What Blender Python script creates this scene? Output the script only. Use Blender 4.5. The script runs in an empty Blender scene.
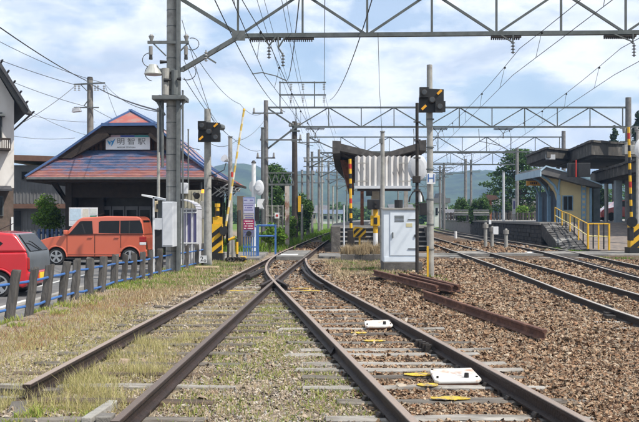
import bpy, math, random
import numpy as np
from mathutils import Vector, Matrix
random.seed(7); rng = np.random.default_rng(7)
R = math.radians
sc = bpy.context.scene
# ------------------------------------------------------------------ camera, light, sky
F = 900.0; HZ = 217.0; EYE = 1.3          # focal length in photo pixels, horizon row, eye height above the rail heads
cam = bpy.data.cameras.new('camera'); cob = bpy.data.objects.new('camera', cam); sc.collection.objects.link(cob)
cam.sensor_width = 36.0; cam.lens = 36.0*F/639.0
cob.location = (0, 0, EYE); cob.rotation_euler = (R(90), 0, 0)
cam.shift_y = (HZ-211.0)/639.0
cam.clip_start = .1; cam.clip_end = 12000
sc.camera = cob
SUN = Vector((0.66, -0.38, 1.0)).normalized()
sl = bpy.data.lights.new('sun', 'SUN'); sl.energy = 5.0; sl.angle = R(0.9); sl.color = (1.0, .94, .85)
so = bpy.data.objects.new('sun', sl); sc.collection.objects.link(so)
so.rotation_euler = SUN.to_track_quat('Z', 'Y').to_euler(); so.location = (20, -10, 40)
world = bpy.data.worlds.new('World'); sc.world = world; world.use_nodes = True
nt = world.node_tree; nt.nodes.clear(); N = nt.nodes.new; L = nt.links.new
wo = N('ShaderNodeOutputWorld'); bg = N('ShaderNodeBackground'); bg.inputs[1].default_value = .15
sky = N('ShaderNodeTexSky'); sky.sky_type = 'NISHITA'; sky.sun_disc = False
sky.sun_elevation = math.asin(SUN.z); sky.sun_rotation = math.atan2(SUN.x, SUN.y)
sky.air_density = 1.0; sky.dust_density = 1.2; sky.ozone_density = 1.4
tc = N('ShaderNodeTexCoord'); sep = N('ShaderNodeSeparateXYZ'); L(tc.outputs['Generated'], sep.inputs[0])
# clouds on a flat deck: direction / (z + k)
zz = N('ShaderNodeMath'); zz.operation = 'ADD'; zz.inputs[1].default_value = .30; L(sep.outputs[2], zz.inputs[0])
zm = N('ShaderNodeMath'); zm.operation = 'MAXIMUM'; zm.inputs[1].default_value = .2; L(zz.outputs[0], zm.inputs[0])
dv = []
for k in range(2):
    d = N('ShaderNodeMath'); d.operation = 'DIVIDE'; L(sep.outputs[k], d.inputs[0]); L(zm.outputs[0], d.inputs[1]); dv.append(d)
cx = N('ShaderNodeCombineXYZ'); L(dv[0].outputs[0], cx.inputs[0]); L(dv[1].outputs[0], cx.inputs[1])
def wnoise(scale, detail, rough, off, dist=.3):
    mp = N('ShaderNodeMapping'); mp.inputs['Location'].default_value = off; L(cx.outputs[0], mp.inputs[0])
    n = N('ShaderNodeTexNoise'); n.inputs['Scale'].default_value = scale; n.inputs['Detail'].default_value = detail
    n.inputs['Roughness'].default_value = rough; n.inputs['Distortion'].default_value = dist; L(mp.outputs[0], n.inputs['Vector']); return n
n1 = wnoise(2.3, 12, .56, (5.1, 1.4, 0), .15); n2 = wnoise(3.1, 10, .58, (11.0, 2.3, 0), .2)
r1 = N('ShaderNodeValToRGB'); r1.color_ramp.elements[0].position = .41; r1.color_ramp.elements[1].position = .50; L(n1.outputs[0], r1.inputs[0])
r2 = N('ShaderNodeValToRGB'); r2.color_ramp.elements[0].position = .36; r2.color_ramp.elements[0].color = (4.0, 4.55, 5.4, 1)
r2.color_ramp.elements[1].position = .58; r2.color_ramp.elements[1].color = (6.9, 7.1, 7.3, 1); L(n2.outputs[0], r2.inputs[0])
mxc = N('ShaderNodeMix'); mxc.data_type = 'RGBA'
fac = N('ShaderNodeMath'); fac.operation = 'MULTIPLY_ADD'; fac.inputs[1].default_value = .76; fac.inputs[2].default_value = .22; L(r1.outputs[0], fac.inputs[0])
L(fac.outputs[0], mxc.inputs[0]); L(sky.outputs[0], mxc.inputs[6]); L(r2.outputs[0], mxc.inputs[7])
L(mxc.outputs[2], bg.inputs[0]); L(bg.outputs[0], wo.inputs[0])
sc.view_settings.view_transform = 'Standard'; sc.view_settings.look = 'None'
sc.view_settings.exposure = 0.28; sc.view_settings.gamma = 1.0
sc.cycles.max_bounces = 6; sc.cycles.volume_bounces = 0; sc.cycles.use_denoising = True

# ------------------------------------------------------------------ helpers
def P(px, py, Y): return Vector(((px-319.5)*Y/F, Y, EYE-(py-HZ)*Y/F))
def PX(px, Y): return (px-319.5)*Y/F
def PZ(py, Y): return EYE-(py-HZ)*Y/F
MATS = {}
def mat(key, c1, c2=None, scale=4, rough=.8, bump=0, bscale=None, metal=0, detail=5, c3=None, c3scale=1.0, c3pos=(.5, .62), stretch=None, spec=.4):
    if key in MATS: return MATS[key]
    m = bpy.data.materials.new(key); m.use_nodes = True; t = m.node_tree; n = t.nodes; b = n['Principled BSDF']
    b.inputs['Roughness'].default_value = rough; b.inputs['Metallic'].default_value = metal; b.inputs['Specular IOR Level'].default_value = spec
    g = n.new('ShaderNodeNewGeometry'); vec = g.outputs['Position']
    if stretch:
        mp = n.new('ShaderNodeMapping'); mp.inputs['Scale'].default_value = stretch; t.links.new(vec, mp.inputs[0]); vec = mp.outputs[0]
    if c2 is None: c2 = tuple(x*.8 for x in c1)
    nz = n.new('ShaderNodeTexNoise'); nz.inputs['Scale'].default_value = scale; nz.inputs['Detail'].default_value = detail; nz.inputs['Roughness'].default_value = .62
    t.links.new(vec, nz.inputs['Vector'])
    cr = n.new('ShaderNodeValToRGB'); cr.color_ramp.elements[0].position = .35; cr.color_ramp.elements[1].position = .65
    cr.color_ramp.elements[0].color = (*c1, 1); cr.color_ramp.elements[1].color = (*c2, 1); t.links.new(nz.outputs[0], cr.inputs[0]); col = cr.outputs[0]
    if c3 is not None:
        n3 = n.new('ShaderNodeTexNoise'); n3.inputs['Scale'].default_value = c3scale; n3.inputs['Detail'].default_value = 7; n3.inputs['Roughness'].default_value = .7
        t.links.new(vec, n3.inputs['Vector']); r3 = n.new('ShaderNodeValToRGB'); r3.color_ramp.elements[0].position = c3pos[0]; r3.color_ramp.elements[1].position = c3pos[1]
        t.links.new(n3.outputs[0], r3.inputs[0]); mx = n.new('ShaderNodeMix'); mx.data_type = 'RGBA'; t.links.new(r3.outputs[0], mx.inputs[0])
        t.links.new(col, mx.inputs[6]); mx.inputs[7].default_value = (*c3, 1); col = mx.outputs[2]
    t.links.new(col, b.inputs['Base Color'])
    if bump:
        nb = n.new('ShaderNodeTexNoise'); nb.inputs['Scale'].default_value = bscale or scale*6; nb.inputs['Detail'].default_value = 6; t.links.new(vec, nb.inputs['Vector'])
        bp = n.new('ShaderNodeBump'); bp.inputs['Strength'].default_value = bump; bp.inputs['Distance'].default_value = .02
        t.links.new(nb.outputs[0], bp.inputs['Height']); t.links.new(bp.outputs[0], b.inputs['Normal'])
    MATS[key] = m; return m
def coat(m):
    b = m.node_tree.nodes['Principled BSDF']; b.inputs['Coat Weight'].default_value = .8; b.inputs['Coat Roughness'].default_value = .06; return m
def imat(key, cols, rough=.9, spec=.25, trans=0):
    """one colour per loose island (stones, leaves, blades), picked from a ramp"""
    m = bpy.data.materials.new(key); m.use_nodes = True; t = m.node_tree; n = t.nodes; b = n['Principled BSDF']
    b.inputs['Roughness'].default_value = rough; b.inputs['Specular IOR Level'].default_value = spec
    g = n.new('ShaderNodeNewGeometry'); cr = n.new('ShaderNodeValToRGB'); cr.color_ramp.interpolation = 'LINEAR'
    while len(cr.color_ramp.elements) < len(cols): cr.color_ramp.elements.new(.5)
    for i, c in enumerate(cols):
        e = cr.color_ramp.elements[i]; e.position = i/(len(cols)-1); e.color = (*c, 1)
    t.links.new(g.outputs['Random Per Island'], cr.inputs[0])
    t.links.new(cr.outputs[0], b.inputs['Base Color'])
    if trans:
        tr = n.new('ShaderNodeBsdfTranslucent'); t.links.new(cr.outputs[0], tr.inputs[0]); ms = n.new('ShaderNodeMixShader'); ms.inputs[0].default_value = trans
        t.links.new(b.outputs[0], ms.inputs[1]); t.links.new(tr.outputs[0], ms.inputs[2]); t.links.new(ms.outputs[0], n['Material Output'].inputs[0])
    MATS[key] = m; return m
def emit(key, c, s):
    m = bpy.data.materials.new(key); m.use_nodes = True; b = m.node_tree.nodes['Principled BSDF']
    b.inputs['Base Color'].default_value = (*c, 1); b.inputs['Emission Color'].default_value = (*c, 1); b.inputs['Emission Strength'].default_value = s; MATS[key] = m; return m
ORG = {}
def props(o, label=None, cat=None, group=None, kind=None, category=None):
    cat = cat or category
    if label: o['label'] = label
    if cat: o['category'] = cat
    if group: o['group'] = group
    if kind: o['kind'] = kind
    return o
def thing(name, label, cat, loc, group=None):
    o = bpy.data.objects.new(name, None); sc.collection.objects.link(o); o.location = loc; o.empty_display_size = .2
    ORG[o.name] = Vector(loc); return props(o, label, cat, group)
class MB:
    def __init__(s): s.v = []; s.f = []
    def add(s, vs, fs):
        n = len(s.v); s.v += [tuple(v) for v in vs]; s.f += [tuple(i+n for i in f) for f in fs]; return s
    def box(s, c, d, rz=0, M=None):
        c = Vector(c); h = Vector(d)/2
        if M is None: M = Matrix.Rotation(rz, 3, 'Z') if rz else None
        vs = []
        for z in (-1, 1):
            for x, y in ((-1, -1), (1, -1), (1, 1), (-1, 1)):
                q = Vector((x*h.x, y*h.y, z*h.z)); vs.append(c+(M @ q if M else q))
        return s.add(vs, [(3, 2, 1, 0), (4, 5, 6, 7), (0, 1, 5, 4), (1, 2, 6, 5), (2, 3, 7, 6), (3, 0, 4, 7)])
    def bb(s, x0, x1, y0, y1, z0, z1): return s.box(((x0+x1)/2, (y0+y1)/2, (z0+z1)/2), (abs(x1-x0), abs(y1-y0), abs(z1-z0)))
    def bar(s, p0, p1, w, h=None, up=(0, 0, 1)):
        p0 = Vector(p0); p1 = Vector(p1); h = h or w; d = (p1-p0); l = d.length
        if l < 1e-6: return s
        z = d/l; u = Vector(up)
        if abs(z.dot(u)) > .99: u = Vector((0, 1, 0))
        x = u.cross(z).normalized(); y = z.cross(x)
        M = Matrix((x, y, z)).transposed(); return s.box((p0+p1)/2, (w, h, l), M=M)
    def cyl(s, p0, p1, r0, r1=None, n=10):
        p0 = Vector(p0); p1 = Vector(p1); r1 = r0 if r1 is None else r1; z = (p1-p0).normalized()
        u = Vector((1, 0, 0)) if abs(z.x) < .9 else Vector((0, 1, 0)); x = u.cross(z).normalized(); y = z.cross(x)
        vs = []
        for p, r in ((p0, r0), (p1, r1)):
            for i in range(n):
                a = 2*math.pi*i/n; vs.append(p+x*math.cos(a)*r+y*math.sin(a)*r)
        return s.add(vs, [(i, (i+1) % n, n+(i+1) % n, n+i) for i in range(n)]+[tuple(range(n-1, -1, -1)), tuple(range(n, 2*n))])
    def tube(s, pts, r, n=5):
        pts = [Vector(p) for p in pts]; vs = []; m = len(pts)
        for i, p in enumerate(pts):
            z = (pts[min(i+1, m-1)]-pts[max(i-1, 0)]).normalized(); u = Vector((0, 0, 1)) if abs(z.z) < .9 else Vector((1, 0, 0))
            x = u.cross(z).normalized(); y = z.cross(x)
            for k in range(n):
                a = 2*math.pi*k/n; vs.append(p+x*math.cos(a)*r+y*math.sin(a)*r)
        fs = [(i*n+k, i*n+(k+1) % n, (i+1)*n+(k+1) % n, (i+1)*n+k) for i in range(m-1) for k in range(n)]
        return s.add(vs, fs+[tuple(range(n-1, -1, -1)), tuple(range((m-1)*n, m*n))])
    def prism(s, pts, d):
        pts = [Vector(p) for p in pts]; d = Vector(d); n = len(pts)
        return s.add(pts+[p+d for p in pts], [tuple(range(n-1, -1, -1)), tuple(range(n, 2*n))]+[(i, (i+1) % n, n+(i+1) % n, n+i) for i in range(n)])
    def loft(s, rings):
        n = len(rings[0]); fs = [(i*n+k, i*n+(k+1) % n, (i+1)*n+(k+1) % n, (i+1)*n+k) for i in range(len(rings)-1) for k in range(n)]
        return s.add([p for r in rings for p in r], fs+[tuple(range(n-1, -1, -1)), tuple(range((len(rings)-1)*n, len(rings)*n))])
    def sphere(s, c, r, n=8, sz=1.0):
        c = Vector(c); rings = []
        for i in range(1, n):
            a = math.pi*i/n; rings.append([c+Vector((math.sin(a)*math.cos(2*math.pi*k/n)*r, math.sin(a)*math.sin(2*math.pi*k/n)*r, -math.cos(a)*r*sz)) for k in range(n)])
        return s.loft(rings)
    def mesh(s, name, m, origin=(0, 0, 0), smooth=False):
        me = bpy.data.meshes.new(name); o = Vector(origin)
        me.from_pydata([(v[0]-o.x, v[1]-o.y, v[2]-o.z) for v in s.v], [], s.f); me.materials.append(m)
        import bmesh
        b = bmesh.new(); b.from_mesh(me); bmesh.ops.recalc_face_normals(b, faces=b.faces); b.to_mesh(me); b.free()
        if smooth: me.shade_smooth()
        return me
    def build(s, name, m, parent=None, smooth=False, bevel=0, seg=2, angle=35, **kw):
        org = ORG[parent.name] if parent is not None else Vector((0, 0, 0))
        if parent is None:
            a = np.array(s.v); org = Vector(((a[:, 0].min()+a[:, 0].max())/2, (a[:, 1].min()+a[:, 1].max())/2, a[:, 2].min()))
            if kw.get('kind') == 'structure': org = Vector((0, 0, 0))
        o = bpy.data.objects.new(name, s.mesh(name, m, org, smooth)); sc.collection.objects.link(o)
        if parent is not None: o.parent = parent
        else: o.location = org
        ORG[o.name] = org
        if bevel:
            md = o.modifiers.new('bevel', 'BEVEL'); md.width = bevel; md.segments = seg; md.limit_method = 'ANGLE'; md.angle_limit = R(angle)
            o.data.shade_smooth(); o.modifiers.new('wn', 'WEIGHTED_NORMAL')
        return props(o, **kw)
def quickmesh(name, V, FI, m, parent=None, nv=3, **kw):
    """V (n,3) array, FI flat index array of faces with nv corners"""
    me = bpy.data.meshes.new(name); V = np.asarray(V, dtype=np.float32); nf = len(FI)//nv
    if parent is not None: V = V-np.array(ORG[parent.name], dtype=np.float32)
    me.vertices.add(len(V)); me.vertices.foreach_set('co', V.ravel()); me.loops.add(len(FI)); me.loops.foreach_set('vertex_index', np.asarray(FI, dtype=np.int32))
    me.polygons.add(nf); me.polygons.foreach_set('loop_start', np.arange(0, len(FI), nv, dtype=np.int32)); me.update(calc_edges=True)
    me.shade_flat(); me.materials.append(m); o = bpy.data.objects.new(name, me); sc.collection.objects.link(o)
    if parent is not None: o.parent = parent; ORG[o.name] = ORG[parent.name]
    else: ORG[o.name] = Vector((0, 0, 0))
    return props(o, **kw)
def piece(me, name, parent, loc, rot=(0, 0, 0), scale=(1, 1, 1), **kw):
    o = bpy.data.objects.new(name, me); sc.collection.objects.link(o); o.parent = parent
    o.location = Vector(loc)-ORG[parent.name]; o.rotation_euler = rot; o.scale = scale; ORG[o.name] = ORG[parent.name]; return props(o, **kw)
def copy_tree(o, parent=None):
    c = o.copy(); sc.collection.objects.link(c)
    if parent is not None: c.parent = parent
    ORG[c.name] = ORG[o.name]
    for ch in list(o.children): copy_tree(ch, c)
    return c
def text(s, loc, size, m, parent, name='lettering', align='CENTER', rot=(R(90), 0, 0), ext=.002, sx=1.0):
    cu = bpy.data.curves.new(name, 'FONT'); cu.body = s; cu.size = size; cu.align_x = align; cu.align_y = 'CENTER'; cu.extrude = ext; cu.resolution_u = 3
    tmp = bpy.data.objects.new('tmp', cu); sc.collection.objects.link(tmp); bpy.context.view_layer.update()
    me = bpy.data.meshes.new_from_object(tmp.evaluated_get(bpy.context.evaluated_depsgraph_get())); bpy.data.objects.remove(tmp)
    me.materials.clear(); me.materials.append(m)
    return piece(me, name, parent, loc, rot, (sx, 1, 1))
def interp(pts, y):
    ys = [p[0] for p in pts]; xs = [p[1] for p in pts]; return float(np.interp(y, ys, xs))
def smoothpath(pts, step=1.0, y0=None, y1=None):
    ys = np.array([p[0] for p in pts]); xs = np.array([p[1] for p in pts]); t = np.arange(ys[0], ys[-1]+1e-6, step)
    if t[-1] < ys[-1]-.01: t = np.append(t, ys[-1])
    m = np.gradient(xs, ys); k = np.clip(np.searchsorted(ys, t, side='right')-1, 0, len(ys)-2)
    h = ys[k+1]-ys[k]; u = (t-ys[k])/h
    x = (2*u**3-3*u**2+1)*xs[k]+(u**3-2*u**2+u)*h*m[k]+(-2*u**3+3*u**2)*xs[k+1]+(u**3-u**2)*h*m[k+1]
    return [(float(a), float(b)) for a, b in zip(t, x)]

def clip_strip(x0, x1, z0, z1, c, w, k=1.0):
    """the part of the diagonal strip c <= (z-z0) - k(x-x0) <= c+w inside the rectangle"""
    pts = [(x0, z0), (x1, z0), (x1, z1), (x0, z1)]
    for s, lim in ((1, c), (-1, -(c+w))):
        out = []
        for i in range(len(pts)):
            p, q = pts[i], pts[(i+1) % len(pts)]; f = lambda a: s*((a[1]-z0)-k*(a[0]-x0))-lim
            if f(p) >= 0: out.append(p)
            if f(p)*f(q) < 0: t = f(p)/(f(p)-f(q)); out.append((p[0]+(q[0]-p[0])*t, p[1]+(q[1]-p[1])*t))
        pts = out
        if not pts: break
    return pts
# ------------------------------------------------------------------ materials
concrete = mat('concrete', (.30, .29, .27), (.22, .21, .19), 3, .9, .3)
concrete_dark = mat('weathered_concrete', (.13, .12, .11), (.07, .065, .06), 2.5, .95, .5, 14, c3=(.20, .19, .17), c3scale=2, c3pos=(.55, .7))
pole_concrete = mat('pole_concrete', (.34, .335, .31), (.24, .235, .22), 6, .85, .2, c3=(.16, .15, .14), c3scale=1.5, c3pos=(.55, .75))
steel_grey = mat('grey_steel', (.13, .14, .14), (.09, .10, .10), 6, .6, .1)
truss_steel = mat('truss_steel', (.10, .115, .115), (.065, .075, .075), 5, .65, .1)
black = mat('black_paint', (.012, .012, .013), (.02, .02, .02), 8, .5)
dark_iron = mat('dark_iron', (.035, .028, .024), (.02, .017, .015), 15, .75, .3)
white = mat('white_paint', (.72, .73, .74), (.60, .61, .62), 3, .5, 0, c3=(.42, .38, .32), c3scale=3, c3pos=(.62, .8))
cabinet_white = mat('cabinet_paint', (.68, .74, .80), (.62, .68, .74), 3, .45, 0, c3=(.45, .42, .38), c3scale=3, c3pos=(.66, .85))
yellow = mat('yellow_paint', (.72, .42, .02), (.60, .34, .02), 6, .55, 0, c3=(.25, .17, .05), c3scale=9, c3pos=(.6, .75))
red = mat('red_paint', (.50, .03, .02), (.40, .03, .02), 6, .5)
blue_paint = mat('blue_paint', (.05, .15, .40), (.04, .11, .30), 5, .55, c3=(.16, .18, .22), c3scale=9, c3pos=(.58, .72))
glass = mat('window_glass', (.008, .009, .010), (.012, .013, .015), 2, .12, spec=.22)
rubber = mat('rubber', (.018, .018, .018), (.03, .03, .03), 10, .8)
chrome = mat('wheel_metal', (.45, .46, .47), (.36, .37, .38), 4, .35, metal=.7)
rust = mat('rust', (.16, .06, .03), (.09, .035, .02), 9, .9, .5)
wood_dark = mat('dark_timber', (.040, .028, .022), (.022, .017, .014), 5, .85, .3)
wood_grey = mat('grey_timber', (.115, .108, .10), (.055, .050, .046), 7, .95, .8, 30, c3=(.04, .036, .032), c3scale=6, c3pos=(.5, .7), stretch=(1, 1, .25))
insul = mat('porcelain', (.30, .30, .29), (.20, .19, .18), 6, .35)
wire_m = mat('wire', (.035, .037, .04), (.05, .05, .05), 3, .6)
# rails: dark rusty sides, duller grey running surface where wheels pass
def rail_material(key, side1, side2, top):
    m = mat(key, side1, side2, 12, .62, .35, 40, c3=tuple(x*1.7 for x in side1), c3scale=3, c3pos=(.55, .72)); t = m.node_tree; n = t.nodes; b = n['Principled BSDF']
    src = b.inputs['Base Color'].links[0].from_socket; g = n.new('ShaderNodeNewGeometry'); s = n.new('ShaderNodeSeparateXYZ'); t.links.new(g.outputs['Position'], s.inputs[0])
    mr = n.new('ShaderNodeMapRange'); mr.inputs[1].default_value = -.006; mr.inputs[2].default_value = -.001; t.links.new(s.outputs[2], mr.inputs[0])
    mx = n.new('ShaderNodeMix'); mx.data_type = 'RGBA'; t.links.new(mr.outputs[0], mx.inputs[0]); t.links.new(src, mx.inputs[6]); mx.inputs[7].default_value = (*top, 1)
    t.links.new(mx.outputs[2], b.inputs['Base Color']); return m
rail_m = rail_material('running_rail', (.034, .020, .015), (.020, .013, .011), (.27, .215, .18))
rail_right = rail_material('busy_rail', (.024, .017, .014), (.015, .011, .010), (.36, .33, .30))
rail_old = mat('rusty_loose_rail', (.14, .062, .04), (.07, .035, .026), 12, .85, .5, 40, c3=(.20, .10, .065), c3scale=4)
sleeper_m = mat('weathered_sleeper', (.20, .18, .155), (.09, .08, .07), 9, .95, .9, 30, c3=(.07, .055, .045), c3scale=5, c3pos=(.44, .62), stretch=(.25, 1, 1))
sleeper_m2 = mat('pale_sleeper', (.36, .34, .31), (.20, .185, .165), 9, .95, .9, 30, c3=(.09, .075, .06), c3scale=5, c3pos=(.52, .68), stretch=(.25, 1, 1))
sleeper_m3 = mat('brown_sleeper', (.12, .085, .06), (.06, .045, .035), 9, .95, .9, 30, c3=(.20, .18, .15), c3scale=5, c3pos=(.55, .7), stretch=(.25, 1, 1))
paint_yellow = mat('worn_yellow_paint', (.66, .45, .04), (.50, .35, .05), 12, .9, .5, c3=(.20, .165, .12), c3scale=16, c3pos=(.50, .57))
# ------------------------------------------------------------------ ground, one sheet to the horizon
LOT = -.40
def gz(x, y):
    """ground height"""
    t = min(max((-4.35-x)/.5, 0), 1)*min(max((60-y)/.8, 0), 1); t = t*t*(3-2*t)
    u = min(max((x-2.5)/.8, 0), 1)*min(max((70-y)/2, 0), 1)
    return -.155+.035*u+(LOT-.03+.155)*t
def vnoise(x, y, s):
    return (math.sin(x*s*1.7+y*s*.9+1.3)+math.sin(x*s*-.8+y*s*2.1+.4)*.7+math.sin(x*s*3.1+2)*math.cos(y*s*2.7)*.5)/2.2
xs = np.unique(np.concatenate([np.linspace(-6000, -60, 14), np.linspace(-60, -12, 18), np.arange(-12, 12.01, .22), np.linspace(12, 60, 26), np.linspace(60, 6000, 14)]))
ys = np.unique(np.concatenate([np.linspace(-300, 0, 6), np.arange(0, 32, .25), np.arange(32, 70, 1.0), np.linspace(70, 300, 30), np.linspace(300, 9000, 16)]))
V = []
for y in ys:
    for x in xs:
        z = gz(x, y)
        if abs(x) < 12 and 0 < y < 32: z += .012*vnoise(x, y, 2.3)+.008*vnoise(x, y, 6.1)
        if y > 95: z += 0
        V.append((x, y, z))
nx = len(xs); FI = []
for j in range(len(ys)-1):
    for i in range(nx-1):
        a = j*nx+i; FI += [a, a+1, a+nx+1, a+nx]
gm = bpy.data.materials.new('trackside_ground'); gm.use_nodes = True; t = gm.node_tree; n = t.nodes; b = n['Principled BSDF']; b.inputs['Roughness'].default_value = .95; b.inputs['Specular IOR Level'].default_value = .15
g = n.new('ShaderNodeNewGeometry'); pos = g.outputs['Position']; sp = n.new('ShaderNodeSeparateXYZ'); t.links.new(pos, sp.inputs[0])
def tn(scale, detail=6, rough=.6):
    k = n.new('ShaderNodeTexNoise'); k.inputs['Scale'].default_value = scale; k.inputs['Detail'].default_value = detail; k.inputs['Roughness'].default_value = rough; t.links.new(pos, k.inputs['Vector']); return k.outputs[0]
def ramp(src, stops):
    cr = n.new('ShaderNodeValToRGB')
    while len(cr.color_ramp.elements) < len(stops): cr.color_ramp.elements.new(.5)
    for e, (p, c) in zip(cr.color_ramp.elements, stops): e.position = p; e.color = (*c, 1)
    t.links.new(src, cr.inputs[0]); return cr.outputs[0]
def mixc(f, a, c):
    m = n.new('ShaderNodeMix'); m.data_type = 'RGBA'; t.links.new(f, m.inputs[0]); t.links.new(a, m.inputs[6]); t.links.new(c, m.inputs[7]); return m.outputs[2]
def mrange(src, a, c, noise=None, amt=0):
    if noise is not None:
        ma = n.new('ShaderNodeMath'); ma.operation = 'MULTIPLY_ADD'; t.links.new(noise, ma.inputs[0]); ma.inputs[1].default_value = amt; t.links.new(src, ma.inputs[2]); src = ma.outputs[0]
    r = n.new('ShaderNodeMapRange'); r.inputs[1].default_value = a; r.inputs[2].default_value = c; t.links.new(src, r.inputs[0]); return r.outputs[0]
vo = n.new('ShaderNodeTexVoronoi'); vo.inputs['Scale'].default_value = 17; t.links.new(pos, vo.inputs['Vector'])
sv = n.new('ShaderNodeSeparateColor'); t.links.new(vo.outputs['Color'], sv.inputs[0])
stone = ramp(sv.outputs[0], [(0, (.07, .045, .033)), (.3, (.15, .09, .055)), (.55, (.24, .155, .095)), (.8, (.31, .22, .145)), (1, (.22, .18, .14))])
dirt = ramp(tn(14, 9, .8), [(.3, (.09, .07, .05)), (.43, (.26, .21, .155)), (.56, (.40, .34, .26)), (.70, (.31, .30, .17))])
grass_far = ramp(tn(.7, 8, .7), [(.3, (.05, .09, .02)), (.55, (.12, .20, .04)), (.75, (.20, .27, .07))])
dm = n.new('ShaderNodeMath'); dm.operation = 'MULTIPLY'; t.links.new(vo.outputs['Distance'], dm.inputs[0]); dm.inputs[1].default_value = 2.0
stone = mixc(mrange(vo.outputs['Distance'], .35, .62), stone, ramp(tn(3), [(0, (.05, .036, .028)), (1, (.06, .045, .034))]))
nn = tn(1.3, 5)
brown = mrange(sp.outputs[0], .2, 1.6, nn, 1.2)
col = mixc(brown, mixc(ramp(tn(2.2, 6, .7), [(.38, (0, 0, 0)), (.62, (.75, .75, .75))]), dirt, stone), stone)
# beyond the tracks and far away the land is grass
col = mixc(mrange(sp.outputs[1], 95, 120, nn, 20), col, grass_far)
lf = mrange(sp.outputs[0], -26, -30); col = mixc(lf, col, grass_far)
rg = mrange(sp.outputs[0], 34, 38); col = mixc(rg, col, grass_far)
t.links.new(col, b.inputs['Base Color'])
bp = n.new('ShaderNodeBump'); bp.inputs['Strength'].default_value = 1; bp.inputs['Distance'].default_value = .03; bp.invert = True; t.links.new(vo.outputs['Distance'], bp.inputs['Height'])
bp2 = n.new('ShaderNodeBump'); bp2.inputs['Strength'].default_value = .8; bp2.inputs['Distance'].default_value = .03; t.links.new(tn(30, 5), bp2.inputs['Height']); t.links.new(bp.outputs[0], bp2.inputs['Normal']); t.links.new(bp2.outputs[0], b.inputs['Normal'])
quickmesh('ground', V, FI, gm, nv=4, kind='structure')

asphalt = mat('asphalt', (.15, .15, .15), (.11, .11, .11), 3, .95, .6, 120, c3=(.20, .19, .18), c3scale=.7)
asphalt2 = mat('crossing_asphalt', (.18, .175, .165), (.13, .125, .12), 3, .95, .5, 100, c3=(.30, .28, .25), c3scale=.8)
MB().bb(-40, -4.95, -5, 62, LOT-.1, LOT).build('car_park', asphalt, kind='structure')
m_ = MB()
for px, y0, y1 in ((-6.9, 22, 27), (-9.5, 22, 27), (-12.1, 22, 27), (-6.0, 14, 18.5), (-8.6, 12, 16), (-8.6, 21.5, 27)): m_.bb(px-.06, px+.06, y0, y1, LOT, LOT+.004)
m_.build('parking_line', mat('road_paint', (.6, .6, .58), (.45, .45, .43), 6, .8), kind='structure')
# forecourt in front of the station and beside the crossing
MB().bb(-5.2, -3.2, 45, 60, -.3, -.10).build('station_platform', concrete, kind='structure')
# level crossing: approaches and timber/asphalt panels between the rails
LC = [(5.0, -1.85), (7, -1.77), (15.4, -1.535), (29, -1.05), (40, -.57), (51, -.05), (60, .42), (80, 1.6), (110, 3.9), (140, 6.9), (200, 15)]
mb = MB(); mb.bb(-4.95, -2.0, 29.8, 35.2, -.45, -.06)
mb.build('crossing_road', asphalt2, kind='structure')
MB().bb(-.02, 5.0, 31.6, 34.6, -.3, -.08).build('crossing_path', asphalt2, kind='structure')
mb = MB()
mb.bb(6.6, 8.25, 33.0, 34.8, -.3, -.075); mb.build('crossing_path', asphalt2, kind='structure')
MB().bb(9.75, 30, 33.0, 36.2, -.3, -.07).build('crossing_path', asphalt2, kind='structure')

# ------------------------------------------------------------------ railway tracks
RH = .122
def rail_profile(): return [(-.026, 0), (.026, 0), (.031, -.006), (.031, -.026), (.009, -.038), (.007, -.094), (.055, -.110), (.055, -RH), (-.055, -RH), (-.055, -.110), (-.007, -.094), (-.009, -.038), (-.031, -.026), (-.031, -.006)]
def rail_rings(pts):
    pr = rail_profile(); rings = []; m = len(pts)
    for i, p in enumerate(pts):
        a = Vector(pts[max(i-1, 0)]); c = Vector(pts[min(i+1, m-1)]); d = c-a; d.normalize(); s_ = Vector((d.y, -d.x, 0)).normalized(); u = s_.cross(d)
        rings.append([Vector(p)+s_*x+u*z for x, z in pr])
    return rings
def rail(path, z, parent, m, name='rail', step=1.2, **kw):
    pts = [(x, y, z) for y, x in smoothpath(path, step)]; return MB().loft(rail_rings(pts)).build(name, m, parent, **kw)
L1 = [(7.0, -2.28), (10.5, -2.18), (15.4, -2.04), (22, -1.84), (29, -1.60), (40, -1.12), (51, -.60), (60, -.13), (80, 1.05), (110, 3.35), (140, 6.35), (200, 14.4)]
L2 = [(5.75, -1.31), (9.15, -1.215), (18.45, -.937), (24, -.72), (29, -.50), (40, -.03), (51, .48), (60, .96), (80, 2.14), (110, 4.44), (140, 7.44), (200, 15.5)]
R1 = [(2.0, 1.053), (5.7, .605), (12, -.157), (18.45, -.937), (19.6, -1.07), (21.5, -1.26), (23.4, -1.39), (26, -1.49), (29.0, -1.52), (31.5, -1.47)]
R2 = [(2.0, 2.18), (5.7, 1.72), (12, .937), (17.8, .208), (20, -.03), (23.4, -.27), (26, -.38), (28.6, -.43)]
C1 = [(3, 4.25), (8, 4.13), (11.6, 4.12), (14.1, 4.20), (18.3, 4.45), (30, 4.98), (40.6, 5.40), (53, 5.95), (80, 7.3), (110, 9.5), (140, 12.4), (200, 20.4)]
C2 = [(3, 5.36), (8, 5.24), (11.6, 5.23), (15.6, 5.40), (23.3, 5.80), (30, 6.09), (40.6, 6.51), (53, 7.06), (80, 8.4), (110, 10.6), (140, 13.5), (200, 21.5)]
D1 = [(8, 5.95), (12, 6.18), (19.2, 6.85), (25, 7.48), (30.8, 8.10), (35.5, 8.50), (51.3, 9.35), (85, 11.0), (110, 13.0), (140, 15.9)]
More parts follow.
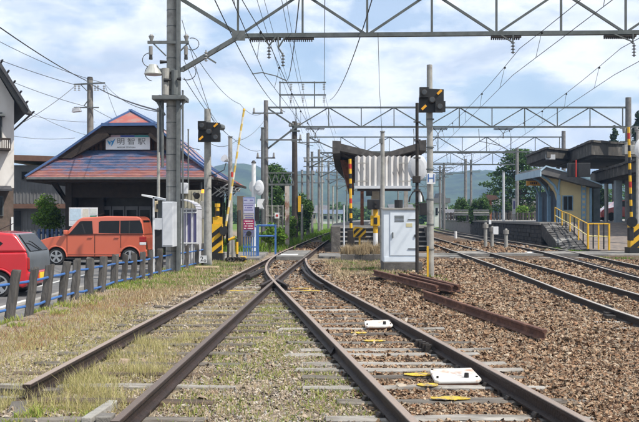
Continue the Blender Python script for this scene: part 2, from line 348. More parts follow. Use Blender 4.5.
D2 = [(8, 7.2), (12, 7.36), (19.2, 8.0), (25, 8.62), (30.8, 9.24), (35.5, 9.64), (51.3, 10.45), (85, 12.1), (110, 14.1), (140, 17)]
GRP = 'tracks of the station throat'
tA = thing('railway_track', 'disused grass-grown siding on the left ending at a concrete block, running into the crossing rails', 'railway track', (-1.7, 8, -.18))
tB = thing('railway_track', 'turnout track right of the centre with white boxes and yellow paint on its sleepers', 'railway track', (1.1, 8, -.18))
tC = thing('railway_track', 'track curving past the grey signal pole through bare brown ballast', 'railway track', (4.8, 12, -.18))
tD = thing('railway_track', 'track farthest right running along the foot of the dark platform wall', 'railway track', (8, 25, -.18))
rail(L1, -.001, tA, rail_m); rail(L2, -.004, tA, rail_m); rail(R1, 0, tB, rail_m); rail(R2, 0, tB, rail_m)
rail(C1, 0, tC, rail_right); rail(C2, 0, tC, rail_right); rail(D1, 0, tD, rail_right); rail(D2, 0, tD, rail_right)
rail([(17.6, .06), (19.5, -.17), (22, -.37), (24.2, -.47)], -.01, tB, rail_right, 'check_rail')
rail([(16.5, -1.81), (18, -1.80), (21, -1.72)], -.01, tA, rail_m, 'check_rail')
rail([(20.2, 7.12), (25, 7.64), (29, 8.07)], -.006, tD, rail_m, 'check_rail')
# frog: wing rails, spacer block and bolts
fb = MB()
fb.bb(-1.10, -.77, 17.8, 19.3, -.15, -.05)
fb.build('frog_casting', dark_iron, tB)
rail([(17.4, -.62), (18.3, -.80), (19.2, -.93), (20.4, -.97)], -.006, tB, rail_m, 'wing_rail')
rail([(17.4, -1.13), (18.3, -1.06), (18.9, -1.0)], -.006, tA, rail_m, 'wing_rail')
for pts in ([P(248, 277, 20.2), P(258, 272.5, 21.6), P(262, 270, 22.6)],): MB().tube(pts, .06, 6).build('point_rod', dark_iron, tA)
# sleepers
def sleeper_mesh(seed, m):
    rnd = random.Random(seed); b = MB(); rings = []
    for i in range(7):
        x = -1+i/3; hy = .082+rnd.uniform(-.012, .012); zt = rnd.uniform(-.010, .004); o = rnd.uniform(-.006, .006)
        if i in (0, 6): hy *= rnd.uniform(.8, 1)
        rings.append([(x, -hy+o, -.12), (x+rnd.uniform(-.02, .02), -hy+o, zt-.012), (x, -hy+.02+o, zt), (x, hy-.02+o, zt-rnd.uniform(0, .006)), (x, hy+o, zt-.014), (x, hy+o, -.12)])
    return b.loft(rings).mesh('sleeper', m)
SLM = [sleeper_mesh(i, (sleeper_m, sleeper_m2, sleeper_m, sleeper_m3, sleeper_m)[i % 5]) for i in range(10)]
clipm = MB(); hp = [(.11, -.14), (.11, -.114), (.095, -.094), (.075, -.094), (.068, -.108), (.057, -.108), (.057, -.124)]
clipm.prism([(x_, -.03, z_) for x_, z_ in hp]+[(-x_, -.03, z_) for x_, z_ in reversed(hp)], (0, .06, 0))
clip_me = clipm.mesh('rail_clip', dark_iron)
SLOTS = []
def sleeper(parent, x0, x1, y, tilt=0, mi=None, z=None):
    z = (-.122 if parent.name != tC.name and parent.name != tD.name else -.104)+random.uniform(-.008, .002) if z is None else z
    L_ = (x1-x0)/2; me = SLM[random.randrange(10) if mi is None else mi]
    piece(me, 'sleeper', parent, ((x0+x1)/2+random.uniform(-.06, .06), y, z), (0, random.uniform(-.004, .004), tilt+random.uniform(-.02, .02)), (L_, random.uniform(.85, 1.15), 1))
    SLOTS.append((x0, x1, y))
def clips(parent, path, y, ang=0):
    piece(clip_me, 'rail_clip', parent, (interp(path, y), y, 0), (0, 0, ang))
y = 6.4
while y < 13.9:                                    # siding, separate sleepers
    c = (interp(L1, y)+interp(L2, y))/2; sleeper(tA, c-1.02, c+1.0, y, -.02); 
    y += random.uniform(.56, .68)
for y in (5.45, 5.95, 6.44, 7.03, 7.59, 8.09, 8.44, 8.84, 9.43, 9.75, 10.3, 11.0, 11.55, 12.1, 12.75, 13.3, 13.85):
    c = (interp(R1, y)+interp(R2, y))/2; sleeper(tB, c-1.0+random.uniform(-.1, .1), c+1.1+random.uniform(-.15, .15), y, .02, random.choice((0, 1, 1, 2, 6, 6, 4, 1)))
    clips(tB, R1, y, .12); clips(tB, R2, y, .12)
y = 14.4
while y < 33:
    if not 29.6 < y < 35.3:
        c0 = interp(L1, y)-.5; c1 = max(interp(R2, y) if y < 28 else -9, interp(L2, y))+.55
        sleeper(tB, c0, c1, y, 0)
        if y < 24: clips(tB, R2, y, .1); clips(tA, L1, y, -.03)
    y += random.uniform(.52, .62)
y = 35.8
while y < 75: c = (interp(L1, y)+interp(L2, y))/2; sleeper(tA, c-1.05, c+1.05, y, -.05); y += .65
for pth, par, yy0, yy1 in (((C1, C2), tC, 9.5, 75), ((D1, D2), tD, 16, 70)):
    y = yy0
    while y < yy1:
        if not 31.6 < y < 35.4:
            c = (interp(pth[0], y)+interp(pth[1], y))/2; sl_ = (interp(pth[0], y+.5)-interp(pth[0], y-.5)); sleeper(par, c-1.05, c+1.05, y, -sl_)
            if y < 24: clips(par, pth[0], y, -sl_); clips(par, pth[1], y, -sl_)
        y += .64
# crossing panels between rails
for yy in np.arange(30.0, 35.0, .9):
    c0 = interp(L1, yy+.4)+.09; c1 = interp(L2, yy+.4)-.09
    MB().bb(c0, c1, yy, yy+.86, -.14, -.012).build('crossing_panel', asphalt2, tA)
MB().bb(-1.35, -.75, 31, 31.8, -.011, -.004).build('crossing_plate', white, tA)
for pth, par in (((C1, C2), tC), ((D1, D2), tD)):
    for yy in (32.3, 33.15, 34.0):
        c0 = interp(pth[0], yy+.4)+.09; c1 = interp(pth[1], yy+.4)-.09
        MB().bb(c0, c1, yy, yy+.8, -.14, -.015).build('crossing_panel', asphalt2, par)
# yellow paint on sleepers (thin worn sheets lying on the timber)
for px0, px1, py in ((404, 432, 375), (417, 438, 385.5), (431, 470, 397.8), (351, 367, 333), (362, 386, 340.5), (291, 312, 288), (300, 320, 290.6), (225, 245, 292)):
    Yp = (EYE+.12)*F/(py+23 - HZ) if 0 else (EYE+.12)*F/(py-HZ)
    near = min((s for s in SLOTS if s[0] < PX(px0, Yp)+.4 and s[1] > PX(px1, Yp)-.4), key=lambda s: abs(s[2]-Yp), default=None)
    if near is None: continue
    yy = near[2]; x0 = PX(px0, yy); x1 = PX(px1, yy); b = MB(); pts = []
    k = 9
    for i in range(k+1): pts.append((x0+(x1-x0)*i/k, yy-.075*math.sin(math.pi*(.12+.76*i/k))+random.uniform(-.012, .012), -.1145))
    for i in range(k, -1, -1): pts.append((x0+(x1-x0)*i/k, yy+.07*math.sin(math.pi*(.12+.76*i/k))+random.uniform(-.015, .012), -.1145))
    b.prism(pts, (0, 0, .0045)).build('paint_mark', paint_yellow, tB)
# white covers beside the right rail
for px0, px1, py, w, dd in ((434, 481, 386, .40, .42), (365, 393, 330, .33, .40)):
    Yb = (EYE+.14)*F/(py-HZ); xc = PX((px0+px1)/2, Yb); wd = (px1-px0)*Yb/F
    t_ = thing('track_equipment_box', 'low white metal box beside the turnout rail, '+('nearer and larger of the two' if py > 350 else 'farther and smaller of the two'), 'equipment box', (xc, Yb, -.14), 'white boxes beside the turnout rail')
    MB().prism([(xc-wd/2, Yb-.02, -.112), (xc-wd/2+.03, Yb-.06, -.112), (xc+wd/2-.03, Yb-.07, -.106), (xc+wd/2, Yb-.02, -.10), (xc+wd/2-.01, Yb+dd, -.085), (xc-wd/2+.01, Yb+dd, -.10)], (0, 0, .034)).build('lid', mat('white_lid', (.74, .73, .70), (.62, .60, .56), 5, .6, .1, c3=(.42, .27, .19), c3scale=7, c3pos=(.50, .66)), t_, bevel=.012)
    MB().bb(xc-wd/2+.08, xc+wd/2-.06, Yb+.0, Yb+dd-.06, -.16, -.105).build('base', mat('shade_metal', (.32, .32, .31), (.24, .24, .23), 6, .7), t_)
    MB().cyl((xc+wd*.2, Yb+.02, -.072), (xc+wd*.2, Yb+.02, -.03), .022, .018, 8).build('knob', black, t_)
    for u, v in ((-.42, .04), (.42, .05), (-.42, .9), (.42, .9)): MB().cyl((xc+wd*u, Yb+dd*v, -.080), (xc+wd*u, Yb+dd*v, -.056), .011, None, 6).build('bolt', dark_iron, t_)
    MB().bar((xc-wd/2+.02, Yb-.045, -.117), (xc+wd/2-.03, Yb-.045, -.113), .012, .016).build('lid_seam', rust, t_)
    MB().tube([(xc+wd/2-.1, Yb+.1, -.10), (xc+wd/2+.08, Yb+.0, -.12), (xc+wd/2+.2, Yb-.12, -.14)], .012).build('cable', dark_iron, t_)
# switch hardware beside the rail near the far box
for k in range(4): MB().box(P(419+k*3.2, 343+k*1.6, 9.7-k*.05), (.07, .10, .07)).build('switch_fitting', dark_iron, tB)
for k in range(4): MB().box(P(492+k*5, 383+k*5, 7.75-k*.2), (.06, .09, .06)).build('switch_fitting', dark_iron, tB)
for k in range(3): MB().tube([P(335+k*2, 342+k*3, 9.4)+Vector((0, 0, -.05)), P(331+k*2, 346+k*3, 9.2)+Vector((0, 0, -.09))], .018).build('switch_fitting', dark_iron, tB)

# ------------------------------------------------------------------ loose rails
def loose(name, label, p0, p1, grp='loose rusty rails lying on the ballast', n=5, sag=0):
    pts = [Vector(p0).lerp(Vector(p1), i/(n-1)) for i in range(n)]
    return MB().loft(rail_rings([tuple(p) for p in pts])).build(name, rail_old, None, label=label, category='rail', group=grp)
za = .04
loose('loose_rail', 'nearest loose rusty rail, lying on the ballast with its cut end pointing right', (PX(424, 15.8), 15.8, za-.03), (PX(545, 10.3), 10.3, za-.03))
loose('loose_rail', 'rusty rail in front of the white cabinet, leftmost of the stacked loose rails', (PX(374, 21.0), 21.0, .07), (PX(437, 16.2), 16.2, .07))
loose('loose_rail', 'middle of the three rusty rails stacked below the grey signal pole', (PX(399, 19.6), 19.6, .085), (PX(452, 16.0), 16.0, .085))
loose('loose_rail', 'outer of the three rusty rails stacked below the grey signal pole', (PX(410, 19.6), 19.6, .085), (PX(459, 16.1), 16.1, .085))
for px0, px1, Yb, z in ((424, 464, 16.7, -.06), (370, 392, 20.4, -.06)):
    MB().bb(PX(px0, Yb), PX(px1, Yb), Yb-.09, Yb+.09, -.19, z-.01).build('timber_block', wood_dark, None, label='dark old timber block under the rusty loose rails, '+('right one' if px0 > 400 else 'left one'), category='timber block')
# concrete trough pieces at the siding's end
b = MB(); b.bar(P(86, 421, 6.25)+Vector((0, 0, -.03)), P(113, 403, 6.85)+Vector((0, 0, -.03)), .075, .11)
b.build('concrete_kerb_block', mat('pale_concrete', (.34, .33, .30), (.24, .23, .21), 6, .95, .5), None, bevel=.01, label='pale concrete beam lying at the end of the left siding rail', category='concrete block')
MB().bb(PX(98, 6.3), PX(114, 6.3), 6.22, 6.36, -.19, -.08).build('concrete_stop', mat('pale_concrete2', (.2, .19, .17), (.13, .12, .11), 6, .95, .5), None, bevel=.01, label='dark concrete stub set against the end of the left siding rail', category='concrete block')
MB().box(P(76, 407, 6.95)+Vector((0, 0, -.03)), (.42, .08, .05), rz=-.05).build('trackside_plank', sleeper_m2, None, label='grey weathered plank lying in the grass at the bottom left', category='plank')
MB().box(P(18, 391, 7.4)+Vector((0, 0, -.02)), (.75, .14, .1), rz=-.25).build('trackside_plank', sleeper_m, None, label='dark timber end at the bottom left corner beside broken slabs', category='plank')
# ------------------------------------------------------------------ catenary gantries
def beam_parts(par, A, B, depth, panel, chord=.10, brace=.06, first_up=True, name='beam', off=0):
    """A,B: bottom chord ends; returns nothing. A trussed beam with zigzag and posts"""
    A = Vector(A); B = Vector(B); up = Vector((0, 0, depth)); n = max(2, round((B-A).length/panel)); b = MB()
    b.bar(A, B, chord, chord*.9); b.bar(A+up, B+up, chord, chord*.9)
    bm = b.build(name, truss_steel, par)
    for i in range(n+1):
        p = A.lerp(B, i/n)
        MB().bar(p+Vector((0, .0, .03)), p+up-Vector((0, 0, .03)), brace*.9).build('brace', truss_steel, bm)
        if i < n:
            q = A.lerp(B, (i+1)/n); a, c = (p+up, q) if (i+off) % 2 == 0 else (p, q+up)
            MB().bar(a+Vector((0, brace*.7, 0)), c+Vector((0, brace*.7, 0)), brace).build('brace', truss_steel, bm)
            
    return bm
def insulator(b, p, l=.35, r=.055, n=4):
    p = Vector(p); b.cyl(p, p-Vector((0, 0, l)), .015, .015, 6)
    for k in range(n): z = l*(.15+.7*k/(n-1)); b.cyl(p-Vector((0, 0, z)), p-Vector((0, 0, z+.03)), r*.5, r, 8)
def mast(par, x, y, z0, z1, r0, r1, m=None, name='mast', n=12):
    return MB().cyl((x, y, z0), (x, y, z1), r0, r1, n).build(name, m or pole_concrete, par, smooth=False)
trackx = [lambda y: (interp(L1, y)+interp(L2, y))/2, lambda y: (interp(C1, y)+interp(C2, y))/2, lambda y: (interp(D1, min(y, 140))+interp(D2, min(y, 140)))/2]
# gantry 1, the nearest -----------------------------------------------------
GY = [23.6, 47.5, 66.0, 82.0, 98.0, 118.0, 140.0]
g1 = thing('catenary_gantry', 'nearest catenary gantry, its thick banded pole on the left carrying a lamp and cables', 'catenary gantry', (-3.95, 23.6, -.3), 'catenary gantries across the tracks')
X1 = PX(172, 23.6)
m1 = mast(g1, X1, 23.6, -.35, 9.4, .165, .125, n=20)
m1.data.shade_smooth() if 0 else None
for zz_ in np.arange(.4, 8.8, .42):
    MB().cyl((X1, 23.6, zz_), (X1, 23.6, zz_+.022), .170-.0042*zz_, None, 16).build('band', steel_grey, m1)
XC = PX(178.2, 23.4)
MB().bb(XC-.045, XC+.055, 23.34, 23.5, -.35, 9.0).build('cable_duct', steel_grey, g1, bevel=.01)
MB().bb(XC+.09, XC+.13, 23.4, 23.5, .2, 4.6).build('conduit', steel_grey, g1)
b = MB(); b.cyl((X1-.24, 23.55, 2.6), (X1-.24, 23.55, 4.45), .04); b.cyl((X1-.32, 23.6, 3.0), (X1-.32, 23.6, 4.5), .03); b.build('conduit', steel_grey, g1)
pz = PZ(99, 23.6)
MB().bb(PX(154.5, 23.6), PX(187, 23.6), 23.2, 23.95, pz-.06, pz+.05).build('platform_bracket', steel_grey, g1, bevel=.01)
for s in (-1, 1): MB().bar((X1+s*.38, 23.4, pz-.05), (X1+s*.15, 23.4, pz-.45), .05).build('platform_strut', steel_grey, g1)
MB().cyl((X1-.12, 23.3, pz+.06), (X1-.12, 23.3, pz+.75), .10, .10, 12).build('transformer', pole_concrete, g1)
MB().cyl((X1+.12, 23.3, pz+.06), (X1+.12, 23.3, pz+.70), .09, .09, 12).build('transformer', steel_grey, g1)
cz = PZ(44, 23.6)
MB().bar((PX(148.5, 23.5), 23.38, cz), (PX(189.5, 23.5), 23.38, cz), .06, .07).build('crossarm', steel_grey, g1)
b = MB(); b.bar((X1-.45, 23.38, cz-.03), (X1-.12, 23.38, cz-.35), .035); b.bar((X1+.45, 23.38, cz-.03), (X1+.12, 23.38, cz-.35), .035); b.build('crossarm_strut', steel_grey, g1)
for px in (151.5, 186.5):
    b = MB(); x = PX(px, 23.4); b.cyl((x, 23.38, cz+.03), (x, 23.38, cz+.16), .03, .075, 10); b.cyl((x, 23.38, cz+.16), (x, 23.38, cz+.2), .06, .04, 10); b.build('insulator', insul, g1)
    b = MB(); b.cyl((x, 23.3, cz-.12), (x, 23.3, cz-.34), .05, .05, 10); b.build('cutout_fuse', insul, g1); MB().cyl((x, 23.3, cz-.34), (x, 23.3, cz-.46), .04, .05, 8).build('fuse_cap', black, g1)
lz = PZ(73, 23.6)
MB().bar((PX(150, 23.4), 23.4, lz+.04), (PX(184, 23.4), 23.4, lz+.04), .06, .08).build('lamp_arm', steel_grey, g1)
b = MB(); x = PX(154, 23.4); b.cyl((x, 23.3, lz-.08), (x, 23.3, lz+.16), .24, .11, 16); b.build('lamp_shade', mat('lamp_shell', (.42, .43, .40), (.34, .35, .33), 5, .4), g1)
MB().cyl((x, 23.3, lz-.1), (x, 23.3, lz-.075), .22, .235, 16).build('lamp_glass', mat('lamp_glass', (.5, .5, .46), (.6, .6, .56), 4, .2), g1)
for px, py in ((160, 62), (164, 80), (181, 79)):
    MB().cyl(P(px, py, 23.2), P(px+7 if px < 170 else px-4, py, 23.2), .05, .03, 8).build('terminal', black, g1)
# looped jumper cables
def loop_pts(c, rx, rz_, a0, a1, y): return [(c[0]+math.cos(R(a0+(a1-a0)*i/14))*rx, y, c[1]+math.sin(R(a0+(a1-a0)*i/14))*rz_) for i in range(15)]
b = MB()
for px, py, rx, ry, a0, a1 in ((150, 60, 7.5, 7, 90, 300), (153, 73, 8, 8, 60, 260), (192, 44, 7, 6, -160, 110), (187, 72, 9, 8, -120, 60)):
    c = P(px, py, 23.3); b.tube(loop_pts((c.x, c.z), rx*23.3/F, ry*23.3/F, a0, a1, 23.3), .010, 4)
b.build('jumper_cable', wire_m, g1)
zb = PZ(33.5, 23.5)
A = P(238, 36, 23.6); B = Vector((16.5, 23.6, A.z+.16)); TOPZ = 1.12
bm1 = beam_parts(g1, A, B, TOPZ, 1.74, .12, .06, off=1)
# the slanting end pieces that tie the beam to the pole
MB().bar(P(181, -1, 23.6), A+Vector((0, 0, .05)), .09, .09).build('end_brace', truss_steel, g1)
MB().bar((X1, 23.6, A.z+TOPZ), A+Vector((0, 0, TOPZ)), .10, .10).build('end_chord', truss_steel, g1)
MB().bar(P(182, 70, 23.6), A+Vector((0, 0, -.03)), .13, .11).build('knee_brace', steel_grey, g1)
MB().box(A+Vector((.02, -.05, 0)), (.34, .03, .26)).build('gusset_plate', steel_grey, g1)
def toothed(x0, x1, y, z, par):
    b = MB(); b.bb(x0, x1, y-.05, y+.05, z-.02, z+.02); n_ = int((x1-x0)/.055)
    for k in range(n_): b.bb(x0+k*.055, x0+k*.055+.028, y-.04, y+.04, z-.07, z-.02)
    b.build('clamp_strip', dark_iron, par)
for px0, px1 in ((250, 281), (284, 314), (491, 521), (604, 636)):
    zc = A.z+(PX((px0+px1)/2, 23.6)-A.x)/(B.x-A.x)*.16-.09; toothed(PX(px0, 23.6), PX(px1, 23.6), 23.6, zc, g1)
for pts, ins in (([(263, 37), (269, 45)], (269, 45)), ([(276, 37), (269.5, 45)], None), ([(278, 37), (278.5, 48), (283, 55)], (283, 53)), ([(285, 37), (279, 47)], None),
                 ([(501, 35), (512, 42)], (513, 40)), ([(513, 35), (513, 42)], None), ([(614, 34), (631, 41), (633, 44)], (634, 43)), ([(633, 34), (633, 43)], None)):
    MB().tube([P(x, y_, 23.5) for x, y_ in pts], .022, 5).build('hanger', steel_grey, g1)
    if ins: b = MB(); insulator(b, P(ins[0], ins[1], 23.5), .36, .06); b.build('insulator', mat('dark_porcelain', (.06, .06, .06), (.1, .1, .1), 5, .3), g1)
b = MB(); b.bar(P(203, 55, 23.2), P(216, 63, 23.2), .04); b.build('stub_arm', steel_grey, g1)
b = MB(); insulator(b, P(206, 50, 23.2), .0001+.3, .05); b.build('insulator', insul, g1)
mat('far_mast', (.21, .205, .20), (.13, .125, .12), 5, .9, .2)
# gantries 2-6 ---------------------------------------------------------------
LP = [None, (266, 'grey pole'), (308, ''), (319, ''), (328.5, ''), (337, ''), (347, '')]
RPX = [None, 16.3, 17.9, 18.0, 15.9, 16.2, 18.8]
LBL = [None, 'second catenary gantry from the camera, with a rack of insulators above its left end',
       'third catenary gantry, its far pole standing above the platform roof beside the dark slab', 'fourth catenary gantry, its right pole rising in front of the big tree',
       'fifth catenary gantry, its right pole standing beside the rounded bushes', 'sixth catenary gantry far down the line', 'farthest catenary gantry down the line']
for i in range(1, 7):
    Y = GY[i]; xl = PX(LP[i][0], Y); xr = RPX[i]; zb_ = 6.08; dz = 1.08 if i > 1 else 1.0
    if i == 1: zb_ = PZ(127, Y); dz = PZ(107.5, Y)-zb_
    g = thing('catenary_gantry', LBL[i], 'catenary gantry', (xl, Y, -.18), 'catenary gantries across the tracks')
    mast(g, xl, Y, -.2, 7.45, .135, .115, MATS['far_mast'], n=12); mast(g, xr, Y, -.2, 7.6, .19, .15, MATS['far_mast'], n=12)
    zz2 = zb_+dz
    knee = 2.4 if i > 1 else PX(296, Y)-xl
    beam_parts(g, (xl+knee, Y, zb_), (xr-.3, Y, zb_), dz, 1.73 if i < 3 else 1.9, .10, .055, off=i % 2)
    MB().bar((xl, Y, zz2), (xl+knee, Y, zz2), .10, .09).build('end_chord', truss_steel, g)
    MB().bar((xl+.1, Y, zz2-.05), (xl+knee, Y, zb_), .08).build('end_brace', truss_steel, g)
    MB().bar((xl, Y, PZ(150, Y) if i == 1 else zb_-1.2), (xl+knee, Y, zb_), .09).build('knee_brace', truss_steel, g)
    MB().bar((xr, Y, zz2), (xr-.3, Y, zz2), .10, .09).build('end_chord', truss_steel, g); MB().bar((xr, Y, zb_), (xr-.3, Y, zb_), .10, .09).build('end_chord', truss_steel, g)
    for zc_, w1, w2 in ((6.75, .7, .9), (5.35, .3, 1.9), (4.4, .5, .5))[:3 if i < 4 else 2]:
        MB().bar((xl-w1, Y-.2, zc_), (xl+w2, Y-.2, zc_), .07).build('crossarm', steel_grey, g)
        for u in (-w1+.08, w2-.08): b = MB(); b.cyl((xl+u, Y-.2, zc_+.04), (xl+u, Y-.2, zc_+.28), .07, .04, 7); b.build('insulator', insul, g)
    for fn in trackx:
        xt = fn(Y); MB().tube([(xt-.25, Y, zb_-.05), (xt, Y, zb_-.35), (xt+.2, Y, zb_-.05)], .02).build('hanger', steel_grey, g)
        b = MB(); insulator(b, (xt, Y, zb_-.3), .3, .06); b.build('insulator', MATS['dark_porcelain'], g)
        toothed(xt-.5, xt+.5, Y, zb_-.09, g) if i < 3 else None
    # horizontal steady arm for the contact wire
    for k, fn in enumerate(trackx):
        xt = fn(Y); MB().tube([(xt-1.3, Y, zb_-.1), (xt-1.25, Y, 5.3), (xt-.1, Y, 5.05)], .02).build('steady_arm', steel_grey, g)
    if i == 1:
        # rack above the beam with three posts and two arms of insulators
        for px in (280, 314.5, 325):
            MB().bar((PX(px, Y), Y, zz2), (PX(px, Y), Y, PZ(81.5, Y)), .06).build('rack_post', truss_steel, g) if px != 325 else None
        for py in (82.5, 95): MB().bar(P(279, py, Y), P(326, py, Y), .07).build('rack_arm', truss_steel, g)
        for px in (291, 303, 324):
            for py in (83, 95.5): b = MB(); insulator(b, P(px, py, Y), .38, .08); b.build('insulator', insul, g)
        MB().tube([P(252, 74, Y-.3), P(262, 72.5, Y-.2), P(276, 76, Y-.1), P(287, 81, Y)], .03).build('feeder_arm', steel_grey, g)
# right pole of gantry 2 carries equipment boxes
t_ = thing('pole_switchgear', 'cluster of insulators and switch boxes on the far pole right of the striped barrier arm', 'switchgear', P(629, 145, 46.9))
MB().bar(P(620, 128, 46.9), P(639, 127, 46.9), .09).build('crossarm', steel_grey, t_); MB().bar(P(620, 142, 46.9), P(636, 142, 46.9), .09).build('crossarm', steel_grey, t_)
for px, py in ((624, 128), (636, 127), (626, 142), (633, 142), (629, 136)): b = MB(); b.cyl(P(px, py, 46.8), P(px, py+5, 46.8), .10, .07, 8); b.build('insulator', insul, t_)
MB().box(P(629, 150, 46.8), (.6, .4, .5)).build('switch_box', pole_concrete, t_, bevel=.02)

# ------------------------------------------------------------------ wires
GYY = [-2.0]+GY
def span(b, a, c, sag, r, n=10):
    a = Vector(a); c = Vector(c); pts = [a.lerp(c, i/n)-Vector((0, 0, 4*sag*(i/n)*(1-i/n))) for i in range(n+1)]; b.tube(pts, r, 4); return pts
for k, fn in enumerate(trackx):
    nm = ('over the left and middle track', 'over the track right of the signal pole', 'over the track beside the platform')[k]
    t_ = thing('catenary_wires', 'messenger and contact wires with droppers hanging '+nm, 'overhead wires', (fn(23.6), 23.6, 5.0), 'overhead line wires')
    mw = MB(); cw = MB()
    for j in range(len(GYY)-1):
        y0, y1 = GYY[j], GYY[j+1]; st = .18*(-1)**j
        p = span(mw, (fn(max(y0, 6)) if y0 > 0 else fn(6)-.6*(k == 0), y0, 5.72), (fn(y1), y1, 5.72), .22 if j < 3 else .15, .010)
        q = span(cw, (fn(max(y0, 6))+st, y0, 5.02), (fn(y1)-st, y1, 5.02), .0, .009)
        if j < 5:
            for i_ in (1, 3, 5, 7, 9):
                MB().cyl(q[i_], p[i_], .006, .006, 4).build('dropper', wire_m, t_)
                if j < 2: MB().sphere(p[i_]-Vector((0, 0, .03)), .035, 6).build('wire_clip', black, t_)
    mw.build('messenger_wire', wire_m, t_); cw.build('contact_wire', wire_m, t_)
def wire(label, *pts, r=.011, sag=.3, grp='power and signal cables across the sky', n=12):
    b = MB()
    for a, c in zip(pts, pts[1:]): span(b, P(*a), P(*c), sag, r, n)
    b.build('overhead_cable', wire_m, None, label=label, category='cable', group=grp)
# lines reaching the street pole at the left and on to the banded pole
wire('thick dark cable falling from the top left edge past the street pole', (-60, -16, 20), (85, 80, 44), (160, 111, 24.5), r=.022, sag=.15)
wire('cable just above the street pole crossing to the banded pole', (-60, 8, 30), (104, 83, 44), (162, 112, 24.5), r=.012, sag=.3)
wire('cable running level from the left edge to the street pole', (-40, 44, 40), (74, 84.5, 44), r=.014, sag=.1)
wire('cable falling from the left edge under the street pole crossarm', (-40, 58, 40), (92, 108, 44), (200, 150, 34), r=.012, sag=.2)
wire('cable climbing from the white house to the street pole crossarm', (20, 124, 40), (74, 87, 44), r=.014, sag=.1)
wire('faint cable low in the sky behind the street pole', (-20, 128, 55), (75, 138, 55), r=.012, sag=.3)
wire('faint cable between the white house and the street pole', (10, 98, 60), (90, 136, 60), (130, 160, 60), r=.012, sag=.3)
wire('faint second cable between the white house and the street pole', (-20, 100, 60), (95, 122, 60), r=.012, sag=.4)
wire('faint cable dropping from the street pole crossarm to the station roof', (105, 85, 44), (118, 120, 38), r=.010, sag=.05)
# lines fanning from the banded pole
wire('cable from the banded pole sloping down toward the grey second gantry pole', (186, 40, 23.4), (240, 104, 38), (264, 112, 47), r=.010, sag=.3)
wire('cable from the banded pole falling to the left signal', (182, 20, 23.4), (217, 132, 27), r=.008, sag=.1)
wire('cable falling from the banded pole behind the left signal', (184, 78, 23.4), (235, 140, 34), (262, 150, 47), r=.010, sag=.2)
wire('thin cable from the banded pole to the roof corner of the station', (184, 60, 23.4), (232, 138, 35), r=.008, sag=.3)
wire('cable from the station roof to the grey second gantry pole', (205, 140, 36), (236, 141, 38), (266, 118, 47), r=.010, sag=.25)
wire('drop wire from the nearest beam to the tall thin pole', (378, 33, 23.4), (379.5, 90, 27), (382, 132, 30), r=.007, sag=.0)
# feeders on the insulator rack, running overhead toward the camera and away
for i, (px, py) in enumerate(((291, 90), (303, 90), (324, 90), (291, 103), (303, 103), (324, 103))):
    x, y_, z = P(px, py, 47.5); b = MB()
    span(b, (x-.2, -2, z+.2), (x, 47.5, z), .55, .0075, 14); span(b, (x, 47.5, z), (PX((291, 303, 324)[i % 3]+12, 66), 66, z-.6), .2, .009, 8)
    b.build('overhead_cable', wire_m, None, label='%s feeder cable on the %s arm of the insulator rack above the second gantry' % (('left', 'middle', 'right')[i % 3], 'upper' if i < 3 else 'lower'), category='cable', group='feeder cables on the rack')
for px0, py0, px1, py1, px2 in ((300, -8, 287, 80, 0), (375, -10, 330, 100, 0), (210, -10, 285, 112, 0)):
    wire('slack cable crossing the sky, '+{300: 'steep one ending at the insulator rack', 375: 'the one curving down from the upper middle', 210: 'the one slanting right from the banded pole'}[px0], (px0, py0, 20), (px1, py1, 46), r=.014, sag=.5)

# ------------------------------------------------------------------ signals
def signal_head(par, px0, px1, py0, py1, Y, hood=None):
    x0, x1 = PX(px0, Y), PX(px1, Y); z1, z0 = PZ(py0, Y), PZ(py1, Y); w = x1-x0; h = z1-z0
    b = MB(); b.prism([(x0, Y-.05, z0), (x1-.03*w, Y-.05, z0), (x1, Y-.05, z0+.06*h), (x1, Y-.05, z1-.05*h), (x0+.08*w, Y-.05, z1), (x0+.02*w, Y-.05, z0+.6*h)], (0, .1, 0)); hd = b.build('signal_head', black, par)
    MB().bb(x0+.02*w, x0+.38*w, Y-.16, Y-.05, z0+.60*h, z1+.02*h).build('lamp_hood', black, hd)
    MB().bb(x1-.36*w, x1+.04*w, Y-.16, Y-.05, z0+.0*h, z0+.44*h).build('lamp_hood', black, hd)
    for u, v in ((.20, .80), (.51, .50), (.82, .22)):
        c = (x0+u*w, Y-.165, z0+v*h); rr = .105*w
        MB().cyl((c[0], Y-.05, c[2]), (c[0], Y-.175, c[2]), rr*1.35, rr*1.25, 16).build('lamp_ring', dark_iron, hd)
        MB().cyl((c[0], Y-.176, c[2]), (c[0], Y-.182, c[2]), rr, rr*.9, 16).build('lamp_lens', mat('dull_lens', (.06, .065, .07), (.04, .045, .05), 6, .25), hd)
    for u, v in ((.82, .83), (.18, .17)):
        c = Vector((x0+u*w, Y-.19 if v < .5 else Y-.08, z0+v*h)); d = Vector((.085*w, 0, .085*h)); MB().bar(c-d, c+d, .055, .02, up=(0, 1, 0)).build('lamp_bar', mat('amber_bar', (.75, .36, .02), (.65, .30, .02), 5, .5), hd)
    return hd
Ys = 21.0
s1 = thing('signal_post', 'tall grey signal pole with black light board and white H plate, right of white cabinet', 'railway signal', (PX(430, Ys), Ys, -.18), 'black light boards on poles')
MB().cyl((PX(430.5, Ys), Ys, -.2), (PX(429.5, Ys), Ys, PZ(65, Ys)), .085, .065, 14).build('pole', pole_concrete, s1)
signal_head(s1, 418.5, 443.5, 88.5, 112.5, Ys-.15)
MB().bb(PX(427, 20.8), PX(435.5, 20.8), 20.84, 20.87, PZ(184, 20.8), PZ(173, 20.8)).build('letter_plate', white, s1)
text('H', (PX(431.2, 20.83), 20.835, PZ(178.5, 20.8)), .27, blue_paint, s1)
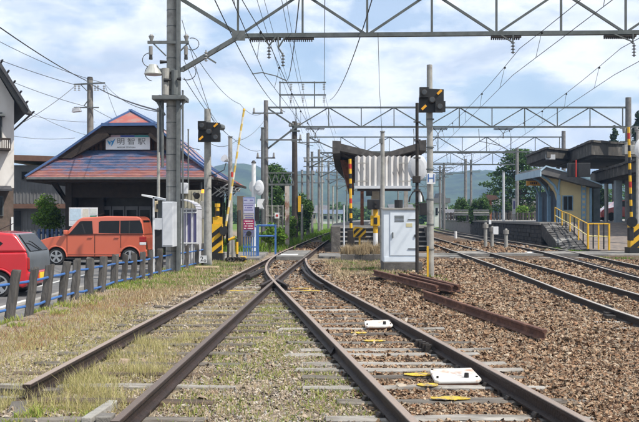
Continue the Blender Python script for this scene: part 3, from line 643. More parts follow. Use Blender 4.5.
MB().bb(PX(426.6, 20.9), PX(428.4, 20.9), 20.84, 20.9, PZ(279, 20.9), PZ(246, 20.9)).build('guard_strip', yellow, s1)
b = MB()
for py in (120, 148, 170, 200, 225, 250): b.cyl((PX(430.2, Ys), Ys, PZ(py, Ys)), (PX(430.2, Ys), Ys, PZ(py, Ys)+.03), .092, .092, 14)
b.build('pole_band', steel_grey, s1)
Y2 = 26.5
s2 = thing('signal_post', 'grey signal pole carrying a black light board, beside the wooden fence end', 'railway signal', (PX(208, Y2), Y2, -.18), 'black light boards on poles')
MB().cyl((PX(208, Y2), Y2, -.25), (PX(207.5, Y2), Y2, PZ(109, Y2)), .12, .095, 14).build('pole', pole_concrete, s2)
signal_head(s2, 198, 220, 122, 142, Y2-.2)
MB().cyl((PX(219, Y2), Y2-.1, PZ(127, Y2)), (PX(222, Y2), Y2+.15, PZ(127, Y2)), .09, .09, 10).build('side_lamp', steel_grey, s2)
MB().tube([P(209, 176, Y2-.13), P(216, 174, Y2-.3), P(224, 170, Y2-.2), P(226, 163, Y2)], .015).build('cable', black, s2)
# number plate and plank
t_ = thing('marker_board', 'small white board with a black number at the foot of the left signal pole', 'marker board', (PX(203, 25.8), 25.8, -.2))
MB().bb(PX(199.5, 25.8), PX(207, 25.8), 25.75, 25.78, PZ(262.5, 25.8), PZ(255.5, 25.8)).build('board', white, t_)
text('2\u2080', (PX(203.3, 25.74), 25.748, PZ(259, 25.8)), .19, black, t_)
MB().bb(PX(201.5, 25.8), PX(203.5, 25.8), 25.78, 25.82, -.2, PZ(262, 25.8)).build('stake', wood_dark, t_)
MB().bb(PX(196, 25.0), PX(219, 25.0), 24.9, 25.05, -.10, -.06).build('trackside_plank', mat('new_timber', (.6, .48, .3), (.5, .4, .25), 7, .8), None, label='pale new plank lying below the numbered board', category='plank')
MB().bb(PX(196, 25.2), PX(214, 25.2), 25.08, 25.3, -.3, -.11).build('timber_block', wood_grey, None, label='dark timber block supporting the pale plank by the left signal', category='timber block')

# white cabinet on plinth ---------------------------------------------------
Yc = 23.6; t_ = thing('equipment_cabinet', 'pale blue white metal relay cabinet on a dark concrete plinth right of the crossing', 'equipment cabinet', (PX(401, Yc), Yc, -.18))
x0, x1 = PX(383.5, Yc), PX(417.5, Yc); z0, z1 = PZ(262, Yc), PZ(208, Yc); xm = PX(390, Yc)
MB().bb(x0, x1, Yc, Yc+.75, z0, z1-.03).build('body', cabinet_white, t_, bevel=.008)
MB().prism([(x0-.03, Yc-.05, z1-.04), (x1+.02, Yc-.05, z1-.04), (x1+.02, Yc+.78, z1-.02), (x0-.03, Yc+.78, z1-.02)], (0, 0, .035)).build('roof', concrete, t_)
MB().bb(xm, x1-.02, Yc-.02, Yc, z0+.17, z1-.08).build('door', cabinet_white, t_, bevel=.006)
MB().bb(x0+.02, x1-.02, Yc-.012, Yc, z0+.01, z0+.13).build('plinth_panel', cabinet_white, t_)
for zz_ in (z0+.35, z1-.30): MB().bar((x1-.25, Yc-.03, zz_), (x1-.03, Yc-.03, zz_), .02).build('hinge', steel_grey, t_)
for k in range(5): MB().bb(xm+.12, xm+.36, Yc-.028, Yc-.021, z1-.22-k*.035, z1-.20-k*.035).build('louvre', pale if 0 else steel_grey, t_)
MB().bb(x1-.30, x1-.14, Yc-.026, Yc-.021, z1-.50, z1-.40).build('label_plate', mat('dull_yellow_label', (.55, .50, .30), (.5, .45, .28), 3, .6), t_)
MB().box((xm+.07, Yc-.03, (z0+z1)/2), (.03, .04, .14)).build('handle', steel_grey, t_)
MB().box((x1-.06, Yc-.03, (z0+z1)/2-.02), (.04, .04, .07)).build('lock', black, t_)
MB().bb(PX(383, Yc), PX(422, Yc), Yc-.12, Yc+.85, -.25, z0).build('plinth', concrete_dark, t_, bevel=.015)
MB().cyl((PX(400, Yc), Yc+.4, z1), (PX(400, Yc), Yc+.4, z1+.22), .11, .11, 12).build('vent', black, t_)
# thin poles round the cabinet
def simple_pole(label, px, y0, y1, Y, r, m=steel_grey, zb=None, name='thin_pole', cat='pole', bands=()):
    t_ = thing(name, label, cat, (PX(px, Y), Y, PZ(y1, Y) if zb is None else zb)); x = PX(px, Y)
    MB().cyl((x, Y, PZ(y1, Y) if zb is None else zb), (x, Y, PZ(y0, Y)), r, r*.85, 10).build('pole', m, t_)
    MB().cyl((x, Y, PZ(y0, Y)), (x, Y, PZ(y0, Y)+.03), r*1.2, r*.9, 10).build('cap', steel_grey, t_); return t_
t_ = simple_pole('tall thin grey pole rising behind the left edge of the white cabinet', 382.5, 132, 262, 27, .075, pole_concrete, zb=-.2)
MB().box(P(381, 141, 26.9), (.1, .08, .14)).build('clamp', steel_grey, t_)
t_ = thing('mirror_post', 'black pole beside the signal pole with the pale round backs of convex mirrors', 'traffic mirror', (PX(417, 22.6), 22.6, -.18))
MB().cyl((PX(417, 22.6), 22.6, -.2), (PX(417, 22.6), 22.6, PZ(103, 22.6)), .045, .04, 10).build('pole', dark_iron, t_)
def disc(par, px0, px1, py0, py1, Y, m, name='mirror_back'):
    c = P((px0+px1)/2, (py0+py1)/2, Y); rx = (px1-px0)/2*Y/F; rz_ = (py1-py0)/2*Y/F; rings = []
    for k, (f, dy) in enumerate(((1.0, -.02), (1.02, 0), (.97, .03), (.7, .06), (.3, .075))): rings.append([(c.x+math.cos(2*math.pi*i/24)*rx*f, c.y-dy, c.z+math.sin(2*math.pi*i/24)*rz_*f) for i in range(24)])
    return MB().loft(rings).build(name, m, par)
pale = mat('pale_grey_paint', (.55, .57, .60), (.47, .49, .52), 4, .5)
disc(t_, 408, 427.5, 155, 181, 22.8, pale)
b = MB()
for py in (122, 140, 158, 190, 205): b.bar(P(413.5, py, 22.55), P(420.5, py, 22.55), .03)
b.build('pole_clamp', dark_iron, t_)
MB().box(P(416.5, 179.5, 22.5), (.19, .12, .17)).build('junction_box', dark_iron, t_, bevel=.01)
MB().tube([P(409, 202, 22.5), P(410, 197, 22.5), P(413, 192, 22.5), P(417, 190.5, 22.5), P(421, 192, 22.5), P(423, 197, 22.5), P(424, 202, 22.5)], .02).build('hoop', dark_iron, t_)
MB().cyl(P(420, 202, 22.6), P(420, 192, 22.6), .05, .05, 8).build('bell', white, t_)
MB().box(P(425, 209, 24.3), (.30, .2, .33)).build('switch_box', black, None, label='small black box between the cabinet and the signal pole', category='box', bevel=.01)
# ------------------------------------------------------------------ island platform in the middle
def idx(y): return interp([(36, 0), (52, .45), (66, 1.35), (82, 2.4), (110, 4.7)], y)      # drift of the line to the right
PT = .93
stone_dark = mat('dark_stone', (.075, .07, .065), (.04, .038, .036), 5, .95, .8, 16, c3=(.15, .14, .13), c3scale=3, c3pos=(.55, .72))
slab = mat('platform_slab', (.27, .26, .24), (.2, .19, .18), 3, .9, .4)
ip = thing('island_platform', 'dark concrete end of the middle platform with steps, beyond the crossing', 'platform', (2.5, 38, -.18))
ysr = list(np.arange(39.2, 106, 3.0)); 
for side, xe in ((-1, .50), (1, 4.55)):
    pts = [(xe+idx(y_), y_) for y_ in ysr]
    for (xa, ya), (xb, yb) in zip(pts, pts[1:]):
        MB().prism([(xa, ya+.01, -.2), (xb, yb-.01, -.2), (xb, yb-.01, PT-.12), (xa, ya+.01, PT-.12)], (-side*.15, 0, 0)).build('wall_panel', stone_dark, ip)
top = [(.42+idx(y_), y_, PT-.12) for y_ in ysr]+[(4.63+idx(y_), y_, PT-.12) for y_ in reversed(ysr)]
MB().prism(top, (0, 0, .12)).build('platform_top', slab, ip)
b = MB(); b.bb(.50, 4.5, 39.05, 39.2, -.2, PT-.12); b.build('end_wall', stone_dark, ip)
MB().bb(.48, .86, 37.2, 39.04, -.2, PT-.02).build('stair_cheek', concrete_dark, ip, bevel=.02)
MB().bb(2.42, 2.62, 37.2, 39.04, -.2, PT-.05).build('stair_cheek', concrete_dark, ip, bevel=.02)
for k in range(5):
    zt = -.05+.19*(k+1)-.03; MB().bb(.87, 2.41, 37.3+k*.34, 39.04, zt-.05, zt).build('step', slab, ip); MB().bb(.87, 2.41, 37.36+k*.34, 39.04, zt-.185, zt-.05).build('riser', black, ip)
for k in range(5):
    zt = -.05+.19*(k+1)-.03; MB().bb(3.3, 4.5, 37.3+k*.34, 39.04, zt-.05, zt).build('step', slab, ip); MB().bb(3.3, 4.5, 37.36+k*.34, 39.04, zt-.185, zt-.05).build('riser', black, ip)
MB().bb(4.5, 4.65, 37.2, 39.04, -.2, PT-.05).build('stair_cheek', concrete_dark, ip)
# butterfly roof
roof_dark = mat('dark_roof_edge', (.085, .078, .072), (.045, .042, .04), 3, .9, .4, 12, c3=(.16, .15, .14), c3scale=2.5, c3pos=(.56, .75))
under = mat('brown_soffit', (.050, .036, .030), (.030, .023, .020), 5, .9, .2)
sh = thing('platform_shelter', 'dark winged butterfly roof shelter with white corrugated end wall on the middle platform', 'platform shelter', (2.6, 40, PT))
yr = [39.35, 45, 52, 60, 68, 76]
def roof_wing(xo, zo, xi, zi, th, name, m):
    rings = [[(xo+idx(y_), y_, zo), (xi+idx(y_), y_, zi), (xi+idx(y_), y_, zi-th*.8), (xo+idx(y_), y_, zo-th)] for y_ in yr]; return MB().loft(rings).build(name, m, sh)
zl = PZ(141, 39); zv = PZ(153.5, 39)
roof_wing(PX(331, 39), zl, PX(380, 39), zv+.02, .33, 'roof_wing', roof_dark); roof_wing(PX(424.5, 39), zl+.04, PX(381, 39)+.02, zv+.02, .30, 'roof_wing', roof_dark)
# deep hanging eaves at the outer edges and soffit ribs
rings = [[(PX(331, 39)+idx(y_)-.03, y_, zl+.04), (PX(331, 39)+idx(y_)+.34, y_, zl+.02), (PX(331, 39)+idx(y_)+.30, y_, zl-.50), (PX(331, 39)+idx(y_)-.03, y_, zl-.52)] for y_ in [39.3]+yr[1:-1]+[76.05]]; MB().loft(rings).build('eave_board', roof_dark, sh)
rings = [[(PX(424.5, 39)+idx(y_)+.03, y_, zl+.08), (PX(424.5, 39)+idx(y_)-.30, y_, zl+.04), (PX(424.5, 39)+idx(y_)-.26, y_, zl-.38), (PX(424.5, 39)+idx(y_)+.03, y_, zl-.40)] for y_ in [39.3]+yr[1:-1]+[76.05]]; MB().loft(rings).build('eave_board', roof_dark, sh)
for y_ in (40.5, 44, 48, 52, 56, 60, 64, 68, 72):
    d = idx(y_); 
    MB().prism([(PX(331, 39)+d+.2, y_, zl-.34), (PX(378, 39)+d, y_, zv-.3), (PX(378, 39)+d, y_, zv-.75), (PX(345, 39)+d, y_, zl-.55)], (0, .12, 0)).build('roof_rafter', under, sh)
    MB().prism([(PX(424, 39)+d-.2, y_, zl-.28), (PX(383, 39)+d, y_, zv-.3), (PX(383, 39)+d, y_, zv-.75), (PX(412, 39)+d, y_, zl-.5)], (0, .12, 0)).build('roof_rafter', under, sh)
for y_ in (42.5, 50, 58, 66, 74): MB().bb(2.62+idx(y_), 2.86+idx(y_), y_, y_+.24, PT, zv-.2).build('column', wood_grey, sh)
# rust brown back wall panel of the shelter (the enclosed part)
d = idx(62); MB().prism([(PX(340, 43)-.0, 43, zl-.55), (PX(352.5, 43)+0, 43, zl-.60), (PX(354, 43), 43, PZ(187, 43)), (PX(347, 43), 43, PZ(185.5, 43))], (.6, 16, 0)).build('side_panel', mat('rusty_sheet', (.22, .085, .045), (.12, .05, .03), 4, .9, .3, c3=(.06, .04, .03), c3scale=2), sh)
# white corrugated end wall
WY = 39.2; xa, xb = PX(355, WY), PX(410.5, WY); n_ = 10; za_, zb_ = PZ(186, WY), PZ(157, WY)
sheet_m = mat('white_corrugated', (.56, .55, .54), (.44, .43, .42), 3, .7, .1, c3=(.30, .25, .21), c3scale=2.5, c3pos=(.52, .74), stretch=(1, 1, .35))
pts = []
for i in range(n_*2+1):
    pts.append((xa+(xb-xa)*i/(n_*2), WY-(.11 if i % 2 == 1 else -.0)))
for half in (0, 1):
    seg_ = pts[:n_+1] if half == 0 else pts[n_:]; V_ = []
    rng_ = len(seg_); vs = [(x, y_, za_) for x, y_ in seg_]+[(x, y_, zb_+.06*((i+half) % 2)) for i, (x, y_) in enumerate(seg_)]
    vs2 = [(x, y_+.03, z) for x, y_, z in vs]; fs = [(i, i+1, rng_+i+1, rng_+i) for i in range(rng_-1)]+[(2*rng_+i+1, 2*rng_+i, 3*rng_+i, 3*rng_+i+1) for i in range(rng_-1)]
    fs += [(i, 2*rng_+i, 2*rng_+i+1, i+1) for i in range(rng_-1)]+[(rng_+i+1, 3*rng_+i+1, 3*rng_+i, rng_+i) for i in range(rng_-1)]+[(0, rng_, 3*rng_, 2*rng_), (rng_-1, 3*rng_-1, 4*rng_-1, 2*rng_-1)]
    MB().add(vs+vs2, fs).build('corrugated_sheet', sheet_m, sh)
for (p0, p1), zf in (((0, .23), .78), ((.78, 1), .78), ((0, .23), .16), ((.80, 1), .16)):
    MB().bar((xa+(xb-xa)*p0, WY-.2, za_+(zb_-za_)*zf), (xa+(xb-xa)*p1, WY-.2, za_+(zb_-za_)*zf), .035).build('batten', pole_concrete, sh)
MB().bb(xa-.03, xb+.03, WY-.18, WY+.12, za_-.12, za_).build('sill_beam', pale, sh)
MB().bb(xa+.1, xb-.0, WY-.14, WY+.10, za_-.22, za_-.121).build('under_beam', wood_dark, sh)
# dark recess panel between corrugated wall and roof
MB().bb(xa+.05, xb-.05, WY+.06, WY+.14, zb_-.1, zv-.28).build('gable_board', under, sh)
MB().bb(PX(360.4, 40), PX(363.6, 40), 39.9, 40.05, PT, za_-.2).build('post', rust, sh); MB().bb(PX(372, 40), PX(380, 40), 40.3, 40.6, PT, za_-.2).build('wall_pier', mat('beige_board', (.40, .35, .27), (.32, .28, .22), 4, .85), sh)
MB().bb(PX(404, 40), PX(408, 40), 39.95, 40.1, PT, za_-.2).build('post', pole_concrete, sh)
MB().bb(PX(366, 40), PX(372, 40), 39.9, 40.0, PZ(196, 40), PZ(190, 40)).build('speaker', black, sh)
MB().bb(2.3+.4, 3.6, 43, 43.5, PT, PT+.45).build('bench', wood_grey, None, label='grey bench under the butterfly roof on the middle platform', category='bench')

# ------------------------------------------------------------------ right platform
PR = 1.02
rp = thing('station_platform', 'dark stone walled platform on the right with a sloping stone end', 'platform', (14, 50, -.18))
edge = [(10.62, 39.0, None), (11.35, 46.0, PR), (11.95, 59.7, PR), (12.7, 75, PR), (13.9, 92, PR), (16.2, 120, PR)]
# stone courses as separate blocks near, panels farther
bl = MB(); rnd = random.Random(3)
def along(t):   # t metres from the corner (11.35,46) back
    y_ = 46+t; return interp([(46, 11.35), (59.7, 11.95), (75, 12.7), (92, 13.9), (120, 16.2)], y_), y_
for row in range(5):
    t = -.3*rnd.random() if 0 else 0; z0_ = -.2+row*.215
    while t < 30:
        l = rnd.uniform(.35, .7); x0_, ya_ = along(t); x1_, yb_ = along(t+l-.02); pr = rnd.uniform(0, .04)
        bl.prism([(x0_-pr, ya_, z0_), (x1_-pr, yb_, z0_), (x1_-pr, yb_, z0_+.195), (x0_-pr, ya_, z0_+.195)], (.25, 0, 0)); t += l
bl.build('stone_block', stone_dark, rp, kind='stuff')
MB().prism([(11.45, 46, -.2), (12.78, 76, -.2), (12.78, 76, PR-.14), (11.45, 46, PR-.14)], (.3, 0, 0)).build('wall_core', black, rp)
for k in range(20):
    (x0_, ya_), (x1_, yb_) = along(30.1+k*2.0), along(30.1+k*2.0+1.96); MB().prism([(x0_, ya_, -.2), (x1_, yb_, -.2), (x1_, yb_, PR-.12), (x0_, ya_, PR-.12)], (.3, 0, 0)).build('wall_panel', mat('grey_plank_panel', (.24, .22, .20), (.14, .13, .12), 3, .9, .4), rp)
MB().prism([(11.25, 46, PR-.12), (11.85, 59.7, PR-.12), (12.6, 75, PR-.12), (13.8, 92, PR-.12), (16.1, 120, PR-.12), (40, 120, PR-.12), (40, 46, PR-.12), (21, 46, PR-.12)], (0, 0, .12)).build('platform_top', slab, rp)
# ramp
ramp_m = mat('ramp_asphalt', (.20, .17, .15), (.13, .115, .105), 2.5, .95, .8, 60, c3=(.25, .2, .16), c3scale=3)
MB().prism([(10.9, 36.2, -.3), (10.9, 36.2, -.03), (12.6, 46.0, PR-.03), (12.6, 46.0, -.3)], (11, 0, 0)).build('ramp', ramp_m, rp)
# stone slope between wall and ramp
slope_m = mat('slope_stone', (.10, .095, .09), (.055, .052, .05), 3, .95, .6, 14, c3=(.30, .29, .27), c3scale=.8, c3pos=(.55, .62))
A_, B_, C_, D_ = Vector((11.35, 46, PR-.05)), Vector((12.62, 46.2, PR-.02)), Vector((10.92, 36.6, -.02)), Vector((10.45, 38.6, -.17))
MB().prism([A_, B_, C_, D_], (0, .15, -.6)).build('slope_core', stone_dark, rp)
for i in range(13):
    for j in range(4):
        u0, u1 = (i+.04+random.uniform(0, .1))/13, (i+.92)/13; v0, v1 = (j+.05)/4, (j+.95-random.uniform(0, .1))/4
        q = lambda u, v: A_.lerp(B_, v).lerp(D_.lerp(C_, v), u)+Vector((random.uniform(-.03, .03), random.uniform(-.04, .02), .02+random.uniform(-.01, .02)))
        MB().prism([q(u0, v0), q(u0, v1), q(u1, v1), q(u1, v0)], (0, .1, -.12)).build('slope_stone', slope_m, rp)
# yellow hand rail down the ramp
hr = thing('handrail', 'yellow and black railing running down the platform ramp and turning across its foot', 'handrail', (11, 36, 0))
posts = [(555, 207, 223, 48), (562, 211, 227.5, 45), (570, 214, 233, 42.5), (578.5, 218.5, 239.5, 39.5), (588, 223.5, 247.5, 36.2), (598.5, 223.5, 248, 36.1), (609, 223.5, 248.6, 36.0)]
tp = []
for k, (px, y0, y1, Y) in enumerate(posts):
    MB().cyl(P(px, y1+1.5, Y), P(px, y0, Y), .032 if k not in (4, 6) else .045, None, 8).build('post', yellow, hr); tp.append((P(px, y0+.4, Y), P(px, (y0*.48+y1*.52), Y)))
for k in range(len(posts)-1):
    a, c = posts[k], posts[k+1]; px, y0, y1, Y = [(p+q)/2 for p, q in zip(a, c)]; MB().cyl(P(px, y1+1, Y), P(px, y0, Y), .03, None, 8).build('post', black, hr)
for j in (0, 1):
    for k in range(len(tp)-1): MB().cyl(tp[k][j], tp[k+1][j], .028, None, 8).build('rail', mat('cream_rail', (.70, .62, .30), (.6, .5, .2), 5, .5) if j else yellow, hr)

# yellow platform building -------------------------------------------------
yb = thing('platform_building', 'pale yellow platform waiting building with light blue posts and flaring blue eave', 'waiting room', (15, 50, PR))
cream = mat('cream_wall', (.64, .53, .29), (.56, .46, .26), 2, .85, .05)
lblue = mat('light_blue_paint', (.26, .42, .56), (.20, .34, .48), 4, .6)
Yw = 50.0
poly = [(541.7, 176.5), (556, 179), (580, 185.5), (591, 188), (591, 222.3), (560, 222.3), (560, 208), (556, 193), (549, 183)]
wl = MB().prism([P(x, y_, Yw) for x, y_ in poly], (0, .35, 0)).build('wall', cream, yb)
MB().prism([P(x, y_, 56) for x, y_ in [(541.7, 178.5), (580, 187), (591, 189), (591, 221.5), (556, 221.5)]], (0, .2, 0)).build('wall', cream, yb)
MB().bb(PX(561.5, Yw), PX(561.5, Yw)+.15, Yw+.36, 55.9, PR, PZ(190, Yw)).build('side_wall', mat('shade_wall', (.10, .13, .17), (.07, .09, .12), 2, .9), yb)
MB().bb(PX(590, Yw)-.15, PX(590, Yw), Yw+.36, 55.9, PR, PZ(189, Yw)).build('side_wall', cream, yb)

w_ = MB().bb(PX(562.3, Yw), PX(572.8, Yw), Yw-.05, Yw-.002, PZ(210.5, Yw), PZ(195.5, Yw)).build('window', lblue, yb)
MB().bb(PX(563.2, Yw), PX(567.2, Yw), Yw-.07, Yw-.051, PZ(209.8, Yw), PZ(196.3, Yw)).build('pane', glass, w_); MB().bb(PX(567.8, Yw), PX(571.9, Yw), Yw-.07, Yw-.051, PZ(209.8, Yw), PZ(196.3, Yw)).build('pane', glass, w_)
pl = MB().bb(PX(581, Yw), PX(585.6, Yw), Yw-.09, Yw-.003, PR, PZ(184, Yw)).build('lattice_post', lblue, yb)
for k in range(7): MB().bb(PX(582, Yw), PX(584.6, Yw), Yw-.10, Yw-.091, PR+.18+k*.29, PR+.32+k*.29).build('lattice_opening', cream, pl)
MB().bb(PX(589.3, Yw), PX(591.5, Yw), Yw-.08, Yw-.003, PR, PZ(188, Yw)).build('corner_post', lblue, yb)
XP = PX(558.5, 49.9); XE = PX(541, 49.4)
for Y in (49.9, 52.0, 54.1):
    zt3 = 2.41; MB().bb(XP-.09, XP+.09, Y-.09, Y+.09, PR, zt3+.1).build('post', lblue, yb)
    MB().tube([(XP, Y, zt3-.1), (XP-.04, Y, zt3+.2), (XP-.22, Y, zt3+.62), (XP-.62, Y, zt3+1.0), (XE+.08, Y, 3.62)], .07, 6).build('bracket', lblue, yb)
    MB().tube([(XP, Y, zt3+.1), (XP+.02, Y, zt3+.7), (XP+.12, Y, 3.6)], .055, 6).build('bracket', lblue, yb)
for px in (544, 553): MB().bb(PX(px, 55.5), PX(px+3, 55.5), 55.4, 55.5, PR, PZ(197, 55)).build('door', glass, yb)
# light blue pitched eave
Ye = 49.35; q_ = lambda px, py: P(px, py, Ye)
MB().prism([q_(541, 170.5), q_(546, 166.5), q_(568, 172.5), q_(602, 185), q_(602, 188), q_(581, 184.5), q_(556, 177.2), q_(541, 173.8)], (0, 6.2, 0)).build('roof_sheet', mat('grey_soffit', (.16, .155, .15), (.10, .10, .10), 3, .9), yb)
MB().prism([q_(540.3, 169.5), q_(546, 165.5), q_(568, 171.6), q_(602, 184.2), q_(602, 185.4), q_(568, 172.9), q_(546, 167), q_(541, 171.3)], (0, -.06, 0)).build('eave_edge', mat('eave_blue', (.42, .56, .66), (.32, .46, .58), 3, .6), yb)
MB().bb(XE-.07, XE-.003, Ye-.05, Ye+6.25, PZ(176.5, Ye), PZ(169.6, Ye)).build('eave', MATS['eave_blue'], yb)
s_ = MB().box(P(533.5, 183.3, 52.6), (.85, .06, .28)).build('hanging_sign', mat('orange_sign', (.75, .38, .05), (.6, .3, .05), 4, .5), yb)
for k in range(4): MB().box(P(530.9+k*1.8, 183.3, 52.56), (.06, .012, .12)).build('lettering', black, s_)
# big concrete canopy roofs
canopy_m = mat('canopy_concrete', (.085, .078, .07), (.042, .04, .037), 2.2, .95, .6, 9, c3=(.20, .19, .175), c3scale=3, c3pos=(.54, .72), stretch=(1, 1, .5))
sof = mat('canopy_soffit', (.085, .08, .075), (.05, .048, .045), 2, .95)
def canopy(label, corners, th, n=None):
    t_ = thing('platform_canopy', label, 'platform roof', (corners[0].x, corners[0].y, PR), 'thick dark canopy roofs on the right platform'); up = Vector((0, 0, -th))
    MB().prism([c for c in corners], up).build('roof_slab', canopy_m, t_)
    ins_ = [c+(sum(corners, Vector())/len(corners)-c)*.06+Vector((0, 0, -th-.12)) for c in corners]
    MB().prism(ins_, (0, 0, .119)).build('soffit', sof, t_)
    # raised uneven rim
    b = MB()
    for a, c in zip(corners, corners[1:]+corners[:1]):
        n_ = max(3, int((c-a).length/.6))
        for k in range(n_):
            p, q = a.lerp(c, (k+.02)/n_), a.lerp(c, (k+.98)/n_); b.bar(p+Vector((0, 0, .03+random.uniform(-.01, .03))), q+Vector((0, 0, .03+random.uniform(-.01, .03))), .22, .12)
    b.build('roof_rim', canopy_m, t_); return t_
c1 = canopy('largest dark canopy slab above the yellow building', [P(591.5, 142, 47.5), P(557, 156.5, 58), Vector((25, 62, PZ(142, 47.5))), Vector((26, 54.5, PZ(142, 47.5))), ], .66)
for o in (c1,): pass
c2 = canopy('dark canopy slab at the left, with a pale panel, behind the largest one', [P(547, 148.8, 52), P(526.5, 157, 59), Vector((20, 63, PZ(148.8, 52))), Vector((19, 57.5, PZ(148.8, 52)))], .50)
MB().box(P(550.5, 157, 52.3), (.55, .05, .28)).build('pale_panel', pale, c2)
c3 = canopy('lower dark canopy slab on blue grey posts at the right edge, nearest of the canopies', [P(593.5, 173.5, 52), P(653, 156, 39.5), Vector((24, 39.5, 3.97)), Vector((25, 52, 3.85))], .50)
MB().bb(PX(604.2, 51), PX(606, 51), 50.9, 51, PR, 3.2).build('post', white, c3); MB().box(P(596, 177.5, 51.7), (.5, .7, .56)).build('roof_end', concrete, c3, bevel=.12)
for px, Y in ((618, 48), (643, 43.5), (633.5, 50), (596, 51.5)): MB().bb(PX(px-3.2, Y), PX(px+3.2, Y), Y-.18, Y+.18, PR-.3 if Y < 46 else PR, 3.3).build('post', mat('blue_grey_post', (.28, .33, .37), (.2, .24, .27), 3, .8), c3)
for px, Y in ((620, 53), (607, 56)): MB().cyl((PX(px, Y), Y, PR), (PX(px, Y), Y, 4.5), .09, None, 8).build('column', concrete, c1)
for x_, y_ in ((22, 60), (24, 56)): MB().cyl((x_, y_, PR), (x_, y_, 4.5), .12, None, 8).build('column', concrete, c1); 
for x_, y_ in ((17.5, 60), (15.5, 58.5)): MB().cyl((x_, y_, PR), (x_, y_, 4.6), .12, None, 8).build('column', concrete, c2)
# display boards hanging below the big canopy
for px0, px1, lb in ((568, 575, 'left'), (577.5, 590, 'right')):
    MB().bb(PX(px0, 47.2), PX(px1, 47.2), 47.1, 47.4, PZ(177, 47.2), PZ(163, 47.2)).build('display_board', black, None, label='black box hanging under the largest canopy, %s one of two'%lb, category='display board', bevel=.02)
MB().cyl(P(576, 177, 47), P(576, 160, 47), .035, None, 8).build('canopy_pipe', red, None, label='short red pipe hanging between the black boxes under the canopy', category='pipe')

# ------------------------------------------------------------------ station building, left
sb = thing('station_building', 'old timber station building with peeling red and blue metal roof and gable name sign', 'station building', (-7.7, 40, -.3))
Yf = 35.0; ze = PZ(177.5, Yf); XL, XR = PX(25, Yf), PX(216.5, Yf)
def roofmat():
    m = bpy.data.materials.new('peeling_roof_paint'); m.use_nodes = True; t = m.node_tree; n = t.nodes; b = n['Principled BSDF']; b.inputs['Roughness'].default_value = .55
    g = n.new('ShaderNodeNewGeometry'); mp = n.new('ShaderNodeMapping'); mp.inputs['Scale'].default_value = (.45, 1, 2.4); t.links.new(g.outputs['Position'], mp.inputs[0])
    nz = n.new('ShaderNodeTexNoise'); nz.inputs['Scale'].default_value = 1.5; nz.inputs['Detail'].default_value = 9; nz.inputs['Roughness'].default_value = .78; t.links.new(mp.outputs[0], nz.inputs['Vector'])
    sx = n.new('ShaderNodeSeparateXYZ'); t.links.new(g.outputs['Position'], sx.inputs[0])
    mz = n.new('ShaderNodeMapRange'); mz.inputs[1].default_value = ze; mz.inputs[2].default_value = ze+1.1; mz.inputs[3].default_value = .085; mz.inputs[4].default_value = -.085; t.links.new(sx.outputs[2], mz.inputs[0])
    ad = n.new('ShaderNodeMath'); t.links.new(nz.outputs[0], ad.inputs[0]); t.links.new(mz.outputs[0], ad.inputs[1])
    cr = n.new('ShaderNodeValToRGB'); e = cr.color_ramp.elements; e[0].position = .43; e[0].color = (.07, .12, .24, 1); e[1].position = .58; e[1].color = (.31, .115, .10, 1)
    k = e.new(.50); k.color = (.19, .17, .25, 1); k = e.new(.68); k.color = (.40, .20, .17, 1); t.links.new(ad.outputs[0], cr.inputs[0])
    nd = n.new('ShaderNodeTexNoise'); nd.inputs['Scale'].default_value = 9; nd.inputs['Detail'].default_value = 5; t.links.new(mp.outputs[0], nd.inputs['Vector'])
    mx = n.new('ShaderNodeMix'); mx.data_type = 'RGBA'; mx.blend_type = 'MULTIPLY'; mx.inputs[0].default_value = .5; t.links.new(cr.outputs[0], mx.inputs[6]); t.links.new(nd.outputs[0], mx.inputs[7])
    t.links.new(cr.outputs[0], mx.inputs[6]); t.links.new(mx.outputs[2], b.inputs['Base Color']); return m
roof_m = roofmat()
red_roof = mat('red_roof_paint', (.36, .105, .08), (.29, .09, .075), 3, .6, .1, c3=(.28, .16, .14), c3scale=2)
blue_trim = mat('blue_trim', (.055, .11, .25), (.045, .09, .20), 4, .5)
pink_roof = mat('faded_roof_paint', (.38, .24, .21), (.30, .20, .19), 3, .6, .1, c3=(.13, .20, .42), c3scale=1.2, c3pos=(.52, .6))
Y1g = 36.0; Yb_ = 44.8; Ybe = 45.6
GL, GR = P(60, 158, Y1g), P(190, 157.5, Y1g)                   # foot of the gable
UL, UR = P(103, 125.5, Y1g-.35), P(154, 125.0, Y1g-.35)        # ends of the clipped hip
AP = P(130.3, 112.0, Y1g+.9); BP = Vector((AP.x+.15, 43.6, AP.z))
SKL, SKR = P(83, 150, Y1g), P(179, 150, Y1g)
EL, ER = Vector((XL, Yf, ze)), Vector((XR, Yf, ze)); EBL, EBR = Vector((XL, Ybe, ze)), Vector((XR+.25, Ybe, ze))
# front skirt, built of overlapping metal courses
sk = None; nC = 17; top_y = PZ(150.5, 36.1)
skirt = MB()
for i in range(nC):
    u0, u1 = i/nC, (i+1)/nC
    # left/right limits follow verge (steeper near the gable foot)
    def lim(u):
        z = ze+(top_y-ze)*u; y_ = Yf+(36.1-Yf)*u
        zL = GL.z; k = (z-ze)/(zL-ze)
        if k < 1: xl = XL+(GL.x-XL)*k; xr = XR+(GR.x-XR)*k
        else: kk = (z-zL)/(UL.z-zL); xl = GL.x+(UL.x-GL.x)*kk; xr = GR.x+(UR.x-GR.x)*kk
        return xl, xr, y_, z
    a, c = lim(u0), lim(u1)
    MB().prism([(a[0], a[2], a[3]+.022), (a[1], a[2], a[3]+.022), (c[1], c[2]+.01, c[3]+.006), (c[0], c[2]+.01, c[3]+.006)], (0, .02, -.03)).build('roof_course', roof_m, sb)
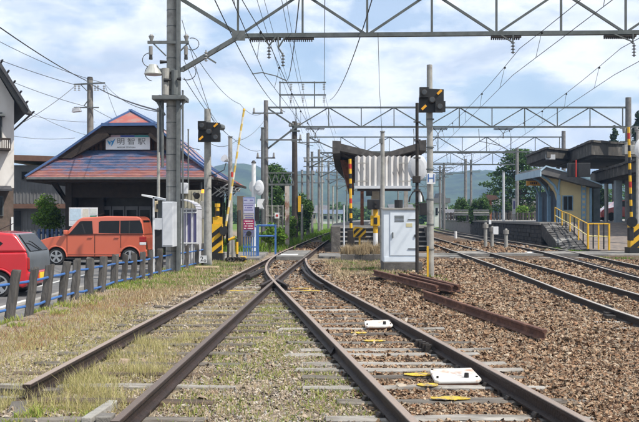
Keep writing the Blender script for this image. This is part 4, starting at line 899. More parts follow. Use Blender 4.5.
# the two long side slopes: lower flare and upper steep part, in strips
def side(xe_, gx, ux, ax, m, sgn):
    prof = [(xe_, ze, Yf, Ybe), (gx, GL.z, Y1g-.35, Yb_), (ux, UL.z, Y1g-.35, Yb_), (ax, AP.z, AP.y, 43.6)]
    for k in range(3):
        (xa_, za2, y0a, y1a), (xb_, zb2, y0b, y1b) = prof[k], prof[k+1]; nn_ = 6 if k < 2 else 3
        for i in range(nn_):
            u0, u1 = i/nn_, (i+1)/nn_; f = lambda u, A, B: A+(B-A)*u
            p = [(f(u0, xa_, xb_), f(u0, y0a, y0b), f(u0, za2, zb2)+.03), (f(u0, xa_, xb_), f(u0, y1a, y1b), f(u0, za2, zb2)+.03), (f(u1, xa_, xb_), f(u1, y1a, y1b), f(u1, za2, zb2)+.005), (f(u1, xa_, xb_), f(u1, y0a, y0b), f(u1, za2, zb2)+.005)]
            MB().prism(p, (0, 0, -.04)).build('roof_course', m[i % len(m)], sb)
side(XL, GL.x, UL.x, AP.x, [pink_roof, red_roof, pink_roof], -1); side(XR, GR.x, UR.x, AP.x, [pink_roof, pink_roof, pink_roof], 1)
MB().prism([UL+Vector((0, 0, .02)), UR+Vector((0, 0, .02)), AP+Vector((0, 0, .02))], (0, .05, -.05)).build('clipped_hip', red_roof, sb)
# back gable and back skirt
MB().prism([(GL.x, Yb_, GL.z), (UL.x, Yb_, UL.z), BP, (UR.x, Yb_, UR.z), (GR.x, Yb_, GR.z)], (0, -.1, 0)).build('back_gable', wood_dark, sb)
MB().prism([EBL, EBR, (GR.x, Yb_, GR.z), (GL.x, Yb_, GL.z)], (0, -.02, -.05)).build('back_skirt', red_roof, sb)
# blue verge boards and ridge lines
b = MB()
b.bar(UL+Vector((-.05, -.06, .03)), UR+Vector((.05, -.06, .03)), .10, .12); b.bar(UL+Vector((0, -.06, .03)), GL+Vector((0, -.4, .03)), .08, .08); b.bar(UR+Vector((0, -.06, .03)), GR+Vector((0, -.4, .03)), .08, .08)
b.build('verge_board', blue_trim, sb)
for p_, q2, w2, h2 in ((GL+Vector((0, -.4, .05)), EL+Vector((0, 0, .05)), .10, .07), (GR+Vector((0, -.4, .05)), ER+Vector((0, 0, .05)), .10, .07), (AP+Vector((0, 0, .06)), BP+Vector((0, 0, .06)), .14, .1), (UL+Vector((0, 0, .04)), AP+Vector((0, 0, .05)), .07, .07), (UR+Vector((0, 0, .04)), AP+Vector((0, 0, .05)), .07, .07)):
    MB().bar(p_, q2, w2, h2).build('hip_cap', blue_trim, sb)
MB().cyl((XL+.1, Yf-.09, ze-.05), (XR-.1, Yf-.09, ze-.05), .045, None, 8).build('gutter', steel_grey, sb)
MB().cyl((PX(203, 36.4)+.1, Yf+.2, ze-.1), (PX(203, 36.4)+.1, Yf+.2, -.3), .035, None, 8).build('downpipe', steel_grey, sb)
for f in (.33, .66):
    b = MB(); pU = UR.lerp(AP, f*.0)+Vector((0, (Yb_-UR.y)*f, .035)); pG = GR+Vector((0, -.35+(Yb_-UR.y)*f, .035)); b.bar(pU, pG, .10, .06); b.bar(pG, (XR+.1, Yf+(Ybe-Yf)*f, ze+.05), .10, .06); b.build('roof_batten', blue_trim, sb)
# dark soffit of the verge and gable wall
for a, c in ((UL, GL), (UR, GR)):
    s = 1 if a is UL else -1; MB().prism([a+Vector((0, 0, -.03)), c+Vector((0, -.35, -.03)), c+Vector((s*.55, -.35, -.03)), a+Vector((s*.25, 0, -.40))], (0, .30, 0)).build('barge_board', wood_dark, sb)
MB().prism([UL+Vector((0, .02, -.05)), UR+Vector((0, .02, -.05)), UR+Vector((-.1, .02, -.32)), UL+Vector((.1, .02, -.32))], (0, .3, 0)).build('barge_board', wood_dark, sb)
yg = Y1g+.12; zt_ = UL.z-.06
MB().prism([(GL.x+.1, yg+.1, GL.z-.1), (GR.x-.1, yg+.1, GR.z-.1), (UR.x, yg+.1, zt_), (UL.x, yg+.1, zt_)], (0, .1, 0)).build('gable_wall', wood_dark, sb)
for k in range(26):
    x_ = GL.x+.3+k*(GR.x-GL.x-.6)/25; d_ = min(x_-GL.x, GR.x-x_); zt2 = min(zt_, GL.z+d_*(UL.z-GL.z)/(UL.x-GL.x)-.1)
    if zt2 > top_y+.05: MB().bb(x_-.05, x_+.05, yg+.06, yg+.1, top_y-.1, zt2).build('gable_slat', mat('red_brown_timber', (.09, .045, .03), (.05, .03, .022), 5, .85), sb)
# name sign
zs0, zs1 = PZ(149.6, 36), PZ(134.9, 36); xs0, xs1 = PX(106, 36), PX(150, 36)
sg = MB().bb(xs0, xs1, 35.96, 36.08, zs0, zs1).build('name_sign', mat('sign_white', (.70, .73, .76), (.62, .65, .68), 2, .5), sb)
for u0, u1, c in ((0, .33, (.45, .35, .42)), (.33, .66, (.03, .08, .40)), (.66, 1, (.02, .28, .32))): MB().bb(xs0+.02+(xs1-xs0-.04)*u0, xs0+.02+(xs1-xs0-.04)*u1-.001, 35.95, 35.958, zs1-.09, zs1-.015).build('colour_band', mat('band%d' % int(u0*100), c, c, 3, .5), sg)
dk = mat('sign_ink', (.10, .10, .10), (.13, .13, .13), 3, .6)
text('明 智 駅', (PX(131.5, 36), 35.952, zs0+(zs1-zs0)*.52), .29, dk, sg, sx=1.12); text('AKECHI  STATION', (PX(126.5, 36), 35.952, zs0+.085), .085, dk, sg, sx=1.05)
cx_, cz_ = PX(111.5, 36), zs0+(zs1-zs0)*.47
bf = MB()
for pts in ([(-.16, .09), (-.02, .01), (-.05, -.10), (-.12, -.02)], [(.17, .16), (.03, .05), (-.01, -.16), (.06, -.08)], [(-.02, .10), (.04, .04), (-.02, .0)]): bf.prism([(cx_+x_, 35.95, cz_+z_) for x_, z_ in pts], (0, .008, 0))
bf.build('emblem', mat('emblem_blue', (.03, .22, .50), (.04, .30, .55), 4, .5), sg)
# eave fascia, soffit, walls
b = MB(); b.bb(XL, XR, Yf-.04, Yf+.02, ze-.09, ze+.02); b.bb(XL-.02, XL+.04, Yf, Ybe, ze-.09, ze); b.bar((XR+.02, Yf, ze-.05), (XR+.27, Ybe, ze-.05), .07, .10); b.build('eave_fascia', wood_dark, sb)
MB().bb(XL+.05, XR-.02, Yf+.03, Ybe-.05, ze-.16, ze-.10).build('soffit', wood_dark, sb)
for k in range(16):
    y_ = Yf+.3+k*.67; MB().bb(XR-1.4, XR-.01, y_, y_+.08, ze-.26, ze-.161).build('rafter_tail', wood_dark, sb)
WLx, WRx = PX(66, 36.4), PX(203, 36.4)
MB().bb(WLx, WLx+.25, 36.3, 36.55, -.3, ze-.16).build('corner_post', wood_dark, sb)
MB().prism([(WLx-.0, 36.35, ze-1.0), (WLx, 36.35, ze-.75), (XL+.6, 36.35, ze-.17), (XL+.85, 36.35, ze-.17)], (0, .15, 0)).build('eave_bracket', wood_dark, sb)
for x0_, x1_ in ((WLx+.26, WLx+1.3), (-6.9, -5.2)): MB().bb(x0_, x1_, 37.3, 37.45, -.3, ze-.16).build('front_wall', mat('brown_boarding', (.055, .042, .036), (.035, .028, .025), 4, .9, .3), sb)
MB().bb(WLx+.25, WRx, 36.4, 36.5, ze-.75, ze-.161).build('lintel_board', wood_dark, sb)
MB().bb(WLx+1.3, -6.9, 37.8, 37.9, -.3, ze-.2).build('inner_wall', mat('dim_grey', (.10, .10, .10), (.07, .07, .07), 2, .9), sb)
for k in range(4):
    x_ = PX(98, 37.6)+k*.56; d_ = MB().bb(x_, x_+.52, 37.7, 37.76, -.3, 1.75).build('shutter_panel', mat('shutter_grey', (.20, .20, .21), (.15, .15, .16), 2, .7), sb)
    MB().bb(x_+.06, x_+.46, 37.68, 37.70, .75, 1.6).build('pane', glass, d_)
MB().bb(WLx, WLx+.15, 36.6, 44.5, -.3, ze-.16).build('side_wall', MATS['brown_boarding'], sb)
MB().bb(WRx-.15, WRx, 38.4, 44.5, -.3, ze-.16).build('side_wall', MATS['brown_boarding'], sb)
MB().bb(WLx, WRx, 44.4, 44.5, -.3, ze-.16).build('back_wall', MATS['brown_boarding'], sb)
for k, y_ in enumerate((38.5, 40.8, 43.0)): MB().bb(WRx+.001, WRx+.05, y_, y_+1.5, .6, 2.0).build('window', glass, sb)
for x_, y_ in ((XR-.9, 36.2), (XR-.75, 39.5), (XR-.7, 42.8), (XR-.6, 45.2)): MB().bb(x_-.08, x_+.08, y_-.08, y_+.08, -.3, ze-.16).build('veranda_post', wood_dark, sb)
# lean-to wall and white brackets under the right eave
MB().bb(PX(237, 40), PX(243.5, 40), 40, 45, -.3, PZ(196, 40)).build('annex_wall', mat('beige_brown_board', (.22, .17, .12), (.15, .115, .085), 3, .9, .2), sb)
MB().bb(PX(238.3, 40), PX(241, 40), 39.94, 39.998, -.25, PZ(210, 40)).build('annex_door', mat('dim_grey', (.10, .10, .10)), sb)
for k in range(5):
    y_ = 38.0+k*1.6; MB().bar((XR-.55, y_, ze-.62), (XR+.12, y_, ze-.14), .05).build('eave_brace', white, sb); MB().bar((XR-.55, y_, ze-.2), (XR-.15, y_, ze-.5), .035).build('eave_brace', white, sb)
MB().bar((XR-.15, 37.9, ze-.28), (XR+.05, 44.6, ze-.28), .05).build('eave_rail', white, sb)
# notice boards in front
def board(label, px0, px1, py0, py1, Y, m, marks):
    t_ = thing('notice_board', label, 'notice board', (PX((px0+px1)/2, Y), Y, -.3), 'posters before the station'); bd = MB().bb(PX(px0, Y), PX(px1, Y), Y, Y+.04, PZ(py1, Y), PZ(py0, Y)).build('board', m, t_)
    MB().bb(PX(px0+1, Y), PX(px0+2.2, Y), Y+.04, Y+.09, -.3, PZ(py0, Y)).build('leg', steel_grey, t_); MB().bb(PX(px1-2.2, Y), PX(px1-1, Y), Y+.04, Y+.09, -.3, PZ(py0, Y)).build('leg', steel_grey, t_)
    for (u0, v0, u1, v1, c) in marks:
        w = PX(px1, Y)-PX(px0, Y); h = PZ(py0, Y)-PZ(py1, Y); MB().bb(PX(px0, Y)+w*u0, PX(px0, Y)+w*u1, Y-.006, Y-.001, PZ(py1, Y)+h*v0, PZ(py1, Y)+h*v1).build('poster', mat('poster%s' % str(c), c, tuple(q*.85 for q in c), 14, .7), bd)
board('pale blue and white poster board behind the orange van', 69, 82, 207.5, 226, 34.6, white, [(.06, .3, .94, .93, (.48, .62, .72)), (.1, .08, .9, .26, (.6, .65, .68))])
board('narrow cream poster board behind the orange van, between the blue and the green one', 82.3, 89, 207.5, 222, 34.65, white, [(.1, .1, .9, .9, (.60, .58, .50))])
board('white poster board with a dark green lower half behind the orange van', 89.3, 97.5, 207.5, 222, 34.65, white, [(.1, .08, .9, .45, (.05, .22, .14)), (.1, .55, .9, .9, (.6, .64, .6))])
# ------------------------------------------------------------------ objects round the banded pole and crossing, left
def thinpole(label, px, y0, Y, r, m=steel_grey, zb=-.3): return simple_pole(label, px, y0, 0, Y, r, m, zb=zb)
t_ = thinpole('thin light grey pole with a yellow telephone box, just left of the banded pole', 158.5, 109, 30.0, .055, pole_concrete, LOT)
bx = MB().box(P(158, 206.5, 29.85), (.24, .16, .36)).build('phone_box', mat('old_cream', (.55, .45, .28), (.45, .36, .22), 4, .6), t_, bevel=.02)
MB().box(P(158, 206.5, 29.76), (.11, .03, .16)).build('phone_box_face', black, bx)
thinpole('very thin pole between the banded pole and the left signal pole', 188.3, 130, 32.0, .03, steel_grey)
t_ = thinpole('grey pole with a loudspeaker horn beside the raised barrier arm', 230.3, 137, 36.5, .10, pole_concrete, -.2)
MB().cyl(P(228, 161, 36.3), P(224, 158, 36.1), .05, .16, 10).build('horn_speaker', pale, t_)
# white booth behind the banded pole
Y = 27.0
wb = thing('equipment_booth', 'open white booth with a thin slanted roof, half hidden by the banded pole', 'booth', (PX(165, Y), Y, LOT))
MB().prism([P(141.5, 194.2, Y), P(172, 200.5, Y), P(172, 202.5, Y), P(141.5, 195.8, Y)], (0, 1.3, 0)).build('roof', white, wb)
MB().bb(PX(152.7, Y), PX(154.3, Y), Y, Y+.06, LOT, PZ(197, Y)).build('post', white, wb)
MB().bb(PX(154.3, Y), PX(163, Y), Y+.02, Y+.06, PZ(229.5, Y), PZ(218, Y)).build('front_panel', pale, wb)
MB().bb(PX(155, Y), PX(162.5, Y), Y+.10, Y+.14, LOT+.1, PZ(230, Y)).build('lower_grille', black, wb)
MB().bb(PX(155, Y), PX(162.5, Y), Y+.5, Y+.54, PZ(218, Y), PZ(200, Y)).build('back_panel', steel_grey, wb)
pc = thing('pole_cabinet', 'tall white cabinet strapped in front of the banded pole above the fence', 'cabinet', (PX(167.8, 22.9), 22.9, PZ(247, 22.9)))
MB().bb(PX(162, 22.7), PX(173.2, 22.7), 22.7, 23.33, PZ(247, 22.7), PZ(201.5, 22.7)).build('body', pale, pc, bevel=.012)
MB().bb(PX(162.6, 22.7), PX(172.6, 22.7), 22.675, 22.698, PZ(245.5, 22.7), PZ(202.5, 22.7)).build('door', pale, pc, bevel=.006)
MB().bb(PX(170.3, Y), PX(171.3, Y), Y-.05, Y+.6, PZ(246, Y), PZ(201, Y)).build('side_panel', mat('sunlit_white', (.78, .79, .80), (.72, .73, .74), 3, .5), wb, bevel=.008)  # right side in a brighter white, sunlight on it put into the colour
# curtained kiosk with curved awning
Y = 27.6
ks = thing('kiosk', 'small kiosk with purple and white striped curtain and curved pale awning', 'kiosk', (PX(189, Y), Y, LOT))
b = MB(); rings = []
for k in range(6):
    a = R(90*k/5); x_ = PX(181, Y)+(PX(197.5, Y)-PX(181, Y))*math.sin(a); z_ = PZ(208.5, Y)+(PZ(199.5, Y)-PZ(208.5, Y))*math.cos(a); rings.append([(x_, Y-.25, z_), (x_, Y+1.0, z_), (x_, Y+1.0, z_-.03), (x_, Y-.25, z_-.03)])
b.loft(rings).build('awning', mat('awning_pale', (.50, .50, .56), (.42, .42, .48), 3, .6), ks)
for k in range(5): 
    a = R(15+15*k); x_ = PX(181, Y)+(PX(197.5, Y)-PX(181, Y))*math.sin(a); z_ = PZ(208.5, Y)+(PZ(199.5, Y)-PZ(208.5, Y))*math.cos(a); MB().bb(x_-.012, x_+.012, Y-.26, Y+1.0, z_-.005, z_+.015).build('awning_rib', white, ks)
for px in (181.5, 186.5, 192, 197): MB().bb(PX(px-.5, Y), PX(px+.5, Y), Y-.02, Y+.03, LOT, PZ(208, Y)).build('frame_post', white, ks)
for py in (209, 212.5, 243): MB().bb(PX(181, Y), PX(197.5, Y), Y-.03, Y-.021, PZ(py+.6, Y), PZ(py-.6, Y)).build('frame_rail', white, ks)
cur = [mat('curtain_purple', (.16, .15, .32), (.20, .19, .36), 3, .9), mat('curtain_white', (.50, .48, .54), (.55, .53, .58), 3, .9)]
for k in range(14):
    x_ = PX(181.8+k*1.1, Y); MB().cyl((x_+.015, Y+.06, PZ(243, Y)), (x_+.015, Y+.06, PZ(212, Y)), .021, None, 7).build('curtain_fold', cur[(k % 3) != 0 and k % 2 == 0], ks)
MB().bb(PX(181, Y), PX(197.5, Y), Y+.1, Y+1.0, LOT, PZ(209, Y)).build('body', mat('kiosk_body', (.45, .45, .47), (.38, .38, .4), 3, .8), ks)
# cream sheds behind
Y = 31.4
cs = thing('cream_shed', 'cream boarded shed wall with a meter box between kiosk and left signal pole', 'shed', (PX(196, Y), Y, -.3))
b = MB().bb(PX(184, Y), PX(205.5, Y), Y, Y+1.6, -.3, PZ(190, Y)).build('wall', mat('cream_board', (.38, .36, .27), (.32, .30, .23), 3, .85), cs)
for k in range(6): MB().bb(PX(184.5+k*3.5, Y), PX(184.9+k*3.5, Y), Y-.015, Y-.001, -.25, PZ(191, Y)).build('batten', mat('batten_grey', (.25, .24, .19), (.2, .19, .15), 3, .85), cs)
MB().bb(PX(200, 31), PX(207, 31), 31.0, 31.25, PZ(219, 31), PZ(201, 31)).build('meter_box', pole_concrete, cs, bevel=.02)
MB().bb(PX(181, 31.3), PX(188, 31.3), 31.1, 31.38, PZ(194, 31.3), PZ(183, 31.3)).build('junction_box', pale, cs, bevel=.02)
MB().cyl(P(194, 194, 31.2), P(197, 196, 31.0), .06, .12, 8).build('horn', black, cs)
lt = MB().cyl(P(203.5, 193, 30.9), P(203.5, 189.5, 30.9), .09, .07, 10).build('warning_lamp', emit('orange_lamp', (1.0, .35, .03), 1.2), cs)
# crossing barrier machines -------------------------------------------------
def striped(b_par, p0, p1, r, cols, n, name='stripe', rect=False):
    p0, p1 = Vector(p0), Vector(p1)
    for k in range(n):
        a, c = p0.lerp(p1, k/n), p0.lerp(p1, (k+1)/n); MB().cyl(a, c, r, None, 8).build(name, cols[k % len(cols)], b_par)
def hazard_box(par, x0, x1, y0, y1, z0, z1, name='machine_case', rows=3):
    bx = MB().bb(x0, x1, y0, y1, z0, z1).build(name, yellow, par); h = (z1-z0)/rows; w = x1-x0
    for k in range(rows):
        pg = clip_strip(x0+.003, x1-.003, z0+.003, z1-.003, h*(k-.45), h*.5, .8)
        if len(pg) > 2: MB().prism([(a, y0-.008, c) for a, c in pg], (0, .007, 0)).build('stripe', black, bx)
    return bx
arm_yellow = mat('arm_yellow', (.66, .46, .10), (.58, .40, .08), 4, .5)
amber_white = mat('arm_white', (.72, .66, .52), (.65, .6, .48), 4, .5)
Y = 29.6
bl_ = thing('crossing_barrier', 'striped barrier machine with long yellow and white arm raised, left of the tracks', 'level crossing barrier', (PX(217, Y), Y, -.2))
hazard_box(bl_, PX(212, Y), PX(222, Y), Y, Y+.3, PZ(253, Y), PZ(224, Y))
MB().bb(PX(212.5, Y), PX(221.5, Y), Y+.05, Y+.3, PZ(224, Y), PZ(217, Y)).build('upper_case', yellow, bl_, bevel=.01)
MB().cyl(P(217.5, 217, Y+.15), P(217.5, 205, Y+.15), .06, None, 8).build('post', yellow, bl_); MB().cyl(P(217.5, 207, Y+.15), P(217.5, 203.5, Y+.15), .09, None, 8).build('post_cap', yellow, bl_)
MB().bb(PX(215.8, Y), PX(219.2, Y), Y, Y+.04, PZ(216, Y), PZ(211, Y)).build('lamp_case', black, bl_)
MB().bb(PX(211, Y), PX(223, Y), Y-.1, Y+.5, -.2, PZ(253, Y)).build('foot_block', black, bl_)
MB().cyl(P(223.5, 231, Y-.1), P(223.5, 231, Y+.2), .14, None, 12).build('pivot', black, bl_)
MB().bar(P(224, 236, Y), P(225.5, 226, Y), .09, .09).build('arm_socket', black, bl_)
striped(bl_, P(225.5, 228, Y), P(244, 110, Y), .034, (arm_yellow, amber_white), 17, 'arm_stripe')
MB().cyl(P(244, 110.5, Y), P(244.3, 108.5, Y), .05, .03, 8).build('arm_tip', yellow, bl_)
MB().cyl(P(232, 177, Y-.06), P(232, 172, Y-.06), .035, None, 8).build('arm_lamp', red, bl_)
# low yellow-topped posts beside it
for px, y0, y1, Y, lb in ((233, 246, 262, 28.5, 'left one'), (240.5, 249, 262, 28.6, 'right one')):
    if px > 236: continue
    MB().cyl((PX(px, Y), Y, -.2), (PX(px, Y), Y, PZ(240, Y)), .055, None, 10).build('short_pole', concrete, None, label='short grey pipe post standing by the left barrier machine', category='post')
gf = thing('guard_frame', 'low black pipe hoop with yellow ends beside the left barrier', 'guard rail', (PX(236, 28.7), 28.7, -.2))
MB().tube([P(228, 262, 28.7), P(228, 244, 28.7), P(229, 239.5, 28.7), P(234, 237.5, 28.7), P(237, 239, 28.7), P(237, 262, 28.7)], .035, 6).build('hoop', black, gf)
MB().cyl(P(237, 254, 28.7), P(237, 242, 28.7), .045, None, 8).build('yellow_sleeve', yellow, gf); MB().cyl(P(228.5, 240, 28.7), P(235, 237.3, 28.7), .043, None, 8).build('yellow_sleeve', yellow, gf)
b = MB()
b.tube([P(227+17*k/70+2.2*math.cos(k*.9), 259.5+1.8*math.sin(k*.9), 28.4+.25*math.sin(k*.5)) for k in range(71)], .028, 5)
b.build('cable_heap', dark_iron, None, label='dark heap of cable and fittings at the foot of the left barrier', category='cable heap')
b = MB(); b.bb(PX(240, 28.9), PX(246, 28.9), 28.8, 29.1, -.15, .03); b.build('yellow_marker_block', yellow, None, label='small yellow block on the crossing beside the cable heap', category='block', bevel=.02)
MB().bb(PX(226, 30.5), PX(250, 30.5), 30.4, 30.46, -.018, -.012).build('road_line', paint_yellow, kind='structure')
# signboard and blue gate
Y = 31.0
sb_ = thing('notice_sign', 'tall framed notice board, pale blue above and crimson below, on the blue gate', 'notice board', (PX(249, Y), Y, -.1))
x0, x1 = PX(243, Y), PX(254.7, Y); bd = MB().bb(x0, x1, Y-.03, Y+.03, PZ(237, Y), PZ(197, Y)).build('frame', mat('sign_frame_blue', (.20, .25, .42), (.15, .2, .35), 4, .5), sb_)
ink = mat('ink_blue', (.10, .10, .30), (.14, .12, .34), 3, .6); inkr = mat('ink_white', (.75, .7, .7), (.7, .66, .66), 3, .6)
for y0, y1, c in ((198.5, 203, (.38, .40, .55)), (203.5, 213, (.42, .42, .56)), (213.5, 219, (.40, .38, .36)), (219.5, 229.5, (.32, .02, .09)), (230.5, 236.5, (.16, .17, .24))):
    pn = MB().bb(x0+.02, x1-.02, Y-.045, Y-.031, PZ(y1, Y), PZ(y0, Y)).build('panel', mat('sgn%d' % int(y0), c, tuple(q*.85 for q in c), 3, .5), bd)
    lb_ = MB(); xc = (x0+x1)/2
    for ly in np.arange(y0+1.7, y1-.8, 2.4):
        w = random.uniform(.30, .42)*(x1-x0); n_ = 8
        for q in range(n_):
            if random.random() < .85: u = xc-w+q*2*w/n_; lb_.bb(u, u+2*w/n_*.72, Y-.049, Y-.0455, PZ(ly+.55, Y), PZ(ly-.55, Y))
    if lb_.v: lb_.build('lettering', inkr if c[1] < .1 else ink, pn, kind='stuff')
MB().cyl(P(249, 233.5, Y-.06), P(249, 233.5, Y-.05), .09, None, 14).build('emblem_disc', black, bd)
bg_ = thing('blue_gate', 'bright blue railing gate below the notice board', 'gate', (PX(249, Y), Y+.1, -.1))
for px in (243.5, 246, 248.5, 251, 253.5, 256): MB().bb(PX(px-.55, Y), PX(px+.55, Y), Y+.06, Y+.12, -.1, PZ(226, Y)).build('bar', blue_paint, bg_)
for py in (226.5, 247): MB().bb(PX(243, Y), PX(256.5, Y), Y+.05, Y+.13, PZ(py+.7, Y), PZ(py-.7, Y)).build('rail', blue_paint, bg_)
br = thing('blue_guard_rail', 'blue pipe guard rail to the right of the notice board', 'guard rail', (PX(266, 31.6), 31.6, -.1))
for px in (258, 275.5): MB().bb(PX(px-.9, 31.6), PX(px+.9, 31.6), 31.55, 31.65, -.1, PZ(224.5, 31.6)).build('post', blue_paint, br)
for py in (225.5, 236): MB().cyl(P(257, py, 31.6), P(276, py, 31.6), .035, None, 8).build('rail', blue_paint, br)
# crossing warning post with white discs (seen from behind)
Y = 33.0
ws = thing('crossing_signal', 'white crossing warning post with black finial, seen from behind with pale lamp discs', 'level crossing signal', (PX(253.5, Y), Y, -.1))
MB().cyl(P(253.7, 251, Y), P(253.7, 163, Y), .08, .075, 12).build('post', white, ws); MB().cyl(P(253.7, 163, Y), P(253.7, 160.5, Y), .10, .04, 12).build('finial', black, ws)
disc(ws, 254.5, 264, 180, 195.5, Y-.15, pale, 'lamp_disc'); disc(ws, 249, 256, 181, 192, Y+.15, white, 'lamp_disc')
MB().cyl(P(258, 188, Y-.25), P(258, 188, Y-.1), .10, .12, 10).build('lamp_case', pale, ws)
MB().prism([P(257, 199, Y), P(264.5, 199, Y), P(262, 204, Y), P(264, 209, Y), P(257, 209, Y)], (0, .1, 0)).build('direction_box', white, ws)
MB().bar(P(253, 210, Y-.05), P(263, 209, Y-.05), .05).build('bracket', steel_grey, ws); MB().box(P(257, 214, Y-.1), (.16, .16, .5)).build('bell_case', black, ws)
# left crossing signal frame, far: fences and lattice gantry behind
t_ = thing('pipe_lattice_bridge', 'grey steel lattice bridge on a whitish rusty post beyond the crossing', 'lattice gantry', (PX(286, 44), 44, -.18))
b = MB().bb(PX(268, 44), PX(294, 44), 43.95, 44.05, PZ(185.6, 44), PZ(183.6, 44)).build('chord', steel_grey, t_); MB().bb(PX(268, 44), PX(294, 44), 43.95, 44.05, PZ(173.6, 44), PZ(172.4, 44)).build('chord', steel_grey, t_)
for k in range(7):
    x0_, x1_ = 268+k*3.7, 268+(k+1)*3.7; MB().bar(P(x0_, 183.6 if k % 2 else 173.6, 44), P(x1_, 173.6 if k % 2 else 183.6, 44), .05).build('lattice_bar', steel_grey, b)
MB().bb(PX(285, 44), PX(289.3, 44), 43.9, 44.1, -.2, PZ(186, 44)).build('post', mat('rusty_white_post', (.50, .46, .42), (.40, .34, .30), 3, .8, c3=(.25, .12, .07), c3scale=3, c3pos=(.52, .64)), t_)
MB().bb(PX(271, 44), PX(272.6, 44), 43.95, 44.05, -.2, PZ(186, 44)).build('post', steel_grey, t_)
wf = thing('mesh_fence', 'pale mesh fence panels with a small red and white notice beyond the crossing', 'fence', (PX(275, 42), 42, -.18))
for px in (266, 272, 278, 283): MB().cyl((PX(px, 42), 42, -.2), P(px, 205, 42), .03, None, 6).build('post', pole_concrete, wf)
for py in (206, 216, 226): MB().cyl(P(266, py, 42), P(283, py, 42), .018, None, 5).build('rail', pole_concrete, wf)
for k in range(16): MB().cyl(P(266.5+k*1.05, 232, 42.02), P(266.5+k*1.05, 206, 42.02), .008, None, 4).build('wire_bar', pole_concrete, wf)
MB().box(P(277, 215.5, 41.9), (.22, .02, .26)).build('notice', white, wf); MB().box(P(277, 215.5, 41.88), (.10, .01, .10)).build('notice_mark', red, wf)
simple_pole('thin second pole just left of the grey gantry pole beyond the crossing', 262.6, 128, 0, 46, .10, steel_grey, zb=-.18)
# the dark wooden pole by the line
t_ = thing('utility_pole', 'dark brown timber pole with crossarms standing beside the line beyond the crossing', 'utility pole', (PX(295, 56), 56, -.18))
MB().cyl((PX(295, 56), 56, -.2), (PX(294.5, 56), 56, PZ(121.5, 56)), .21, .16, 10).build('pole', mat('tarred_wood', (.07, .055, .045), (.04, .033, .028), 5, .9, .5), t_)
for py, h in ((126, 5), (131, 4)): MB().bar(P(294-h, py, 55.8), P(294+h+2, py, 55.8), .09).build('crossarm', truss_steel, t_)
for px in (290, 292.5, 298, 300): b = MB(); b.cyl(P(px, 126, 55.8), P(px, 122.8, 55.8), .09, .06, 8); b.build('insulator', insul, t_)
MB().bb(PX(298, 56), PX(301, 56), 55.8, 55.9, PZ(212, 56), PZ(196, 56)).build('yellow_sleeve', yellow, t_)
for px, y0, Y in ((296, 185, 58), (302, 205, 52)): simple_pole('short grey post at the foot of the dark timber pole, '+('taller' if y0 < 200 else 'shorter')+' one', px, y0, 0, Y, .08, pole_concrete, zb=-.18)
# extra line-side poles down the line
for px, y0, Y, lb in ((322, 158, 90, 'first'), (333, 186, 100, 'second'), (344, 205, 33, None)):
    if lb: simple_pole('slim far pole in the row beside the line, %s one right of the tallest poles' % lb, px, y0, 0, Y, .12, pole_concrete, zb=-.18)
    else: simple_pole('thin pale grey post at the corner of the middle platform steps', px, y0, 0, 34, .035, pale, zb=-.1)
# street pole far left
Y = 44.0
t_ = thing('street_utility_pole', 'street utility pole with two crossarms and a hooded lamp rising behind the station roof', 'utility pole', (PX(90.3, Y), Y, -.3))
MB().cyl((PX(91, Y), Y, -.3), P(90, 78.5, Y), .20, .14, 12).build('pole', mat('brown_concrete', (.20, .19, .17), (.14, .13, .12), 4, .9), t_); MB().cyl(P(90, 79.5, Y), P(90, 77, Y), .15, .12, 10).build('cap', dark_iron, t_)
MB().bar(P(74, 84.5, Y-.2), P(105, 83, Y-.2), .07).build('crossarm', steel_grey, t_); MB().bar(P(74, 107.5, Y-.2), P(99, 107.5, Y-.2), .06).build('crossarm', steel_grey, t_)
for px in (75, 79, 95, 98, 104): b = MB(); insulator(b, P(px, 85, Y-.2), .28, .07, 3); b.build('insulator', insul, t_)
b = MB(); b.bar(P(81, 85, Y-.2), P(88, 92, Y-.2), .04); b.bar(P(84, 106, Y-.2), P(89, 99, Y-.2), .04); b.build('crossarm_strut', steel_grey, t_)
MB().prism([P(71.5, 112, Y-.4), P(72.5, 108, Y-.4), P(79, 107.5, Y-.4), P(80, 111, Y-.4)], (0, .35, 0)).build('lamp_hood', pale, t_)
# plinth with striped board and plants in front of the steps, middle crossing gear
Y = 29.0
MB().bb(PX(341, Y), PX(384, Y), Y, Y+.55, -.22, .10).build('concrete_kerb_block', concrete_dark, None, bevel=.02, label='long dark concrete kerb block with weeds growing on it, left of the white cabinet', category='kerb')
t_ = thing('hazard_board', 'small yellow and black diagonally striped board standing before the platform steps', 'hazard board', (PX(360, 30), 30, .1))
x0, x1, z0, z1 = PX(353.5, 30), PX(366, 30), PZ(237.3, 30), PZ(227, 30); bd = MB().prism([(x0, 30, z0), (x1, 30, z0), (x1, 30, z1-.04), (x0+.04, 30, z1+.02), (x0-.02, 30, z1-.08)], (0, .03, 0)).build('board', yellow, t_)
w = x1-x0; h = z1-z0
for k in range(3):
    pg = clip_strip(x0+.004, x1-.004, z0+.004, z1-.045, -.36+k*.22, .11, 1.0)
    if len(pg) > 2: MB().prism([(a, 29.99, c) for a, c in pg], (0, .009, 0)).build('stripe', black, bd)
MB().bb(PX(358.8, 30), PX(360.5, 30), 30.03, 30.08, -.15, z0+.05).build('stake', yellow, t_)
t_ = thing('crossing_barrier', 'raised slender barrier arm banded yellow, black and red, left of the white corrugated wall', 'level crossing barrier', (PX(350.5, 31), 31, -.1))
striped(t_, P(351, 228, 31), P(350, 159, 31), .05, (yellow, black, yellow, black, yellow, red, yellow), 14, 'arm_stripe'); MB().bb(PX(347.5, 31), PX(354.5, 31), 30.9, 31.25, -.1, PZ(230, 31)).build('machine_case', dark_iron, t_, bevel=.02)
